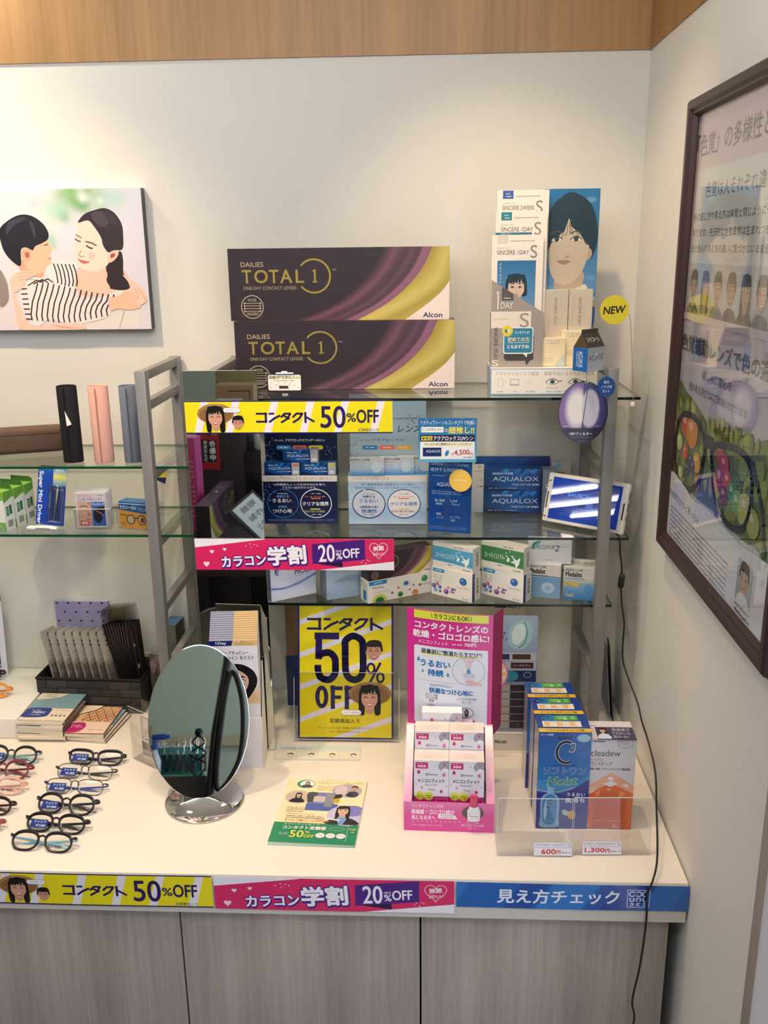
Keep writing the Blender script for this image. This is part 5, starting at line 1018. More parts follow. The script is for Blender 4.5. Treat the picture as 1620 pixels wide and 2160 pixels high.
carton('lens_carton', 'white, yellow and blue lens carton at the right end of the lower shelf', 'box', (-0.1300, -0.2345, Z3), -13.0, 0.0730, 0.0730, 0.060, CW, {'front': (240, 250, lambda c: medalist(c, True)), 'top': (240, 200, lambda c: (c.dash(130, 60, 90, 14, '#4a4a4a', 4, 24, 4), c.rect(0, 0, 240, 4, '#b9b4aa')))})
def acu2(c):
    c.rect(0, 0, 300, 165, '#d3d1d4'); c.blob([(25, 60), (40, 20), (90, 6), (60, 30), (50, 60), (40, 66)], '#2f7a5a'); c.blob([(40, 62), (50, 30), (90, 10), (70, 40)], '#7fa8b4'); c.T('ACUVUE', 60, 34, 185, 64, '#4a5564', 0, res=3); c.T('2', 188, 34, 218, 76, '#3c5a86', 0.02, 0, .2)
    c.line([(226, 48), (226, 82)], 1.5, '#9a9aa0'); c.dash(230, 42, 50, 6, '#9a9aa0', seed=2); c.T('Johnson', 118, 134, 176, 146, '#b0606a', 0)
carton('lens_carton', 'small white lens carton with a green arc stacked on the grey blue carton', 'box', (-0.1960, -0.2150, Z3+0.0763), -7.0, 0.0920, 0.0520, 0.026, {'*': '#c9c7ca', 'top': '#dad8d8'}, {'front': (300, 165, acu2)})
# ================================================================== left rack
for i, (x, q, lab) in enumerate(((-1.2105, '#17161a', 'black tube-shaped spectacle case with a white tag standing on the left rack'), (-1.1440, '#d9a493', 'pale pink tube-shaped spectacle case standing between the black and grey ones'), (-1.0790, '#6d7280', 'grey blue tube-shaped spectacle case standing beside the rack post'))):
    t = thing('spectacle_case', lab, 'case', (x, -0.214, L1), 0, 'upright tube cases on the left rack')
    m = MB(); r = 0.0205; prof = []
    # rounded three-sided tube, hollow top
    def sec(rr, n=36):
        return [((rr*(1+0.05*math.cos(3*a+0.5)))*math.cos(a), (rr*(1+0.05*math.cos(3*a+0.5)))*math.sin(a)*0.92) for a in [2*PI*k/n for k in range(n)]]
    vs = []; rings = [(r*0.97, 0.0004), (r, 0.003), (r, 0.160), (r*0.96, 0.162), (r*0.88, 0.161), (r*0.86, 0.153)]
    for rr, z in rings: vs += [(a, b, z) for a, b in sec(rr)]
    n = 36; fs = [(k+n*j, (k+1) % n+n*j, (k+1) % n+n*(j+1), k+n*(j+1)) for j in range(len(rings)-1) for k in range(n)] + [tuple(range(n))[::-1]]
    m.add(vs, fs, q, 'soft', True); m.build('tube_body', t)
    m = MB(); m.add([(a, b, 0.1532) for a, b in sec(r*0.865)], [tuple(range(n))], ('#8a6a4a', '#b07f72', '#b9a58e')[i], 'soft'); m.build('lining', t)
    m = MB(); m.box(-0.0002, 0.0010, -r*1.0-0.0006, -r*0.86, 0.002, 0.158, mixc(lin(q), lin('#000000'), 0.45), 'soft'); m.build('flap_seam', t)
    if i == 0:
        m = MB(); m.prism([(-0.0008, 0.112), (0.0005, 0.080), (0.0110, 0.084)], 0.0006, lambda u, v, w: Vector((u+0.001, -r-0.0018-w, v)), '#efe9e4', 'card'); m.build('size_tag', t)
t = thing('spectacle_case', 'brown flat hard spectacle case lying on its long edge at the left', 'case', (-1.3330, -0.1430, L1), math.radians(20))
m = MB(); m.box(-0.090, 0.072, 0, 0.036, 0.0008, 0.0600, '#5c473a', 'soft', 0.012, 5); m.build('case_body', t)
m = MB(); m.tube([(-0.078, -0.0004, 0.045), (0.060, -0.0004, 0.045)], 0.0006, '#4a372c', 'soft', 6); m.build('lid_seam', t)
def green(c):
    c.rect(0, 0, 200, 300, '#e3e6dc'); c.poly([(0, 0), (200, 0), (200, 60), (0, 95)], '#7fb53a'); c.T('めがね', 10, 40, 120, 66, '#eef4de', 0.03); c.T('PEARL', 110, 8, 190, 24, '#1f4a24', 0.03)
    c.ell(120, 190, 34, 34, '#e0a03a'); c.T('曇らず', 94, 180, 146, 200, '#4a3a1a', 0.02); c.dash(20, 120, 60, 14, '#d0603c', 2, 22, 3); c.rect(0, 230, 200, 70, '#7fb05a'); c.ring(120, 262, 30, 16, 3, '#d6e2c6'); c.rect(120, 272, 70, 20, '#2a6a34'); c.T('日本製', 128, 275, 184, 290, '#eef4ee', 0.02)
def green_side(c):
    c.rect(0, 0, 120, 300, '#dfe2da'); c.poly([(0, 0), (120, 0), (120, 50), (0, 85)], '#5f9a34'); c.rect(22, 116, 34, 70, '#1f6a3a'); c.rect(62, 110, 34, 70, '#1f6a3a'); c.dash(30, 130, 20, 8, '#dfe8df', 4, 13, 3)
    for k in range(9): c.rect(30+k*7, 220, 3+(k % 3), 50, '#4a4a4a')
for k, (x, y) in enumerate(((-1.3890, -0.2370), (-1.3800, -0.2030), (-1.3715, -0.1690))):
    t = thing('lens_cleaner_box', ('front', 'middle', 'rear')[k] + ' green and white eyewear cleaner box in the row of three at the left edge', 'box', (x, y, L2), math.radians(-14), 'green cleaner boxes')
    m = MB(); w, h, d = 0.055, 0.088, 0.030; m.box(-w/2, w/2, 0, d, 0.0004, h, {'*': '#d6d9cf', 'top': '#8fc04a'}, 'card')
    green(CV(m, (-w/2, 0, h), (1, 0, 0), (0, 0, -1), w, h, 200, 300)); green_side(CV(m, (w/2, 0, h), (0, 1, 0), (0, 0, -1), d, h, 120, 300)); m.build('carton_body', t)
    m = MB(); m.prism([(-w/2, h), (-w/2, h+0.012), (w/2-0.008, h+0.012), (w/2, h+0.008), (w/2, h)], 0.0008, lambda u, v, w_: Vector((u, d-w_-0.001, v)), '#3f6a2a', 'card'); m.build('header_flap', t)
t = thing('screwdriver_pack', 'blue hanging pack with a silver mini screwdriver on the lower left shelf', 'tool pack', (-1.2830, -0.2070, L2+0.0042), 0, rot=(math.radians(-9), math.radians(6), 0))
m = MB(); w, h = 0.062, 0.131; m.prism([(-w/2+.003, 0.001), (-w/2, .004), (-w/2, h-.006), (-w/2+.006, h), (w/2-.006, h), (w/2, h-.006), (w/2, .004), (w/2-.003, 0.001)], 0.0008, lambda u, v, w_: Vector((u, -w_, v)), '#1d4fb0', 'card')
c = CV(m, (-w/2, 0, h), (1, 0, 0), (0, 0, -1), w, h, 220, 470, 'gloss'); c.grad(0, 12, 220, 454, [(0, '#2f7ad0'), (.1, '#1d49b4'), (1, '#1a3fa4')]); c.grad(118, 14, 102, 140, [(0, '#4f9ae0'), (.5, '#e9e06a'), (1, '#3f8ad8')]); c.T('Super Mini Driver', -186, 236, 230, 276, '#eef2fa', 0.04, 90)
c.T('PEARL', 140, 22, 200, 38, '#dfe8f4', 0.03); c.T('Silver', 130, 168, 208, 190, '#dfe8f4', 0.01); c.TV('メガネのネジ締めに', 96, 200, 11, 15, '#dfe8f4', 0); c.ell(118, 10, 14, 5, '#c9d4e4'); m.build('backing_card', t)
m = MB(); M_ = Matrix.Translation((0.012, -0.007, 0.03)) @ Matrix.Rotation(math.radians(4), 4, 'Y'); m.lathe([(0.0005, -0.015), (0.001, 0.0), (0.0018, 0.002), (0.0022, 0.02), (0.003, 0.022), (0.0034, 0.05), (0.0024, 0.052), (0.003, 0.058), (0.0008, 0.06)], '#b9bcc0', 'chrome', 12, M_); m.build('screwdriver', t)
m = MB(); m.box(-0.004, 0.030, -0.012, -0.0012, 0.008, 0.092, '#ffffff', 'film', 0.004, 3); m.build('blister', t)
t = thing('gel_tube', 'small white tube lying before the screwdriver pack', 'tube', (-1.2930, -0.2350, L2), math.radians(-4))
m = MB(); m.tube([(-0.030, 0, 0.0062), (-0.024, 0, 0.0062), (0.000, 0, 0.0066), (0.026, 0, 0.0072), (0.040, 0, 0.0072)], [(0.002, 0.002), (0.0055, 0.0055), (0.0058, 0.0060), (0.0068, 0.0050), (0.0080, 0.0012)], '#e2e0dc', 'gloss', 14)
m.build('tube_body', t); m = MB(); c = CV(m, (-0.008, -0.0062, 0.010), (1, 0, 0), (0, -0.35, -1), 0.040, 0.006, 120, 20); c.T('SWITCH', 4, 3, 100, 17, '#2a2a34', 0.05); m.build('lettering', t)
t = thing('pack_holder', 'clear open holder carrying the nose pad packs on the lower left shelf', 'holder', (-1.1810, -0.2240, L2), math.radians(2))
def nose(c):
    c.rect(0, 0, 270, 330, '#cfc3c4'); c.T('PEARL', 200, 16, 250, 28, '#5a4f55', 0.02); c.T('かけるだけ', 20, 14, 150, 38, '#c8628a', 0.02); c.T('ズレ落ちを防止します', 16, 46, 240, 70, '#5a6fb0', 0.02)
    c.rect(14, 84, 122, 230, '#b08f80'); c.blob([(20, 90), (90, 86), (136, 150), (136, 240), (100, 300), (40, 310), (20, 260)], '#c9a38f'); c.line([(40, 130), (70, 120), (100, 130)], 7, '#3a2a28'); c.ell(70, 150, 16, 8, '#efe6e0'); c.ell(70, 150, 7, 7, '#2a2024'); c.blob([(100, 170), (122, 210), (98, 216)], '#a87a68'); c.line([(84, 250), (110, 246), (126, 252)], 8, '#a85a58')
    c.rect(138, 84, 118, 230, '#3f66a8'); c.T('ズレロック', 142, 92, 250, 118, '#eef2fa', 0.03); c.blob([(250, 130), (170, 150), (150, 240), (190, 290), (230, 240), (215, 210), (250, 190)], '#2a2a34'); c.line([(150, 150), (230, 200)], 7, '#c9787a'); c.rect(30, 262, 74, 50, '#d0524c'); c.T('即売', 42, 272, 92, 300, '#f2e6dc', 0.03)
for k in range(5):
    m = MB(); m.box(-0.034+k*0.0015, 0.032+k*0.0015, 0.006+k*0.0052, 0.0102+k*0.0052, 0.003, 0.080+k*0.0012, '#d6cfd0', 'card')
    if k == 0: nose(CV(m, (-0.034, 0.006, 0.080), (1, 0, 0), (0, 0, -1), 0.066, 0.077, 270, 330, 'gloss'))
    free(m.build('blister_card', t), t, ('front nose pad pack with a face and blue photo in the clear holder' if k == 0 else 'nose pad pack stacked behind the front one in the clear holder'), 'pack', 'nose pad packs')
def clear_box(t, x0, x1, y0, y1, z1, name='clear_holder', lip=None, mat='acrylic'):
    m = MB(); lip = z1 if lip is None else lip; s = 0.0014
    m.box(x0, x1, y0, y0+s, 0.0004, lip, '#ffffff', mat); m.box(x0, x1, y1-s, y1, 0.0004, z1, '#ffffff', mat); m.box(x0, x0+s, y0+s+.0002, y1-s-.0002, 0.0004, lip, '#ffffff', mat); m.box(x1-s, x1, y0+s+.0002, y1-s-.0002, 0.0004, lip, '#ffffff', mat)
    m.box(x0+s, x1-s, y0+s, y1-s, 0.0004, 0.0016, '#ffffff', mat)
    m.tube([(x0, y0, lip), (x1, y0, lip)], 0.0006, '#ffffff', 'acrylic_edge', 4); return m.build(name, t)
clear_box(t, -0.038, 0.042, 0.0, 0.042, 0.046)
t = thing('lens_wipe_box', 'blue and orange box with a spectacles picture in a clear holder behind the post', 'box', (-1.0880, -0.2260, L2), math.radians(-14))
def cell(c):
    c.rect(0, 0, 300, 250, '#dd9a3c'); c.poly([(0, 0), (300, 0), (300, 110), (0, 78)], '#1f5f9e'); c.T('セルシールU', 10, 34, 170, 72, '#e6edf4', 0.03); c.dash(190, 50, 90, 8, '#cfdcea', 3, 12, 2)
    for cx in (110, 220): c.ring(cx, 165, 38, 42, 8, '#2a2422'); c.ell(cx, 165, 34, 38, '#c9b48c')
    c.line([(10, 120), (74, 130)], 7, '#2a2422'); c.ell(225, 165, 22, 26, '#8a3f24'); c.dash(14, 196, 40, 7, '#8a5a20', 3, 12, 4); c.line([(148, 150), (182, 150)], 8, '#2a2422')
m = MB(); w, h = 0.074, 0.061; m.box(-w/2, w/2, 0.003, 0.033, 0.002, h, {'*': '#c98a34', 'top': '#2468aa'}, 'card'); cell(CV(m, (-w/2, 0.003, h), (1, 0, 0), (0, 0, -1), w, h-.002, 300, 250, 'gloss')); m.build('carton_body', t)
clear_box(t, -0.042, 0.050, -0.002, 0.040, 0.058)
t = thing('price_flag', 'small yellow and navy flag card behind the rack post above the wipe box', 'sign', (-1.0580, -0.100, L2), 0)
m = MB(); m.prism([(-0.030, 0.100), (0.014, 0.100), (0.010, 0.0850), (-0.022, 0.0850)], 0.001, lambda u, v, w: Vector((u, -w, v)), '#e6d23c', 'card'); m.prism([(-0.018, 0.0850), (0.010, 0.0850), (0.006, 0.070), (-0.010, 0.078)], 0.001, lambda u, v, w: Vector((u, -w, v)), '#1f2f66', 'card'); m.build('flag', t)
m = MB(); m.box(-0.001, 0.001, -0.0022, -0.0012, 0.0008, 0.086, '#ffffff', 'acrylic'); m.box(-0.014, 0.014, -0.012, 0.010, 0.0002, 0.0009, '#ffffff', 'acrylic'); m.build('clear_stem', t)
# ================================================================== counter: oval mirror
t = thing('oval_mirror', 'oval tabletop mirror on a round chrome base at the middle of the counter', 'mirror', (-0.9050, -0.4950, ZC))
m = MB(); m.lathe([(0.0005, 0.0004), (0.076, 0.0004), (0.0785, 0.0015), (0.0785, 0.003), (0.076, 0.0045), (0.040, 0.0075), (0.012, 0.0100), (0.0005, 0.0105)], '#e8e6e4', 'chrome', 64); m.build('base_disc', t)
MT = Matrix.Translation((-0.0125, 0.045, 0.1530)) @ Matrix.Rotation(math.radians(6), 4, 'Z') @ Matrix.Rotation(math.radians(-19), 4, 'X') @ Matrix.Rotation(math.radians(2), 4, 'Y')
def oval(rx, rz, y, n=72): return [(rx*math.cos(2*PI*k/n), y, rz*math.sin(2*PI*k/n)) for k in range(n)]
m = MB(); n = 72
m.add([tuple(MT @ Vector(v)) for v in oval(0.1000, 0.1525, -0.0012)], [tuple(range(n))], '#dfe6e2', 'mirror'); m.build('mirror_glass', t)
m = MB(); rings = [oval(0.1000, 0.1525, -0.0012), oval(0.1015, 0.1540, -0.0008), oval(0.1018, 0.1543, 0.0020), oval(0.1000, 0.1525, 0.0045), oval(0.06, 0.09, 0.0055)]
vs = [v for r in rings for v in r]; fs = [(j*n+k, j*n+(k+1) % n, (j+1)*n+(k+1) % n, (j+1)*n+k) for j in range(len(rings)-1) for k in range(n)] + [tuple((len(rings)-1)*n+k for k in range(n))[::-1]]
m.add([tuple(MT @ Vector(v)) for v in vs], fs[:2*n], '#d8d4d0', 'chrome', True); m.add([tuple(MT @ Vector(v)) for v in vs], fs[2*n:], '#d8d4d0', 'frame_back', True); m.build('rim', t)
m = MB(); m.lathe([(0.030, 0.0056), (0.029, 0.008), (0.012, 0.011), (0.0005, 0.0115)], '#cfc9b4', 'gloss', 28, MT @ Matrix.Rotation(-PI/2, 4, 'X')); m.build('mount_disc', t)
m = MB(); m.tube(spl([(0, 0.012, 0.008), (0, 0.014, 0.03), (-0.003, 0.030, 0.08), (-0.008, 0.052, 0.13), tuple(MT @ Vector((0, 0.008, 0.0)))], 4, False), 0.0055, '#d8d4d0', 'chrome', 12); m.build('neck', t)

# ------------------------------------------------------------------ brochure dispenser with brochures
def bro(c):
    c.rect(0, 0, 300, 700, '#e6e3ea'); c.poly([(0, 0), (150, 0), (140, 34), (0, 34)], '#1f2a6a'); c.poly([(150, 0), (300, 0), (300, 34), (142, 34)], '#e0b878')
    c.T('1Day', 44, 8, 108, 28, '#eef0f6', 0.04); c.T('カラー', 194, 3, 236, 14, '#5a4420', 0.02); c.T('コンタクトレンズ', 162, 17, 268, 29, '#5a4420', 0.02)
    c.T('ワンデー アキュビュー', 30, 66, 240, 90, '#3a3a44', 0.02); c.T('ディファイン モイスト', 40, 96, 275, 124, '#3a3a44', 0.02)
    c.grad(0, 160, 300, 250, [(0, '#e6e3ea'), (.5, '#e6dccf'), (.85, '#dcb88a'), (1, '#e2c49a')])
    c.blob([(150, 150), (80, 170), (30, 240), (10, 330), (20, 410), (120, 430), (200, 400), (262, 330), (290, 260), (270, 200), (215, 160)], '#19161c'); c.blob([(110, 195), (75, 240), (70, 310), (90, 370), (140, 410), (190, 360), (230, 290), (232, 240), (200, 205), (150, 185)], '#dcb6a2')
    for x in (108, 190): c.blob([(x-24, 262), (x, 250), (x+24, 262), (x, 270)], '#efe6e2'); c.ell(x, 261, 9, 9, '#3a2420'); c.line(spl([(x-26, 263), (x, 248), (x+26, 262)], 4, False), 4, '#2a1a1a'); c.blob([(x-26, 240), (x, 228), (x+28, 236), (x, 238)], '#2f2422')
    c.line([(146, 268), (140, 310), (152, 316)], 3, '#b88a78'); c.blob([(118, 340), (146, 334), (176, 342), (146, 356)], '#a8504e')
    c.rect(0, 424, 300, 276, '#e9e6ea'); c.T('本物。', 100, 470, 200, 500, '#2a2a30', 0.02); c.dash(160, 516, 70, 6, '#6a6a72', 2, 12, 3); c.ring(190, 578, 24, 26, 5, '#8a929c'); c.line([(190, 604), (190, 640)], 5, '#8a929c'); c.rect(170, 640, 40, 4, '#8a929c'); c.rect(150, 610, 36, 26, '#e6dfa0')
    c.T('ACUVUE', 116, 664, 290, 690, '#3a4464', 0.0)
HY = -0.3720
t = thing('brochure_holder', 'white upright brochure holder with curved clear sides behind the oval mirror', 'holder', (-0.8580, HY, ZC), math.radians(4))
m = MB(); w = 0.104
m.box(-w/2, w/2, 0, 0.0015, 0.0004, 0.120, '#e9e6ea', 'gloss'); m.box(-w/2, w/2, 0.058, 0.0600, 0.0004, 0.22, '#e2ddd4', 'gloss'); m.build('front_panel', t)
for x in (-w/2-0.0012, w/2+0.0002):
    m = MB(); m.prism(spl([(0.0, 0.0005), (0.060, 0.0005), (0.061, 0.10), (0.059, 0.212), (0.050, 0.224), (0.040, 0.205), (0.022, 0.14), (0.002, 0.10)], 5), 0.001, lambda u, v, w_: Vector((x-w_, u, v)), '#e6dccb', 'plastic'); m.build('side_panel', t)
m = MB(); H = 0.291; m.box(-0.0500, 0.0500, 0, 0.0010, 0, H, '#eceaee', 'gloss'); bro(CV(m, (-0.0500, 0, H), (1, 0, 0), (0, 0, -1), 0.100, 0.245, 300, 700, 'gloss'))
o = m.build('brochure', None, (-0.8583, HY+0.0044, ZC+0.0006), (math.radians(-1.0), 0, math.radians(4))); tag(o, 'front brochure with a black-haired woman, 1Day heading, in the holder behind the oval mirror', 'brochure', 'brochures in the holder')
m = MB(); m.box(-0.0495, 0.0495, 0, 0.0012, 0, H, {'*': '#e0dcd4', 'front': '#ded8dc', 'right': '#e6dccb', 'top': '#efe9dc'}, 'paper')
c = CV(m, (-0.0495, 0, H), (1, 0, 0), (0, 0, -1), 0.099, 0.03, 300, 80, 'paper'); c.poly([(150, 0), (300, 0), (300, 34), (142, 34)], '#e0b878'); c.poly([(0, 0), (150, 0), (140, 34), (0, 34)], '#8f94b0')
b0 = m.build('brochure', None, (-0.8586, HY+0.0078, ZC+0.0006), (math.radians(-1.2), 0, math.radians(4))); tag(b0, 'white brochure in the fanned stack behind the front one, beside the tall mirror', 'brochure', 'brochures in the holder')
for k in range(1, 14):
    b = b0.copy(); COL.objects.link(b); q = 0.0078+0.0029*k; b.location = (-0.8580-0.070*q, HY+q, ZC+0.0006+0.0036*k); b.rotation_euler = (math.radians(-1.2-0.03*k), 0, math.radians(4))

# ------------------------------------------------------------------ yellow half price poster in a clear holder
def poster(c):    # 900 x 1285
    c.rect(0, 0, 900, 1285, '#2b2060'); c.rect(18, 18, 864, 1249, '#eedb1a')
    def st(y): c.poly([(18, y), (18, y+55), (882, y+55-330), (882, y-330)], '#e9e2ea')
    for y in (150, 460, 765, 1075, 1385): c.poly([q for q in c._clip2([(18, y), (18, y+52), (882, y-270), (882, y-325)])], '#e9e2ea')
    katakana_contact(c, 92, 132, 812, 244, NAVY)
    c.line([(172, 302), (378, 302)], 64, NAVY); c.line([(202, 290), (196, 510)], 62, NAVY)
    c.line(spl([(196, 500), (230, 470), (300, 462), (348, 510), (356, 590), (350, 660), (310, 710), (262, 716), (212, 690), (192, 630), (190, 590)], 5, False), 64, NAVY)
    c.line(spl([(448, 420), (450, 350), (500, 306), (550, 306), (606, 350), (614, 430), (616, 520), (614, 620), (590, 690), (536, 716), (480, 694), (452, 630), (448, 520)], 5), 64, NAVY, True)
    c.ring(690, 606, 32, 44, 22, NAVY); c.ring(778, 694, 30, 42, 22, NAVY); c.line([(778, 556), (680, 740)], 24, NAVY)
    c.ring(226, 882, 42, 88, 40, NAVY, 0, 360); c.line([(330, 780), (330, 988)], 40, NAVY); c.line([(314, 798), (416, 798)], 36, NAVY); c.line([(330, 884), (402, 884)], 34, NAVY); c.line([(462, 780), (462, 988)], 40, NAVY); c.line([(446, 798), (534, 798)], 36, NAVY); c.line([(462, 884), (520, 884)], 34, NAVY)
    portrait(c, 716, 448, 82, '#d29a80', '#2a1f1a', 'short', True); portrait(c, 676, 890, 100, '#dda68e', '#17120f', 'hat', True)
    c.rrect(408, 1002, 190, 50, 24, '#8a86a0'); c.rrect(410, 1004, 186, 46, 22, '#f4eff4'); c.dash(430, 1022, 150, 11, '#a8a2b4', seed=5)
    c.T('定期便加入で', 300, 1086, 586, 1128, '#4a4a2a', 0.01); c.T('※クリアコンタクト全品、初回購入分のみ対象となります', 188, 1166, 696, 1184, '#4a4a2a', 0, res=2); c.T('※ライト便は40%OFFとなります', 294, 1204, 586, 1220, '#4a4a2a', 0, res=2)
def _clip2(self, pts):
    out = pts
    for ax, lim, sg in ((0, 18, 1), (0, 882, -1), (1, 18, 1), (1, 1267, -1)):
        q = []
        for i in range(len(out)):
            a, b = out[i-1], out[i]; ia = sg*(a[ax]-lim) >= 0; ib = sg*(b[ax]-lim) >= 0
            if ia != ib: t_ = (lim-a[ax])/(b[ax]-a[ax]); q.append((a[0]+(b[0]-a[0])*t_, a[1]+(b[1]-a[1])*t_))
            if ib: q.append(b)
        out = q
    return out
CV._clip2 = _clip2
TL_ = math.radians(-14)
m = MB(); m.box(-0.1075, 0.1075, 0, 0.0008, 0, 0.3050, '#e6e2da', 'gloss'); poster(CV(m, (-0.1075, 0, 0.3050), (1, 0, 0), (0, 0, -1), 0.215, 0.3050, 900, 1285, 'gloss'))
tag(m.build('promotional_poster', None, (-0.6405, -0.2581, ZC+0.0062), (TL_, 0, 0)), 'yellow half price poster with two cut-out heads standing in a clear holder', 'poster')
t = thing('poster_holder', 'clear acrylic stand holding the yellow half price poster', 'holder', (-0.6385, -0.2600, ZC), rot=(TL_, 0, 0))
def rr(x0, x1, z0, z1, r): return [(x0, z0), (x1, z0), (x1, z1-r), (x1-r*.3, z1-r*.3), (x1-r, z1), (x0+r, z1), (x0+r*.3, z1-r*.3), (x0, z1-r)]
m = MB(); m.prism(rr(-0.118, 0.118, 0.004, 0.158, 0.012), 0.0012, lambda u, v, w: Vector((u, -0.0022-w, v)), '#ffffff', 'acrylic'); m.build('front_sheet', t)
m = MB(); m.tube([(-0.118, -0.002, 0.146), (-0.118, -0.002, 0.006), (0.118, -0.002, 0.006), (0.118, -0.002, 0.146)], 0.0008, '#ffffff', 'acrylic_edge', 5); m.tube([(-0.106, -0.002, 0.158), (0.106, -0.002, 0.158)], 0.0006, '#ffffff', 'acrylic_edge', 5); m.build('sheet_edge', t)
m = MB(); m.prism(rr(-0.118, 0.118, 0.004, 0.302, 0.006), 0.0012, lambda u, v, w: Vector((u, 0.0035-w, v)), '#ffffff', 'acrylic'); m.build('back_sheet', t)
m = MB(); R_ = Matrix.Rotation(-TL_, 4, 'X'); m.box(-0.118, 0.118, -0.0015, 0.075, 0.0005, 0.0018, '#ffffff', 'acrylic', M=R_); m.build('base_plate', t)
m = MB(); m.box(-0.095, 0.095, -0.030, 0.030, 0.0004, 0.0011, '#d9d2c4', 'card'); c = CV(m, (-0.095, 0.030, 0.0011), (1, 0, 0), (0, -1, 0), 0.19, 0.06, 800, 240)
c.rect(6, 6, 788, 228, '#cfd6cf'); c.dash(40, 40, 300, 12, '#4a4a4a', 2, 22, 4)
for k in range(4): c.rect(20+k*195, 90, 182, 130, '#e6ddc8'); c.dash(36+k*195, 104, 60, 8, '#6a6a6a', seed=k); c.blob([(120+k*195, 150), (150+k*195, 128), (180+k*195, 150), (172+k*195, 160), (150+k*195, 146), (128+k*195, 160)], '#2a2626'); c.line([(128+k*195, 184), (150+k*195, 196), (172+k*195, 184)], 5, '#4a3a34')
tag(m.build('instruction_card', None, (-0.6980, -0.3080, ZC)), 'flat printed strip with small face drawings lying before the yellow poster', 'card')
carton('storage_box', 'dark blue box standing against the wall behind the left side of the yellow poster', 'box', (-0.7450, -0.0900, ZC), 0, 0.102, 0.128, 0.050, '#14305f', {})
carton('storage_box', 'brown board box on top of the dark blue box behind the yellow poster', 'box', (-0.7400, -0.0850, ZC+0.1286), 0, 0.108, 0.140, 0.045, '#7a604c', {})

# ------------------------------------------------------------------ flyers
def flyer(c):      # 620 x 830
    c.grad(0, 0, 620, 830, [(0, '#eee3b4'), (.6, '#efe4b8'), (1, '#efe4b8')]); c.rect(0, 590, 620, 240, '#2f8a62')
    c.ell(150, 75, 72, 60, '#3f8f70'); c.ell(160, 75, 56, 50, '#f0ece4'); portrait(c, 160, 62, 17, '#d9a890', '#1a1412', 'long'); c.blob([(120, 120), (135, 92), (185, 92), (205, 120)], '#2a2a3a')
    c.T('メガネスーパーへ行ってみた', 240, 34, 590, 60, '#7a7048', 0, -2); c.dash(260, 12, 200, 9, '#a89c70', seed=1); c.dash(240, 90, 150, 8, '#8a8058', 5, 16, 2)
    c.ell(480, 150, 115, 92, '#b9a8ac'); c.blob([(390, 120), (440, 80), (480, 120), (460, 210), (400, 200)], '#d6c2c6'); portrait(c, 535, 115, 26, '#c99a84', '#2a201c', 'short'); c.blob([(480, 220), (500, 165), (550, 160), (575, 200), (540, 238)], '#2a3050')
    c.ell(120, 260, 100, 88, '#cdb8a8'); c.rect(200, 190, 200, 240, '#6f7ab0'); c.rect(195, 340, 240, 90, '#4f5fa8'); c.rect(330, 200, 60, 180, '#8a8a94'); c.poly([(180, 220), (260, 205), (260, 320), (200, 330)], '#3a3a44'); c.ell(225, 206, 40, 22, '#3a4050'); c.rrect(240, 240, 90, 80, 12, '#c9b8b4'); c.rect(390, 260, 50, 60, '#c9a83c'); c.poly([(400, 210), (450, 200), (450, 250), (390, 270)], '#2a2628')
    portrait(c, 120, 235, 24, '#d9b09a', '#2a1e1a', 'long'); c.blob([(60, 330), (90, 280), (150, 280), (170, 330)], '#2a2a34')
    c.ell(520, 480, 150, 130, '#c9bfdc'); c.ell(560, 420, 80, 70, '#7f7fc0'); c.blob([(380, 590), (400, 540), (470, 510), (560, 520), (610, 590)], '#2a2a3c'); portrait(c, 485, 425, 52, '#e0b49e', '#1a1416', 'long'); c.blob([(450, 520), (485, 500), (520, 520), (500, 590), (470, 590)], '#7f9fd4'); c.line([(330, 520), (470, 545)], 16, '#efe6e4'); c.ell(330, 530, 34, 22, '#dfb09a')
    c.dash(60, 395, 130, 10, '#b08a60', 4, 18, 3); c.T('メガネスーパーなら', 70, 476, 280, 494, '#7a6a48', 0, 2, res=2); c.dash(70, 505, 260, 12, '#7a6a48', 2, 22, 6); c.T('すぐにご購入いただけます', 70, 552, 400, 578, '#d08a34', 0.03, 1)
    c.T('さらに! ずっとおトク!', 80, 604, 340, 622, '#dfeadf', 0.01); c.T('コンタクト定期便', 76, 634, 390, 674, '#eef4ec', 0.04); c.T('50', 140, 690, 238, 770, '#e6e05a', 0.03); c.T('%', 244, 690, 280, 718, '#e6e05a', 0.03); c.T('OFF', 244, 736, 316, 770, '#e6e05a', 0.03); c.dash(60, 716, 66, 10, '#dfeadf', 2, 18, 8)
    for k in range(3): c.ell(360+k*74, 738, 34, 30, '#efe8ea'); c.dash(338+k*74, 728, 44, 7, '#d08a96', 2, 12, k)
    c.ring(470, 655, 56, 18, 2, '#cfe0d4'); c.line([(548, 610), (548, 800)], 2.5, '#dfeadf'); c.dash(560, 640, 52, 8, '#dfeadf', 2, 14, 4); c.poly([(572, 680), (600, 680), (586, 694)], '#e6e05a')
for k in range(4):
    m = MB(); m.box(-0.082, 0.082, -0.1070, 0.1070, 0, 0.0009, {'*': '#dfe6e0', 'front': '#4f9a7c'}, 'paper')
    if k == 3: flyer(CV(m, (-0.082, 0.107, 0.0009), (1, 0, 0), (0, -1, 0), 0.164, 0.214, 620, 830, 'gloss', step=0.000008))
    tag(m.build('flyer', None, (-0.6700+0.0006*k, -0.5262-0.0010*(3-k), ZC+0.0003+0.00115*k), (0, 0, math.radians(-2.6+0.4*(3-k)))), 'uppermost cream and green contact lens flyer lying on the counter' if k == 3 else 'green-edged flyer in the thin pile below the uppermost cream flyer', 'flyer', 'pile of flyers')

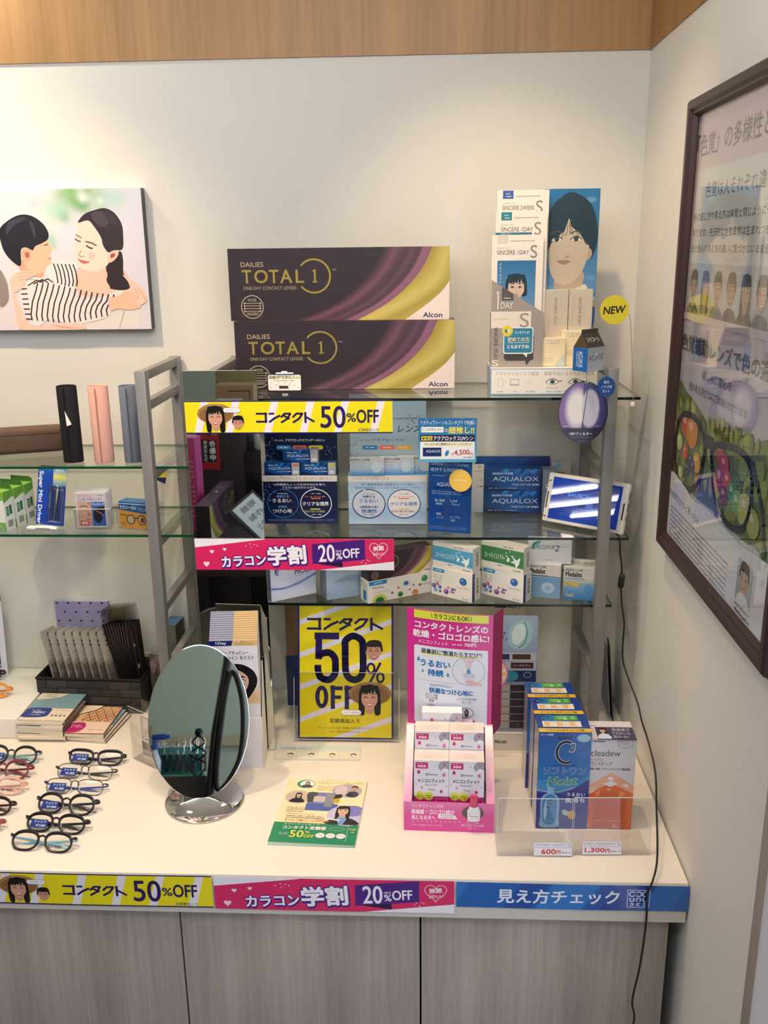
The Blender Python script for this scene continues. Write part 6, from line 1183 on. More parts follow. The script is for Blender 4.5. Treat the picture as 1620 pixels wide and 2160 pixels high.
# ------------------------------------------------------------------ pink eye drop display
PK = '#d8348c'
t = thing('drops_display', 'pink and white eye drop display with a tall bent header card on the counter', 'display stand', (-0.4165, -0.5830, ZC), math.radians(-1.5))
m = MB(); w = 0.169
c1, c2 = lin('#d8559f'), lin('#e7bccb')
m.box(-w/2, w/2, 0, 0.0016, 0.0004, 0.0630, PK, 'gloss')
for sx in (-1, 1):      # sloping side walls, tapering edge strips beside the boxes
    xa, xb = sx*w/2, sx*(w/2-0.0145); prof = [(0.0, 0.0004), (0.0, 0.063), (0.133, 0.150), (0.150, 0.150), (0.150, 0.0004)]
    m.prism(prof if sx > 0 else prof, 0.0012, (lambda u, v, w_, X=xa, s=sx: Vector((X-s*w_ if s > 0 else X-s*w_, u, v))), '#dfa6bf', 'gloss')
    L = [(0.0, 0.063), (0.133, 0.150)]; m.add([(xa, L[0][0]-.0003, L[0][1]), (xb, L[0][0]-.0003, L[0][1]), (xb, L[1][0], L[1][1]), (xa, L[1][0], L[1][1])], [(0, 1, 2, 3) if sx < 0 else (3, 2, 1, 0)], [lin('#dc7fae'), lin('#dc7fae'), lin('#eadbd9'), lin('#eadbd9')], 'gloss')
m.add([(-w/2, 0.133, 0.150), (w/2, 0.133, 0.150), (w/2, 0.150, 0.150), (-w/2, 0.150, 0.150)], [(0, 1, 2, 3)], '#ece0dd', 'gloss')
m.box(-w/2+0.0012, w/2-0.0012, 0.1488, 0.150, 0.0004, 0.150, '#d8a0bb', 'gloss')
c = CV(m, (-w/2, 0, 0.0630), (1, 0, 0), (0, 0, -1), w, 0.0626, 800, 290, 'gloss'); c.grad(0, 0, 800, 290, [(0, '#e07ab4'), (.4, '#d84a9a'), (1, '#d8409a')])
c.T('コンタクトレンズの', 66, 22, 350, 54, '#f4dcea', 0.02); c.T('乾燥感・ゴロゴロ感が', 66, 76, 448, 122, '#f8e6f0', 0.03); c.T('気になる方へ', 66, 134, 278, 176, '#f8e6f0', 0.03); c.poly([(304, 118), (304, 162), (480, 166), (450, 122)], '#efe3ea'); c.dash(322, 128, 120, 10, '#7a5a74', 2, 18, 4)
for k in range(11): c.ring(76+k*42, 192, 6, 6, 3, '#f0b8d6')
c.dash(66, 226, 280, 10, '#f4cfe2', seed=5); c.ell(612, 96, 98, 66, '#5a4a4c'); c.T('サンプル品', 560, 176, 664, 200, '#f8e6f0', 0.02); c.T('メニコンフィット', 512, 206, 712, 236, '#f8e6f0', 0.03); c.dash(570, 250, 86, 9, '#f4cfe2', seed=3); m.build('tray', t)
m = MB(); n = 12; hz0, hz1, bowf = 0.132, 0.400, 0.008
def hx(u): return -0.0838 + 0.1665*u
def hy(u): return 0.141 - bowf*math.sin(PI*u)
for (ua, ub) in [(i/n, (i+1)/n) for i in range(n)]:
    m.add([(hx(ua), hy(ua), hz0-0.012*ua), (hx(ub), hy(ub), hz0-0.012*ub), (hx(ub), hy(ub), hz1-0.016*ub), (hx(ua), hy(ua), hz1-0.016*ua)], [(0, 1, 2, 3)], PK, 'gloss')
    m.add([(hx(ua), hy(ua)+.0012, hz0-0.012*ua), (hx(ub), hy(ub)+.0012, hz0-0.012*ub), (hx(ub), hy(ub)+.0012, hz1-0.016*ub), (hx(ua), hy(ua)+.0012, hz1-0.016*ua)], [(3, 2, 1, 0)], '#c9c2c6', 'card')
m.add([(hx(1), hy(1), hz0-0.012), (hx(1)+0.021, hy(1)+0.034, hz0-0.002), (hx(1)+0.021, hy(1)+0.034, hz1-0.012), (hx(1), hy(1), hz1-0.016)], [(0, 1, 2, 3), (3, 2, 1, 0)], '#c22a7c', 'gloss')
c = CV(m, (hx(0), 0.141, hz1), (1, 0, -0.085), (0, 0, -1), 0.1671, 0.2670, 735, 1060, 'gloss', 0.0006, bend=lambda u: bowf*math.sin(PI*u))
c.poly([(60, 10), (60, 76), (695, 76), (695, 10)], '#dfe04a'); c.T('\\ カラコンにもOK! /', 205, 22, 552, 64, '#3a3428', 0.03)
c.T('コンタクトレンズの', 66, 98, 690, 156, '#f8eef2', 0.05); c.T('乾燥・ゴロゴロ感に!', 52, 172, 700, 232, '#f8eef2', 0.05); c.T('メニコンフィット', 96, 250, 350, 282, '#f6dce8', 0.02); c.dash(388, 256, 98, 14, '#f6dce8', seed=2); c.T('700円', 490, 244, 590, 274, '#f8eef2', 0.04)
c.rrect(60, 300, 636, 664, 16, '#e6e8f2'); c.rect(120, 356, 520, 14, '#e9e47a'); c.T('装着前に"数滴たらすだけ"!', 122, 322, 640, 362, '#3a3a44', 0.04)
c.T('うるおい', 116, 416, 370, 470, '#2f78b8', 0.06); c.T('持続', 178, 492, 312, 546, '#2f78b8', 0.06)
for x, y, s in ((98, 424, 14), (134, 518, 9), (352, 530, 12)): c.blob([(x, y-2*s), (x-s, y), (x, y+s), (x+s, y)], '#4f8fc8')
c.ring(530, 480, 140, 122, 3.5, '#8a8090'); c.poly([(478, 366), (584, 366), (570, 396), (560, 396), (556, 452), (506, 452), (504, 396), (490, 396)], '#e3cdd3'); c.line([(478, 366), (584, 366), (570, 396), (490, 396)], 2.5, '#a8838f', True)
c.blob([(530, 452), (512, 486), (530, 500), (548, 486)], '#5f97cc'); c.blob([(486, 512), (580, 508), (572, 552), (510, 560)], '#d9dde6'); c.ring(534, 512, 48, 12, 3, '#7f7a88'); c.poly(c._clip([(500, 560), (560, 552), (640, 580), (655, 600), (600, 600), (540, 596), (500, 580)]), '#e2bcbc')
c.line([(84, 590), (430, 594)], 2, '#9a94a4'); c.T('ふんわりやさしい', 194, 612, 386, 634, '#2f78b8', 0.02); c.T('快適なつけ心地に', 192, 646, 570, 692, '#2f78b8', 0.06)
c.T('はりつき感', 158, 702, 264, 722, '#4a4a54', 0.01); c.T('ゴロゴロ感', 158, 726, 264, 746, '#4a4a54', 0.01); c.T('乾燥', 190, 750, 232, 770, '#4a4a54', 0.01); c.T('レンズの水分を', 436, 708, 600, 730, '#4a4a54', 0.01); c.T('キープ!', 478, 738, 556, 758, '#4a4a54', 0.01)
for x, lens in ((205, 0), (515, 1)):
    c.line([(x-28, 806), (x-28, 884)], 2, '#3a3a44'); c.line(spl([(x-30, 800), (x+20, 796), (x+66, 838), (x+20, 876), (x-28, 884)], 5, False), 4, '#3a3a44'); c.ell(x+2, 840, 20, 36, '#34343c'); c.ell(x-2, 832, 6, 12, '#8a8a94')
    if lens: c.ring(x-26, 840, 14, 38, 7, '#4f8fc8', 90, 270)
c.poly([(312, 820), (362, 820), (362, 806), (396, 836), (362, 866), (362, 852), (312, 852)], '#2f7ec0'); c.rect(126, 902, 168, 20, '#4a4a54'); c.rect(440, 902, 150, 22, '#c2456e'); c.dash(140, 906, 140, 11, '#dfe0e6', seed=2); c.dash(452, 907, 126, 11, '#f0dfe4', seed=4); c.dash(500, 944, 100, 8, '#6a6a74', seed=6); c.dash(70, 980, 620, 8, '#f0a8cc', 2, 16, 7)
m.build('header_card', t)
t_disp = t
def fit(c, low):
    c.rect(0, 0, 300, 480, '#e3e2ec'); c.rect(14, 16, 108, 62, '#c82e6c'); c.T('装着薬', 34, 42, 104, 66, '#f6dfe8', 0.03); c.dash(26, 24, 84, 9, '#f0c2d4', seed=2)
    c.ell(285, 52, 76, 60, '#a3a3ae'); c.blob([(236, 92), (262, 70), (300, 84), (300, 110), (250, 104)], '#eceaf0'); c.blob([(262, 20), (254, 38), (262, 46), (270, 38)], '#c8487c')
    for x, y, q in ((42, 112, '#c83270'), (258, 136, '#d8709c')): c.blob([(x, y-22), (x-15, y+4), (x, y+18), (x+15, y+4)], q); c.ring(x, y+22, 20, 8, 2, '#dfa8c0', 0, 180, 12)
    c.ell(185, 54, 5, 5, '#8a8a94'); c.ring(112, 134, 10, 10, 5, '#3a3a44'); c.T('Menicon', 130, 126, 206, 142, '#4a4a54', 0.02); c.T('メニコンフィット', 32, 178, 264, 214, '#2f2f3a', 0.04)
    if low:
        c.T('MeniconFIT', 98, 228, 204, 246, '#6a6a74', 0); c.T('15mL', 124, 272, 184, 294, '#4a4a54', 0); c.ell(68, 262, 12, 16, '#e3a0bf'); c.ell(236, 300, 13, 17, '#c83270'); c.ell(18, 232, 5, 5, '#7a4a5a'); c.ell(278, 250, 5, 5, '#7a4a5a')
        c.rect(0, 350, 300, 130, '#c8286e'); c.ell(52, 345, 40, 42, '#dcd840'); c.ell(126, 348, 40, 42, '#dcd840'); c.dash(28, 336, 48, 12, '#4a4420', 2, 20, 2); c.dash(102, 338, 48, 12, '#4a4420', 2, 20, 3); c.line([(192, 372), (292, 372), (292, 410), (192, 410)], 3, '#f0c2d4', True)
for r, (y, z, lb) in enumerate(((0.0110, 0.0405, 'front'), (0.0535, 0.0770, 'rear'))):
    for k, x in enumerate((-0.0335, 0.0325)):
        m = MB(); bw, bh, bd = 0.0655, 0.1035, 0.0400; m.box(-bw/2, bw/2, 0, bd, 0, bh, {'*': '#dcd8de', 'top': '#e6d6c9', 'right': '#cfc9d0'}, 'gloss')
        fit(CV(m, (-bw/2, 0, bh), (1, 0, 0), (0, 0, -1), bw, bh, 300, 480, 'gloss'), r == 0); c = CV(m, (-bw/2, bd, bh), (1, 0, 0), (0, -1, 0), bw, bd, 300, 180); c.dash(60, 60, 180, 9, '#c9a8a0', 4, 22, 5)
        o = m.build('eye_drop_box', None, (-0.4165+x*math.cos(-.026)-y*math.sin(-.026), -0.5830+x*math.sin(-.026)+y*math.cos(-.026), ZC+z), (0, 0, math.radians(-1.5)))
        tag(o, '%s-row white and pink eye drop box at the %s in the pink display' % (lb, ('left', 'right')[k]), 'box', 'eye drop boxes in the pink display')
m = MB(); m.box(0.006, 0.020-0.001, 0, 0, 0, 0) if False else m.box(-w/2+0.015, w/2-0.015, 0.011, 0.052, 0.0006, 0.0398, '#c9a0b4', 'card'); m.box(-w/2+0.015, w/2-0.015, 0.0535, 0.146, 0.0006, 0.0763, '#c9a0b4', 'card'); m.box(-0.045, 0.045, 0.0985, 0.126, 0.0765, 0.1690, '#d8b4c4', 'card'); m.build('inner_step', t)
m = MB(); m.box(-0.039, 0.039, 0, 0.026, 0, 0.0275, {'*': '#e4e2ea', 'top': '#efe6e2'}, 'gloss'); c = CV(m, (-0.039, 0, 0.0275), (1, 0, 0), (0, 0, -1), 0.078, 0.0275, 350, 118, 'gloss'); c.ell(310, 60, 70, 66, '#b4b2bc'); c.blob([(270, 96), (300, 70), (350, 80), (350, 116), (290, 112)], '#efecf0'); c.blob([(88, 46), (72, 70), (88, 82), (104, 70)], '#d05a90'); c.ell(208, 58, 6, 6, '#8a8a94'); c.ell(302, 44, 9, 10, '#c8487c'); c.dash(150, 106, 70, 8, '#4a4a54', seed=3)
tag(m.build('eye_drop_box', None, (-0.4290, -0.4845, ZC+0.1695), (0, 0, math.radians(-1.5))), 'white eye drop box lying on its side across the top of the rear-row boxes', 'box', 'eye drop boxes in the pink display')
t = thing('sample_bottle', 'small clear sample bottle with a pink cap in the hole of the pink display', 'bottle', (-0.3700, -0.5885, ZC+0.028))
BM = Matrix.Scale(0.62, 4, (0, 1, 0)) @ Matrix.Identity(4)
m = MB(); m.lathe([(0.0005, 0), (0.0105, 0.0006), (0.0125, 0.004), (0.0125, 0.022), (0.0085, 0.030), (0.0060, 0.032), (0.0005, 0.033)], '#d9dbe2', 'gloss', 24, sy=0.36); c = CV(m, (-0.0105, -0.0046, 0.021), (1, 0, 0), (0, 0, -1), 0.021, 0.018, 100, 90, 'gloss'); c.rect(0, 0, 100, 90, '#eceaf0'); c.dash(20, 12, 60, 6, '#4a4a54', 1); c.T('MeniconFIT', 8, 34, 92, 48, '#3a3a44', 0.03); c.ell(14, 20, 5, 6, '#c8487c'); c.ell(84, 62, 5, 6, '#c8487c'); c.dash(20, 66, 56, 6, '#4a4a54', 1); m.build('bottle_body', t)
m = MB(); m.lathe([(0.0066, 0.030), (0.0068, 0.040), (0.0075, 0.041), (0.0075, 0.052), (0.0066, 0.055), (0.0005, 0.0558)], '#d23a68', 'gloss', 20, sy=0.5); m.build('cap', t)

# round pink disc peeping out behind the header, lens brochure stand and the white board
t = thing('wobbler_disc', 'round white disc with a pink rim and yellow rays behind the pink display header', 'sign', (-0.3300, -0.3450, ZC))
m = MB(); m.prism([(0.0405*math.cos(2*PI*k/40), 0.213+0.0405*math.sin(2*PI*k/40)) for k in range(40)], 0.0008, lambda u, v, w_: Vector((u, -w_, v)), '#e07aa0', 'gloss'); c = CV(m, (-0.0405, 0, 0.2535), (1, 0, 0), (0, 0, -1), 0.081, 0.081, 200, 200, 'gloss'); c.ell(100, 100, 92, 92, '#efe6d4')
for k in range(12): a = 2*PI*k/12; c.poly([(100+40*math.cos(a-.08), 100+40*math.sin(a-.08)), (100+88*math.cos(a-.12), 100+88*math.sin(a-.12)), (100+88*math.cos(a+.12), 100+88*math.sin(a+.12)), (100+40*math.cos(a+.08), 100+40*math.sin(a+.08))], '#e9c46a')
m.build('disc', t); m = MB(); m.box(-0.002, 0.002, 0.0004, 0.001, 0.0012, 0.180, '#ffffff', 'acrylic'); m.box(-0.015, 0.015, -0.015, 0.015, 0.0003, 0.0012, '#ffffff', 'acrylic'); m.build('clear_stem', t)
t = thing('lens_card_stand', 'grey blue lens information board on a white base behind the pink display', 'display stand', (-0.2900, -0.2850, ZC))
m = MB(); m.box(-0.055, 0.0470, 0, 0.060, 0.0004, 0.0420, '#ded9d0', 'card'); c = CV(m, (-0.055, 0, 0.042), (1, 0, 0), (0, 0, -1), 0.102, 0.042, 500, 200); c.T('Alcon', 170, 80, 300, 118, '#1e2356', 0.045); m.build('base_box', t)
m = MB(); KB = math.radians(-3); m.prism([(-0.060, 0), (0.0665, 0), (0.0695, 0.262), (0.066, 0.268), (-0.060, 0.268)], 0.0015, lambda u, v, w_: Vector((u, 0.006+0.05*v-w_, 0.0425+v)), '#8b98ac', 'card')
c = CV(m, (-0.060, 0.0054+0.05*0.268, 0.0425+0.268), (1, 0, 0), (0, -0.05, -1), 0.127, 0.268, 420, 900)
c.grad(0, 0, 420, 900, [(0, '#8fa0b4'), (.35, '#8493aa'), (.6, '#76869e'), (1, '#8a93a4')]); c.T('トータル', 40, 110, 260, 190, '#1c2434', 0.0, 0, .25); c.blob([(300, 30), (230, 90), (215, 200), (260, 250), (330, 250), (380, 180), (390, 90), (350, 40)], '#8fb4b4'); c.blob([(290, 60), (250, 110), (245, 190), (280, 220), (330, 170), (340, 80)], '#bfd0cc'); c.line(spl([(330, 50), (350, 130), (330, 210), (290, 245)], 5, False), 7, '#3f7a80')
for y in (280, 350): c.rect(0, y, 420, 62, '#a9aeb6')
c.rect(60, 292, 170, 42, '#2a2458'); c.rect(250, 292, 130, 40, '#4a2f20'); c.rect(240, 356, 160, 46, '#3a2028'); c.T('トータルワン', 262, 370, 380, 388, '#cfc0b0', 0.01); c.rect(120, 420, 300, 84, '#1f2f50'); c.ell(230, 462, 66, 42, '#2f7f90'); c.ring(360, 452, 26, 20, 4, '#8fa8c0')
for r in range(6): c.rect(0, 530+r*58, 235, 50, '#a8a49c'); c.rect(240, 530+r*58, 180, 50, '#2b1f26'); c.ring(120, 555+r*58, 11, 11, 3, '#4a4a4a'); c.ring(300, 555+r*58, 11, 11, 3, '#8a7a70' if r == 5 else '#4f444a')
m.build('info_board', t)
m = MB(); m.box(-0.085, 0.0, 0, 0.003, 0.0004, 0.247, '#cfc6ba', 'card'); c = CV(m, (-0.085, 0, 0.247), (1, 0, 0), (0, 0, -1), 0.085, 0.06, 400, 280); c.T('か?', 250, 8, 350, 46, '#2f4a7a', 0.03); c.rrect(60, 4, 130, 30, 10, '#2a2050'); c.rrect(200, 16, 60, 16, 6, '#2f7a6a')
tag(m.build('white_board', None, (-0.2245, -0.0450, ZC)), 'pale board with blue writing standing against the wall under the lower glass shelf', 'board')

# ------------------------------------------------------------------ lens solution boxes
def c3(c):      # 430 x 850
    c.grad(0, 0, 430, 850, [(0, '#1f4f9c'), (.25, '#1a62ac'), (.5, '#2074b8'), (.58, '#2a84bc'), (.62, '#1c4aa0'), (1, '#23348f')])
    c.poly([(0, 520), (200, 540), (330, 480), (430, 400), (430, 850), (0, 850)], '#232f8c'); c.blob([(0, 430), (120, 410), (260, 440), (360, 410), (430, 380), (430, 410), (300, 470), (160, 500), (0, 480)], '#2f86bc'); c.blob([(0, 500), (150, 520), (300, 480), (300, 490), (150, 530), (0, 512)], '#8f9fb8')
    c.T('ロート製薬', 16, 12, 118, 28, '#dfe6f2', 0.02); c.T('ROHTO', 160, 36, 270, 60, '#12141c', 0.06); c.ell(368, 48, 58, 34, '#7fa8cc'); c.ell(368, 48, 50, 28, '#9fc0d8')
    c.ring(228, 172, 78, 92, 30, '#dfe6f0', 62, 298, 34); c.ring(228, 172, 78, 92, 23, '#141c2c', 62, 298, 34)
    c.T('3', 258, 92, 300, 170, '#e6ecf4', 0.05, 0, .15); c.T('3', 260, 95, 298, 167, '#141c2c', 0.0, 0, .15)
    c.dash(130, 278, 180, 13, '#12204a', seed=3, fill=1); c.T('ソフトワン', 46, 304, 396, 366, '#dfe9f4', 0.045); c.T('ソフトワン', 46, 304, 396, 366, '#1c4a86', 0.012)
    c.T('Moist', 92, 386, 330, 460, '#cfe8dc', 0.06, -3, .25); c.T('Moist', 94, 388, 328, 458, '#1f7a5c', 0.02, -3, .25)
    c.T('うるおい', 250, 528, 400, 560, '#e6ecf4', 0.03); c.T('長持ち', 236, 576, 400, 618, '#e6ecf4', 0.03)
    c.blob([(112, 478), (90, 470), (84, 500), (86, 530), (48, 560), (30, 620), (36, 740), (30, 830), (110, 845), (190, 830), (188, 740), (192, 620), (176, 565), (140, 530), (142, 500), (140, 484)], '#7fb0d4'); c.blob([(112, 540), (60, 580), (50, 680), (60, 790), (110, 820), (160, 790), (170, 680), (160, 580)], '#3f86c0'); c.blob([(80, 590), (62, 680), (72, 780), (90, 700)], '#a9cfe6'); c.T('C', 92, 590, 128, 634, '#141c2c', 0.04); c.T('Moist', 86, 650, 150, 668, '#1c3a5c', 0.02); c.dash(70, 780, 90, 8, '#8fb8d8', seed=3)
    c.ell(296, 726, 34, 40, '#d89a4a'); c.blob([(216, 690), (240, 680), (280, 710), (250, 735), (220, 715)], '#b9c8c4')
    for x, y in ((60, 110), (380, 170), (340, 270)): c.ring(x, y, 16, 12, 3, '#4f94cc', 20, 150, 10)
def c3top(c):   # 430 x 260
    c.rect(0, 0, 430, 260, '#1c3a8a'); c.blob([(50, 20), (160, 10), (160, 100), (60, 90)], '#1f6fb0'); c.rect(150, 8, 200, 76, '#4f9a3c'); c.T('C', 30, 18, 76, 78, '#0f1c3c', 0.08, 0, .3); c.T('3', 80, 30, 112, 56, '#0f1c3c', 0.06)
    for x in (175, 215, 225, 290): c.dash(x, 24, 40, 9, '#dff0c8', 2, 22, int(x))
    c.ell(238, 60, 5, 9, '#f2f6e6'); c.ell(252, 60, 5, 9, '#f2f6e6'); c.rect(45, 96, 320, 84, '#e6dfcc'); c.dash(60, 98, 280, 10, '#3a3428', seed=3, fill=1)
    for k in range(3): c.rect(58+k*104, 116, 52, 50, '#e0b070'); c.ell(132+k*104, 140, 16, 16, '#f0ead8'); c.dash(118+k*104, 134, 30, 8, '#6a6458', 2, 14, k)
    c.rect(0, 205, 430, 55, '#dcb22e'); c.T('ソフトコンタクトレンズ用', 62, 216, 372, 250, '#3a2c10', 0.03)
def c3side(c):
    c.rect(0, 0, 260, 850, '#b3b4bc'); c.rect(0, 0, 30, 850, '#22368c'); c.rect(225, 0, 35, 850, '#2a4796'); c.dash(50, 40, 150, 14, '#5a5f70', 24, 32, 5)
for k, (x, y) in enumerate(((-0.2030, -0.5690), (-0.2055, -0.5005), (-0.2100, -0.4330))):
    carton('solution_box', ('foremost', 'middle', 'rearmost')[k] + ' tall blue lens solution box with a yellow top stripe in the row of three', 'box', (x, y, ZC+0.0022), 0.4, 0.0965 if k == 0 else 0.094, 0.2030, 0.0655, {'*': '#22348c', 'left': '#9a9ca8'},
           {'front': (430, 850, c3), 'top': (430, 260, c3top), 'left': (260, 850, c3side)}, 'blue lens solution boxes', 'gloss')
def clea(c):    # 400 x 800
    c.grad(0, 0, 400, 800, [(0, '#cfcdd2'), (1, '#c9c6cc')])
    c.poly([(0, 420), (200, 290), (400, 410), (400, 800), (0, 800)], '#e0a488'); c.poly([(0, 490), (200, 385), (400, 480), (400, 800), (0, 800)], '#d8642e'); c.poly([(60, 520), (200, 440), (340, 520), (340, 800), (60, 800)], '#cc5c2c'); c.poly([(70, 540), (330, 540), (330, 800), (70, 800)], '#c4562c')
    for pts, q in (([(200, 330), (230, 345), (200, 366), (168, 345)], '#e6e2e4'), ([(200, 368), (262, 396), (200, 420), (130, 396)], '#dedade'), ([(0, 440), (40, 420), (80, 430), (60, 470), (0, 500)], '#e3b8a4'), ([(320, 390), (360, 400), (340, 425), (300, 405)], '#e6cfc4'), ([(70, 470), (110, 450), (110, 500), (80, 510)], '#e08a5c'), ([(290, 460), (330, 470), (300, 510), (270, 505)], '#e08a5c'), ([(180, 430), (215, 440), (190, 460), (165, 445)], '#e59468'), ([(0, 740), (50, 760), (20, 800), (0, 800)], '#e08a5c'), ([(240, 745), (300, 800), (230, 790)], '#e08a5c')): c.poly(pts, q)
    c.T('Ophtecs', 22, 8, 130, 34, '#2a2a30', 0.04); c.line([(245, -4), (370, -4), (370, 52), (308, 84), (245, 52)], 3, '#6a625e', True); c.dash(258, 12, 100, 12, '#c07a5c', seed=2); c.dash(276, 34, 64, 10, '#c07a5c', seed=3)
    c.T('cleadew', 18, 96, 268, 150, '#55525a', 0.01); c.T('ハイドロ', 18, 168, 116, 192, '#a0583c', 0.02); c.T('ワンステップ', 18, 200, 200, 234, '#8a4a34', 0.01); c.T('駆除・除菌・アクションウォーターを徹底研磨', 18, 252, 360, 272, '#4a464c', 0.02, res=2); c.T('4週間パック', 76, 716, 190, 736, '#e09a74', 0); c.dash(196, 720, 110, 13, '#e09a74', seed=6)
def cltop(c):
    c.rect(0, 0, 400, 300, '#d9cfd0'); c.dash(20, 20, 90, 12, '#6a5f5f', seed=2); c.T('cleadew', 12, 60, 90, 92, '#7a5a50', 0.01); c.dash(20, 120, 40, 14, '#b07a64', 2, 50, 4); c.poly([(370, 160), (400, 150), (400, 270), (370, 270)], '#d8642e')
carton('solution_box', 'white and orange lens solution box beside the blue solution boxes', 'box', (-0.1150, -0.5680, ZC+0.0022), -0.6, 0.0860, 0.1900, 0.0660, {'*': '#c9c6cc', 'right': '#c9b6ac'}, {'front': (400, 800, clea), 'top': (400, 300, cltop)}, None, 'gloss')
m = MB(); wv, dv = 0.0700, 0.0440; m.box(-wv/2, wv/2, -0.0005, dv, 0, 0.0008, '#3a3850', 'card'); c = CV(m, (-wv/2, dv, 0.0008), (1, 0, 0), (0, -1, 0), wv, dv, 300, 170); c.rrect(0, 0, 300, 170, 8, '#3f3d56')
c.T('洗浄液で', 128, 14, 270, 60, '#cfcbd8', 0.0); c.T('うるおいは', 122, 70, 266, 104, '#cfcbd8', 0.0); c.T('変わる!', 122, 116, 244, 154, '#cfcbd8', 0.0); portrait(c, 52, 52, 30, '#c9a08c', '#16121a', 'long'); c.blob([(4, 170), (20, 110), (52, 98), (90, 110), (104, 170)], '#c9cfe0')
tag(m.build('topper_card', None, (-0.1080, -0.5720, ZC+0.1934), (0, 0, math.radians(-0.6))), 'dark violet card with white handwriting on top of the orange solution box', 'card')

# clear price barriers
for k, (x0, x1, y, sx0, sx1, tx) in enumerate(((-0.3300, -0.1955, -0.6540, 0.066, 0.134, '600'), (-0.1920, -0.0540, -0.6480, 0.016, 0.086, '1,300'))):
    t = thing('price_barrier', 'clear acrylic price stand reading %s yen before the %s solution box' % (('600', 'blue'), ('1,300', 'orange'))[k], 'price stand', (x0, y, ZC), math.radians((0.6, 1.5)[k]), 'clear price stands')
    w = x1-x0; m = MB(); KM = Matrix.Rotation(math.radians(-7), 4, 'X'); m.box(0, w, -0.0007, 0.0007, 0.0008, 0.112, '#ffffff', 'acrylic', M=KM); m.tube([KM @ Vector((0, 0, 0.112)), KM @ Vector((w, 0, 0.112))], 0.0008, '#ffffff', 'acrylic_edge', 5); m.tube([KM @ Vector((w, 0, 0.002)), KM @ Vector((w, 0, 0.112))], 0.0006, '#ffffff', 'acrylic_edge', 5); m.tube([KM @ Vector((0, 0, 0.002)), KM @ Vector((0, 0, 0.112))], 0.0006, '#ffffff', 'acrylic_edge', 5); m.build('front_sheet', t)
    m = MB(); m.box(0, w, 0.0015, 0.074, 0.0003, 0.0015, '#ffffff', 'acrylic'); m.build('base_plate', t)
    m = MB(); m.box(sx0, sx1, -0.0016, -0.0010, 0.003, 0.028, '#dfdfe8', 'card', M=KM)
    c = CV(m, KM @ Vector((sx0, -0.0016, 0.028)), (1, 0, 0), KM.to_3x3() @ Vector((0, 0, -1)), sx1-sx0, 0.025, 300, 110); c.T(('ソフトワンモイスト・ソフトワンクール', 'クリアデュー ハイドロワンステップ')[k], 8, 10, 250, 26, '#3a3a5a', 0.02, res=2); c.line([(6, 40), (290, 40)], 2, '#7a7a94')
    c.T(tx, (60, 20)[k], 54, 172, 96, '#c2303c', 0.05); c.T('円', 178, 64, 212, 96, '#c2303c', 0.04); c.dash(220, 78, 70, 10, '#4a4a6a', seed=3)
    for q in ((272, 8), (284, 16), (276, 24), (290, 28)): c.ell(q[0], q[1], 4, 4, '#3a4a8a', 6)
    m.build('price_label', t)
# dark catalogue against the right wall
t = thing('catalogue', 'black glossy catalogue leaning in the corner behind the solution boxes', 'catalogue', (0, 0, 0))
m = MB(); m.prism([(0.035, ZC+0.0006), (0.150, ZC+0.0006), (0.062, ZC+0.150), (0.035, ZC+0.160)], 0.003, lambda u, v, w_: Vector((-0.020-w_*-1-0.003, -u, v)), '#15131a', 'gloss'); m.build('cover', t)
m = MB(); m.prism([(0.036, ZC+0.0006), (0.140, ZC+0.0006), (0.060, ZC+0.140), (0.036, ZC+0.150)], 0.002, lambda u, v, w_: Vector((-0.0290+w_, -u, v)), '#8a8a90', 'paper'); m.build('pages', t)
# ================================================================== left end of the counter
m = MB(); m.box(-1.742, -1.3870, -0.2640, -0.003, ZC+0.0004, ZC+0.0500, '#e6e0d6', 'plastic', 0.0015); tag(m.build('display_riser'), 'low white display block at the left end of the counter', 'riser')
t = thing('info_card', 'white information card with a navy header standing on the low white block', 'card', (-1.5030, -0.0480, ZC+0.0505), rot=(math.radians(-4), 0, 0))
m = MB(); m.box(-0.160, 0, 0, 0.0015, 0, 0.232, '#d9d9e2', 'card'); c = CV(m, (-0.160, 0, 0.232), (1, 0, 0), (0, 0, -1), 0.160, 0.232, 700, 1010)
c.rect(0, 0, 700, 158, '#16283f'); c.T('レンズについて', 300, 50, 640, 90, '#c9d4e0', 0.03); c.rrect(470, 310, 160, 90, 20, '#ded0d0'); c.dash(420, 510, 200, 14, '#5a5f70', seed=3); c.dash(400, 630, 250, 14, '#5a5f70', seed=4); c.rect(420, 680, 215, 200, '#1b1f38'); c.rect(440, 720, 90, 120, '#3f4a7a'); c.rect(560, 820, 70, 60, '#3a3aa0'); c.ell(600, 720, 24, 30, '#5a6a8a'); c.rect(420, 895, 215, 16, '#3a1f4a'); m.build('card_face', t)

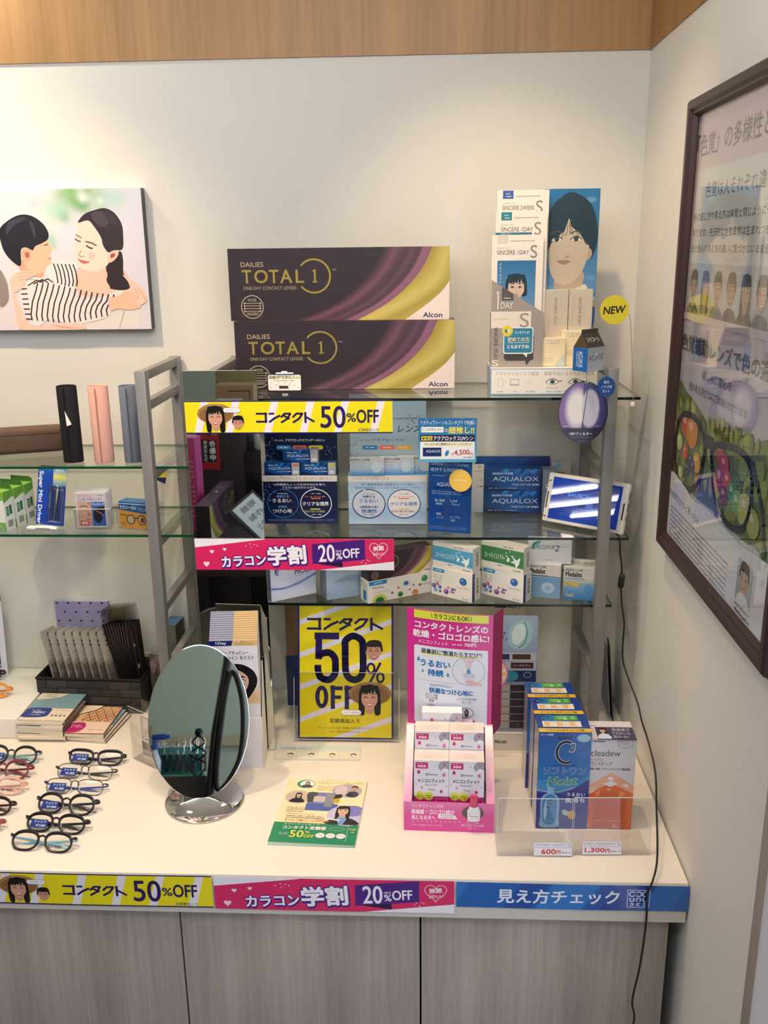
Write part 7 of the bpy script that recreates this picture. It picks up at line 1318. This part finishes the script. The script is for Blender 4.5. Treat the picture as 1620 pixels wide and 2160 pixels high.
# woven basket
t = thing('woven_basket', 'dark grey woven basket full of hanging packs at the left of the counter', 'basket', (-1.2650, -0.1370, ZC), math.radians(-2))
bw, bd, bh = 0.256, 0.124, 0.088; m = MB(); s = 0.003
m.box(-bw/2, bw/2, 0, s, 0.0004, bh, '#2d2a2a', 'fabric'); m.box(-bw/2, bw/2, bd-s, bd, 0.0004, bh, '#2d2a2a', 'fabric'); m.box(-bw/2, -bw/2+s, s, bd-s, 0.0004, bh, '#2d2a2a', 'fabric'); m.box(bw/2-s, bw/2, s, bd-s, 0.0004, bh, '#2d2a2a', 'fabric'); m.box(-bw/2+s, bw/2-s, s, bd-s, 0.0004, 0.003, '#242222', 'fabric')
def weave(ox, oy, U, n_, L):
    cw = L/n_; rh = 0.0205
    for r in range(4):
        for k in range(-1, n_):
            x0 = k*cw + (cw/2 if r % 2 else 0); x1 = x0+cw-0.002; x0 = max(x0, 0.001); x1 = min(x1, L-0.001)
            if x1-x0 < 0.006: continue
            z0, z1 = 0.002+r*rh, 0.002+(r+1)*rh-0.0012; N = Vector((U.y, -U.x, 0)); bul = 0.0034; P = []
            for j in range(3):
                for i in range(5):
                    a = x0+(x1-x0)*i/4; zz = z0+(z1-z0)*j/2; h = bul*(1-(abs(i-2)/2)**2)*(1-(abs(j-1))**2*0.8); P.append(Vector((ox, oy, 0)) + U*a + N*(h+0.0003) + Vector((0, 0, zz)))
            m.add(P, [(j*5+i, j*5+i+1, (j+1)*5+i+1, (j+1)*5+i) for j in range(2) for i in range(4)], '#3b3836' if (r+k) % 3 else '#46423f', 'fabric', True)
weave(-bw/2, 0, Vector((1, 0, 0)), 5, bw); weave(bw/2, 0, Vector((0, 1, 0)), 2, bd)
m.tube([(-bw/2, 0, bh), (bw/2, 0, bh), (bw/2, bd, bh), (-bw/2, bd, bh)], 0.0030, '#2a2727', 'fabric', 8, True); m.build('basket_body', t)
def pack(x, y, z, h, w, rz, lean, lab, dark, grp, first=[None, None]):
    i = 1 if dark else 0
    if first[i] is None:
        t = thing('hanging_pack', lab, 'pack', (x, y, z), 0, grp); m = MB()
        if not dark:
            pts = [(-w/2, 0), (w/2, 0), (w/2, h*0.90), (w/2-0.005, h), (-w/2+0.002, h), (-w/2, h*0.96)]
            m.prism(pts, 0.0012, lambda u, v, w_: Vector((u, -w_, v)), '#b9aea0', 'card'); c = CV(m, (-w/2, 0, h), (1, 0, 0), (0, 0, -1), w, h, 100, 220)
            c.rect(44, 12, 14, 12, '#5a5047'); c.ell(52, 14, 16, 5, '#5a5047'); c.rect(38, 30, 30, 7, '#4a3424'); c.rect(36, 42, 30, 6, '#4a3424'); c.dash(14, 60, 70, 5, '#968b7d', 3, 10, 4); c.grad(8, 96, 84, 118, [(0, '#8d8377'), (.5, '#6e655b'), (1, '#7f766a')]); m.build('card', t)
            m = MB(); P = []; n = 6
            for j in range(n+1):
                for k in range(5): P.append(Vector((-w/2+w*k/4, -0.0015-0.0085*math.sin(PI*j/n)*math.sin(PI*k/4), 0.004+(h*0.60)*j/n)))
            m.add(P, [(j*5+k, j*5+k+1, (j+1)*5+k+1, (j+1)*5+k) for j in range(n) for k in range(4)], '#ffffff', 'film', True); m.build('bag', t)
        else:
            m.prism([(-w/2, 0), (w/2, 0), (w/2, h*0.82), (-w/2, h*0.86)], 0.0014, lambda u, v, w_: Vector((u, -w_, v)), '#2a2022', 'gloss')
            c = CV(m, (-w/2, 0, h*.82), (1, 0, 0), (0, 0, -1), w, h*.82, 100, 220); c.grad(0, 0, 100, 220, [(0, '#3a2b2c'), (.4, '#241c1e'), (1, '#15110f')])
            for q in ((30, 20, 46, 200), (60, 10, 72, 210)): c.line([(q[0], q[1]), (q[2], q[3])], 2, '#8a8078')
            c.ell(50, 120, 9, 7, '#a9a29a'); c.ell(40, 60, 5, 5, '#cfc8c0'); m.build('card', t)
            m = MB(); m.prism([(-w/2, h*.86), (w/2, h*.82), (w/2-.004, h), (-w/2+.008, h*0.99)], 0.0008, lambda u, v, w_: Vector((u, -w_, v)), '#ffffff', 'film'); m.build('bag', t)
        first[i] = t
    else:
        t = copy_tree(first[i]); t['label'] = lab
    t.location = (x, y, z); t.rotation_euler = Matrix.Rotation(lean, 4, 'Y').to_euler()
    t.rotation_euler = (Matrix.Rotation(lean, 4, 'Y') @ Matrix.Rotation(rz, 4, 'Z')).to_euler()
names = ['first', 'second', 'third', 'fourth', 'fifth', 'sixth', 'seventh', 'eighth']
for k in range(8):
    pack(-1.3330+0.0196*k, -0.1010, ZC+0.0075, 0.198+0.004*(k in (6, 7)), 0.044, math.radians(58), math.radians(-9), 'beige card pack with a clear bag, %s from the left in the woven basket' % names[k], False, 'beige packs in the basket')
for k in range(9):
    pack(-1.1715+0.0027*k, -0.0910, ZC+0.0080, 0.252+0.016*((k*5) % 4)+0.004*k, 0.048, math.radians(66), math.radians(-12+1.15*k), 'dark pack in a clear bag crowded at the right end of the woven basket', True, 'dark packs in the basket')
t = thing('polka_dot_box', 'lavender box with purple polka dots standing behind the beige packs', 'box', (-1.3120, -0.0075, ZC+0.0))
m = MB(); m.box(-0.068, 0.066, -0.0030, 0.0055, 0.0006, 0.236, {'*': '#9a8fb6', 'front': '#a096bc', 'top': '#c4b6c4'}, 'card'); c = CV(m, (-0.068, -0.0030, 0.236), (1, 0, 0), (0, 0, -1), 0.134, 0.10, 380, 280)
for r in range(4):
    for k in range(6): c.ell(18+k*80+(50 if r % 2 else 0), 66*r+42-30, 9, 8, '#2f2450', 12)
c.T('PEARL', 312, 70, 372, 94, '#3a2a5a', 0.03, -70); m.build('carton_body', t)

# stacks of cleaning cloth packs
def cloth_top(c, pink):
    if pink:
        c.rect(0, 0, 380, 420, '#d9b48a')
        for j in range(12):
            for i in range(12): c.ell(70+i*28+(14 if j % 2 else 0), 10+j*20, 10, 6.5, '#b4552e' if (i+j) % 3 else '#e0c09a', 8)
        c.blob([(0, 0), (180, 0), (150, 60), (60, 110), (0, 130)], '#e6d2b4'); c.rect(0, 250, 380, 170, '#e9c9b4'); c.blob([(0, 290), (60, 262), (130, 270), (160, 330), (120, 400), (0, 410)], '#b42a6a'); c.dash(20, 300, 110, 14, '#f0d0dc', 2, 24, 2); c.dash(200, 360, 150, 16, '#c0605a', 1, 20, 5)
    else:
        c.rect(0, 0, 380, 420, '#7b9aa2'); c.blob([(0, -40), (230, -40), (210, 40), (120, 90), (0, 100)], '#d9cdb4'); c.ring(60, 0, 170, 100, 5, '#2a3f6a', 10, 100, 18); c.dash(60, 20, 90, 10, '#5a4a3a', 3, 18, 3); c.rect(0, 240, 380, 180, '#e6d6bc')
        c.blob([(0, 260), (60, 236), (190, 240), (210, 300), (190, 372), (0, 380)], '#23387e'); c.dash(50, 268, 90, 12, '#cfd8ea', seed=2); c.T('FABRIC', 70, 292, 170, 318, '#dfe6f2', 0.04); c.dash(70, 336, 80, 12, '#dfe6f2', seed=4); c.dash(240, 266, 120, 8, '#5a4a3a', seed=5)
        for k in range(4): c.rect(236+k*34, 340, 20, 22, '#6a6a78')
for (n_, x, y, w_, d_, base, pink) in ((8, -1.3290, -0.2060, 0.109, 0.128, -0.001, False), (4, -1.2300, -0.2140, 0.090, 0.130, 0.0, True)):
    R = random.Random(11+n_)
    for k in range(n_):
        th = 0.0062 if not pink else 0.0050; top = k == n_-1; skew = (n_-1-k)
        m = MB(); m.box(-w_/2, w_/2, -d_/2, d_/2, 0, th-0.0004, {'*': '#cfc4ae', 'front': '#ddd0b8', 'right': '#6a564a', 'top': '#d6c9b4'}, 'card')
        c = CV(m, (-w_/2, d_/2, th-0.0004), (1, 0, 0), (0, -1, 0), w_, d_, 380, 420)
        if top or (pink and k == n_-2) or (not pink and k in (1, n_-2)): cloth_top(c, pink and top)
        else: c.rect(0, 230, 200, 190, '#23387e' if not pink else '#d6c08a')
        dx = (R.uniform(-0.004, 0.004) if not pink else 0.0045*skew); dy = R.uniform(-0.006, 0.004) + (-0.006 if k == 1 and not pink else 0)
        o = m.build('cleaning_cloth_pack', None, (x+dx, y+dy, ZC+0.0004+k*(th+0.0002)), (0, 0, math.radians(R.uniform(-2, 2)-1.5-(1.5*skew if pink else 0))))
        tag(o, ('teal and navy cleaning cloth pack on top of the taller stack' if not pink else 'orange patterned cleaning cloth pack on top of the lower stack') if top else ('flat cloth pack inside the taller stack beside the low white block' if not pink else 'flat cloth pack below the orange one in the lower stack'), 'cloth pack', 'taller stack of cloth packs' if not pink else 'lower stack of cloth packs')

# clear boxes behind and beside the oval mirror
t = thing('clear_case', 'clear plastic box with pink and white pads left of the oval mirror', 'box', (-1.0690, -0.3620, ZC), math.radians(-33))
m = MB(); m.box(-0.036, 0.036, 0.028, 0.034, 0.002, 0.095, '#dcc9c4', 'card'); c = CV(m, (-0.036, 0.028, 0.095), (1, 0, 0), (0, 0, -1), 0.072, 0.09, 220, 280)
c.rect(0, 0, 220, 280, '#ddc6c0'); c.rect(30, 20, 190, 70, '#efe2dc'); c.ring(150, 120, 50, 44, 12, '#dfa49a'); c.rect(0, 150, 220, 44, '#f0ebe8'); c.T('ClearVue', 10, 158, 170, 184, '#3a4a8a', 0.04, 4); c.rect(0, 196, 220, 60, '#8a8078'); m.build('insert_card', t)
m = MB(); m.tube(spl([(0.010, 0.012, 0.05), (0.022, 0.015, 0.07), (0.030, 0.018, 0.05), (0.020, 0.015, 0.034)], 5), 0.0022, '#d88a84', 'plastic', 8, True); m.build('pink_ring', t)
clear_box(t, -0.038, 0.038, 0.0, 0.038, 0.128)
t = thing('clear_case', 'clear plastic box with brown contents standing behind the rack post', 'box', (-1.1020, -0.1150, ZC), math.radians(-14))
m = MB(); m.box(-0.026, 0.024, 0.010, 0.026, 0.002, 0.135, '#6a5a4e', 'card'); c = CV(m, (-0.026, 0.010, 0.135), (1, 0, 0), (0, 0, -1), 0.05, 0.133, 120, 300); c.blob([(20, 300), (30, 120), (60, 40), (80, 140), (110, 300)], '#3a2a24'); c.blob([(60, 300), (70, 160), (90, 120), (116, 300)], '#8a6a50'); c.blob([(0, 60), (20, 20), (40, 60), (20, 110)], '#9a9088'); m.build('contents', t)
clear_box(t, -0.030, 0.028, 0.0, 0.036, 0.146)
carton('accessory_box', 'light blue and olive box standing by the wall behind the left rack post', 'box', (-1.0800, -0.0720, ZC), -6, 0.034, 0.200, 0.058, {'*': '#5a5844', 'top': '#4a6f94', 'front': '#6a6a5a'}, {})

# ================================================================== spectacles
def specs(t_loc, rz, kind, rim, temple, lab, tagged=True, kids=True, lean=38, w=0.128):
    t = thing('spectacles', lab, 'spectacles', (t_loc[0], t_loc[1], ZC), math.radians(rz), 'demo spectacles laid out on the counter')
    L = math.radians(lean); V = Vector((0, math.sin(L), math.cos(L))); Nn = Vector((0, -math.cos(L), math.sin(L)))
    thin = kind == 'metal'; rr_ = 0.0009 if thin else 0.0020
    lw, lh, ex = {'round': (0.0242, 0.0185, 2.25), 'oval': (0.0250, 0.0165, 2.3), 'rect': (0.0262, 0.0148, 2.9), 'metal': (0.0250, 0.0145, 3.0)}[kind]
    k_ = w/0.128; lw *= k_; lh *= k_; cx = 0.0320*k_; v0 = lh + rr_*1.2
    F = lambda u, v, n_=0.0: Vector((u, 0, 0.0006)) + V*v + Nn*n_
    def lens(sg, s=1.0, n=36, off=0.0):
        out = []
        for i in range(n):
            a = 2*PI*i/n; ca, sa = math.cos(a), math.sin(a); x = math.copysign(abs(ca)**(2/ex), ca)*lw*s; y = math.copysign(abs(sa)**(2/ex), sa)*lh*s
            if kind in ('rect', 'oval', 'metal'): y += -0.0012*sg*ca*(-1 if kind == 'rect' else 1); x *= 1+0.05*(y/lh)
            out.append(F(sg*cx+x, v0+y, off + 0.0010*((x*sg+cx)/0.06)**2*-2))
        return out
    m = MB(); mat = 'plastic'
    for sg in (-1, 1):
        pts = lens(sg)
        rad = [((rr_*(1.0 if thin else 1.15+0.5*max(0, math.sin(2*PI*i/36)))), rr_*(1.0 if thin else 1.1)) for i in range(36)]
        m.tube(pts, rad, rim, mat, 8, True)
    bz = v0 + lh*0.45
    if thin: m.tube(spl([F(-cx+lw*0.93, bz-.004), F(-0.005, bz+0.004), F(0, bz+0.005), F(0.005, bz+0.004), F(cx-lw*0.93, bz-.004)], 4, False), rr_*1.2, rim, mat, 8)
    else: m.tube(spl([F(-cx+lw*0.92, bz-.002), F(-0.003, bz+0.0022), F(0.003, bz+0.0022), F(cx-lw*0.92, bz-.002)], 4, False), 0.0019, rim, mat, 8)
    for sg in (-1, 1): m.tube([F(sg*(cx+lw*0.90), v0+lh*0.45), F(sg*(cx+lw+0.0035), v0+lh*0.55, -0.001), F(sg*(w/2), v0+lh*0.50, -0.006)], [(rr_*1.4, rr_*1.5), (0.0022, 0.0030) if not thin else (0.0012, 0.0014), (0.0018, 0.0030) if not thin else (0.0018, 0.0022)], rim, mat, 8)
    ff = m.build('front_frame', t)
    for sg in (-1, 1):
        m = MB(); pts = lens(sg, 0.97); ctr = sum(pts, Vector())/len(pts) + Nn*0.0012; n = len(pts); m.add([ctr]+pts, [(0, 1+i, 1+(i+1) % n) for i in range(n)], '#ffffff', 'lens', True)
        if sg > 0 and kids:
            o_ = F(cx-0.016, v0-lh*0.28, 0.0016); c = CV(m, o_, (1, 0, 0), -V, 0.026, 0.007, 130, 35, 'card'); c.T('KiDS', 62, 4, 124, 30, '#2a2220', 0.04); c.dash(4, 16, 54, 10, '#6a5a50', seed=3)
        m.build('lens', ff)
    for j, sg in enumerate((-1, 1)):
        m = MB(); off = -0.0125-0.0035*j; hz = v0+lh*0.45
        pts = spl([F(sg*(w/2), hz, -0.006), F(sg*(w/2-0.001), hz-0.001, off+0.002), F(sg*(w/2-0.010), hz-0.003, off), F(sg*0.010, hz-0.008, off-0.001), F(-sg*0.030, hz-0.012, off-0.001), F(-sg*0.052, max(0.0065, hz-0.021), off-0.0005), F(-sg*0.066, 0.0045, off+0.0005)], 4, False)
        n = len(pts); rad = [(0.0009, 0.0019) if thin and i < n*0.6 else (0.0013+0.0012*(i/n)**3, 0.0024+0.0026*(i/n)**4) for i in range(n)]
        m.tube(pts, rad, temple, 'plastic', 8); m.build('temple', t)
    m = MB()
    for sg in (-1, 1): m.tube([F(sg*(cx-lw*0.93), bz-0.007, 0.0), F(sg*0.0085, bz-0.009, -0.006), F(sg*0.0085, bz-0.014, -0.0065)], [0.0006, 0.0015, 0.0022], '#cfd0d4', 'gloss', 8)
    m.build('nose_pads', ff)
    if tagged:
        m = MB(); a = F(-cx-lw*0.75, v0-lh*0.62, 0.0022); m.prism([(0, 0), (0.0350, 0), (0.0365, 0.0155), (0.0040, 0.0155)], 0.0004, lambda u, v, w_: a + Vector((u, 0, 0)) + V*v + Nn*w_, '#2c3f86', 'gloss')
        c = CV(m, a + V*0.0155, (1, 0, 0), -V, 0.036, 0.0155, 140, 60, 'gloss', 0.0004); c.T('アイケア', 34, 8, 128, 26, '#cfd8ee', 0.03); c.T('¥21,800' if thin or kind == 'rect' else '¥17,800', 50, 34, 124, 52, '#dfe6f4', 0.03); m.build('price_tag', t)
    return t
BKR, G_ = '#1c1414', 'spectacles'
specs((-1.1751, -0.3720), -3, 'rect', '#1e1519', '#2f2a3a', 'dark oval-rimmed spectacles farthest back in the right-hand column', kids=False)
specs((-1.1790, -0.4270), -4, 'metal', '#4a423e', '#3a3634', 'thin gunmetal spectacles with grey temples, second from the back in the right-hand column', kids=False, w=0.134)
specs((-1.1800, -0.4830), -3, 'metal', '#3a302c', '#3a4a9c', 'thin metal spectacles with blue temples in the right-hand column', kids=False, w=0.134)
specs((-1.1720, -0.5520), -4, 'round', BKR, '#1a1a2c', 'black round spectacles with navy temples in the right-hand column')
specs((-1.1690, -0.6120), -5, 'oval', '#1a1213', '#1d1518', 'black spectacles with all-black temples, second from the front edge')
specs((-1.1730, -0.6680), -4, 'oval', '#241a17', '#8fc0cc', 'dark spectacles with light blue temples nearest the counter front', tagged=False)
specs((-1.3620, -0.3740), -3, 'round', '#241b1c', '#8fb9bc', 'dark round spectacles with pale teal temples farthest back at the left edge')
specs((-1.3560, -0.4300), -4, 'round', '#7a2f3c', '#7d2c38', 'burgundy red round spectacles at the left edge')
specs((-1.3450, -0.4870), -3, 'oval', '#dcae9e', '#e3a9a0', 'clear pink spectacles at the left edge')
specs((-1.3380, -0.5560), -4, 'oval', '#2a1415', '#4a1f26', 'dark maroon spectacles at the left edge')
specs((-1.3330, -0.6150), -4, 'oval', '#9a5a5c', '#a83a3c', 'reddish spectacles cut by the left edge, nearest the front', tagged=False)
for (x, y, rz, rim, lab) in ((-1.5120, -0.1660, -3, '#e08f2e', 'orange sunglasses on the low white block at the left edge'), (-1.5680, -0.0800, -2, '#2a1220', 'dark plum spectacles at the back of the low white block')):
    t = specs((x, y), rz, 'oval', rim, rim, lab, tagged=False, kids=False); t.location.z = ZC+0.0505; t['group'] = 'spectacles on the white block'
# ================================================================== workshop corner behind the camera, seen only in the mirrors
m = MB(); m.box(0, 0.200, 0, 0.55, 0.0, 1.080, mat='wood_dark', bev=0.002); tag(m.build('tall_cupboard', None, (-1.4250, -2.80, 0.001)), 'dark brown cupboard reflected in the tall mirror', 'cupboard')
m = MB(); m.box(0, 0.26, 0, 0.62, 0, 0.965, '#0e0d0f', 'plastic', 0.003); tag(m.build('low_cupboard', None, (-1.2220, -2.86, 0.001)), 'black cupboard under the tool rack, reflected in the tall mirror', 'cupboard')
t = thing('side_table', 'dark table behind the camera carrying the reflected cartons', 'table', (-1.90, -2.2, 0))
m = MB(); m.box(-0.45, 0.90, -0.02, 0.72, 0.695, 0.725, mat='wood_dark', bev=0.002); m.build('tabletop', t)
for x in (-0.42, 0.46):
    for y in (0.02, 0.66): m = MB(); m.box(x, x+0.04, y, y+0.04, 0.0005, 0.695, mat='wood_dark'); m.build('leg', t)
carton('lens_carton', 'plum and gold carton on the side table, reflected low in the tall mirror', 'box', (-1.2550, -1.930, 0.726), 92, 0.385, 0.150, 0.055, {'*': '#2c2027', 'top': '#4b3a44', 'right': '#1f171c', 'left': '#241a20'}, {'front': (1355, 437, total_front), 'top': (1355, 150, lambda c: (c.grad(0, 0, 1355, 150, [(0, '#4b3a46'), (1, '#5a4650')], False), c.ring(1180, 75, 60, 40, 4, '#8a7a70'), c.rect(560, 60, 70, 20, '#cfc6c8'), c.dash(300, 50, 120, 12, '#9a8f94', 3, 20, 4)))})
carton('poster_tube_box', 'bright pink tall box reflected at the left of the tall mirror', 'box', (-1.360, -1.960, 0.726), 12, 0.055, 0.375, 0.055, {'*': '#cc4a8c', 'top': '#dc7aa8', 'right': '#b03a78', 'front': '#dc6aa4'}, {'back': (100, 500, lambda c: (c.dash(20, 120, 60, 10, '#f0c2e0', 12, 26, 4)))})
def cam24(c):    # 210 x 450
    c.rect(0, 0, 210, 450, '#b8202c'); c.rect(10, 0, 110, 110, '#9aa0a8'); c.poly([(30, 30), (90, 20), (110, 60), (60, 80)], '#d9dce0'); c.ell(60, 40, 16, 14, '#1a1a1e'); c.poly([(60, 80), (120, 60), (150, 110), (90, 130)], '#26262c'); c.T('24', 140, 0, 200, 60, '#f2e6e6', 0.04); c.rect(30, 160, 170, 220, '#17151a')
    for k, ch in enumerate('作動中'): c.T(ch, 44, 172+k*66, 104, 228+k*66, '#f4f2f2', 0.06)
    for k, ch in enumerate('防犯カメラ'): c.T(ch, 136, 168+k*42, 172, 202+k*42, '#f4f2f2', 0.03)
    c.dash(40, 400, 150, 16, '#5a0f14', 2, 24, 3)
m = MB(); m.box(-0.040, 0.040, 0, 0.002, 0, 0.20, '#b8202c', 'card'); cam24(CV(m, (0.040, 0.002, 0.20), (-1, 0, 0), (0, 0, -1), 0.08, 0.20, 210, 450, 'card'))
tag(m.build('camera_warning_sign', None, (-1.3700, -2.2480, 0.895)), 'red and black vertical sign on the brown cupboard, reflected in the tall mirror', 'sign')
t = thing('framed_certificate', 'white handwritten board in a dark frame reflected low in the tall mirror', 'sign', (-1.1150, -1.7650, 0.7260))
t.rotation_euler = (Matrix.Rotation(PI-0.45, 4, 'Z') @ Matrix.Rotation(math.radians(-38), 4, 'X') @ Matrix.Rotation(math.radians(34), 4, 'Y')).to_euler(); t.location = (-0.985, -1.790, 0.7900)
m = MB(); m.prism([(0.0, 0.0), (0.13, 0.0), (0.13, 0.18), (0.0, 0.18)], 0.012, lambda u, v, w_: Vector((u, -w_, v)), '#26242a', 'plastic'); m.build('frame', t)
m = MB(); m.prism([(0.010, 0.010), (0.120, 0.010), (0.120, 0.170), (0.010, 0.170)], 0.001, lambda u, v, w_: Vector((u, -0.0022-w_, v)), '#c9d2d6', 'card')
c = CV(m, (0.010, -0.0022, 0.170), (1, 0, 0), (0, 0, -1), 0.110, 0.160, 300, 440, 'card', 0.0004)
for k, s in enumerate(('眼鏡', '作製', '技能士')): c.T(s, 60, 40+k*120, 240, 110+k*120, '#2a2c34', 0.0)
m.build('writing_board', t)
m = MB(); m.tube([(0.09, 0.013, 0.11), (0.07, 0.085, 0.02)], 0.005, '#26242a', 'plastic'); m.build('prop_leg', t)
KM = Matrix.LocRotScale(t.location, t.rotation_euler, None); t.location.z += 0.7262 - min((KM @ v.co).z for ch in t.children for v in ch.data.vertices)
carton('cardboard_box', 'brown cardboard box with a white note reflected at the top of the tall mirror', 'box', (-1.315, -2.640, 1.0815), 0, 0.17, 0.128, 0.10, '#a8845c', {'back': (300, 200, lambda c: (c.rect(0, 0, 300, 200, '#a8845c'), c.line([(30, 40), (30, 200)], 8, '#2a2a30'), c.line([(30, 40), (200, 40)], 8, '#2a2a30'), c.rect(90, 90, 200, 110, '#c9d3e0'), c.T('お知らせ', 110, 110, 240, 136, '#4a5470', 0.02)))})
m = MB(); m.box(-0.15, 0.075, 0, 0.02, 0, 0.165, '#8f7f58', 'plastic', 0.002); tag(m.build('wood_panel', None, (-1.300, -2.795, 1.0815)), 'tan board leaning behind the cardboard box, reflected in the tall mirror', 'board')
t = thing('spray_can', 'pale blue spray can with a nozzle reflected in the tall mirror', 'bottle', (-1.4600, -2.3200, 0.726))
t.location = (-1.3850, -2.290, 1.0815)
m = MB(); m.lathe([(0.030, 0), (0.031, 0.002), (0.031, 0.060), (0.026, 0.068), (0.020, 0.071)], '#a9cfe0', 'gloss', 24); m.build('can_body', t)
m = MB(); m.lathe([(0.016, 0.071), (0.016, 0.078), (0.009, 0.081), (0.009, 0.094), (0.007, 0.096), (0.0005, 0.096)], '#dfe8ec', 'gloss', 16); m.build('nozzle', t)
def sprayer(loc, lab):
    t = thing('spray_bottle', lab, 'bottle', loc, math.radians(20)); m = MB(); m.lathe([(0.0005, 0), (0.026, 0.001), (0.028, 0.005), (0.028, 0.070), (0.014, 0.100), (0.012, 0.115)], '#dfe6ea', 'gloss', 20); m.build('bottle_body', t)
    m = MB(); m.lathe([(0.015, 0.112), (0.015, 0.130), (0.010, 0.134), (0.010, 0.150)], '#1f55b8', 'gloss', 16); m.box(-0.012, 0.050, -0.010, 0.010, 0.150, 0.172, '#1f55b8', 'gloss', 0.005); m.box(0.045, 0.066, -0.007, 0.007, 0.153, 0.168, '#2a62c4', 'gloss', 0.003); m.tube(spl([(0.030, 0, 0.150), (0.036, 0, 0.135), (0.024, 0, 0.118)], 4, False), 0.003, '#e6ecf0', 'gloss', 8); m.build('trigger_head', t)
sprayer((-1.1700, -2.330, 0.9665), 'white spray bottle with a blue trigger head standing beside the pliers rack')
t = thing('pliers_rack', 'green and clear bench rack full of pliers reflected in the oval mirror', 'tool rack', (-1.0850, -2.420, 0.9665))
m = MB(); m.box(-0.11, 0.11, -0.05, 0.05, 0.0, 0.022, '#1f8a72', 'gloss', 0.003); m.box(-0.10, 0.10, -0.006, 0.006, 0.022, 0.135, '#2a8f8a', 'gloss', 0.002); m.tube([(-0.11, 0, 0.135), (0.11, 0, 0.135)], 0.004, '#b9c2c4', 'chrome'); m.build('stand', t)
for k in range(9):
    x = -0.105+0.026*k; p_ = thing('pliers', 'steel optician pliers with dark handles hanging %s in the green rack' % ['at the far right end', 'second from the right', 'third from the right', 'fourth from the right', 'at the middle', 'fourth from the left', 'third from the left', 'second from the left', 'at the far left end'][k], 'pliers', (-1.0850+x, -2.405, 1.1020), 0, 'pliers in the green rack') if k == 0 else None
    if k == 0:
        first = p_
        m = MB(); m.tube(spl([(0, 0.008, 0.030), (0.004, 0.008, 0.014), (0.002, 0.008, 0.0), (-0.006, 0.010, -0.05), (-0.009, 0.012, -0.10)], 4, False), [0.0022]*17, '#c9cdd0', 'chrome', 8); m.tube(spl([(0, 0.012, 0.030), (-0.004, 0.012, 0.014), (-0.002, 0.012, 0.0), (0.006, 0.012, -0.05), (0.009, 0.012, -0.10)], 4, False), [0.0022]*17, '#c9cdd0', 'chrome', 8); m.build('jaws', p_)
        for sg in (-1, 1): m = MB(); m.tube([(sg*-0.004, 0.012, -0.035), (sg*-0.008, 0.012, -0.075), (sg*-0.009, 0.012, -0.102)], 0.0042, '#16161a', 'plastic', 8); m.build('handle', p_)
    else:
        q = copy_tree(first); q.location.x = -1.0850+x; q['label'] = 'steel optician pliers with dark handles hanging %s in the green rack' % ['at the far right end', 'second from the right', 'third from the right', 'fourth from the right', 'at the middle', 'fourth from the left', 'third from the left', 'second from the left', 'at the far left end'][k]
t = thing('bench_lamp', 'tall black bench stand with a slanting arm and loops reflected in the oval mirror', 'lamp', (-0.930, -2.10, 0.001))
m = MB(); m.tube([(0, 0, 0.004), (-0.02, 0, 0.80), (0.0, 0, 1.10), (0.05, 0, 1.45), (0.12, 0.0, 2.0)], 0.016, '#0d0d0f', 'black_gloss', 12); m.build('arm', t)
m = MB(); m.tube(spl([(0.01, 0.02, 0.90), (0.09, 0.02, 1.0), (0.10, 0.02, 1.2), (0.06, 0.02, 1.33), (0.03, 0.02, 1.2)], 6), 0.010, '#0d0d0f', 'black_gloss', 10, True); m.build('loop', t)
m = MB(); m.lathe([(0.055, 0), (0.055, 0.006), (0.03, 0.02), (0.0005, 0.022)], '#121214', 'black_gloss', 32); m.build('base', t)
t = thing('wire_ornament', 'black wire ornament with a ball on top reflected in the oval mirror', 'ornament', (-1.0000, -2.3000, 0.9665))
m = MB(); m.lathe([(0.0005, 0.155), (0.012, 0.159), (0.017, 0.172), (0.012, 0.185), (0.0005, 0.189)], '#0c0c0e', 'black_gloss', 20); m.build('ball', t)
m = MB(); m.tube(spl([(0, 0, 0.003), (-0.03, 0, 0.05), (0.03, 0, 0.09), (-0.022, 0, 0.13), (0.0, 0, 0.157), (0.022, 0, 0.13), (-0.03, 0, 0.09), (0.03, 0, 0.05)], 5), 0.0035, '#0c0c0e', 'black_gloss', 8, True); m.build('wire', t)
m = MB(); m.box(-6.5, -0.2, -4.2995, -4.27, 1.36, 1.42, '#a0946c', 'plastic', 0.002); tag(m.build('wall_rail'), 'tan rail along the far wall behind the camera, reflected in the oval mirror', 'rail')
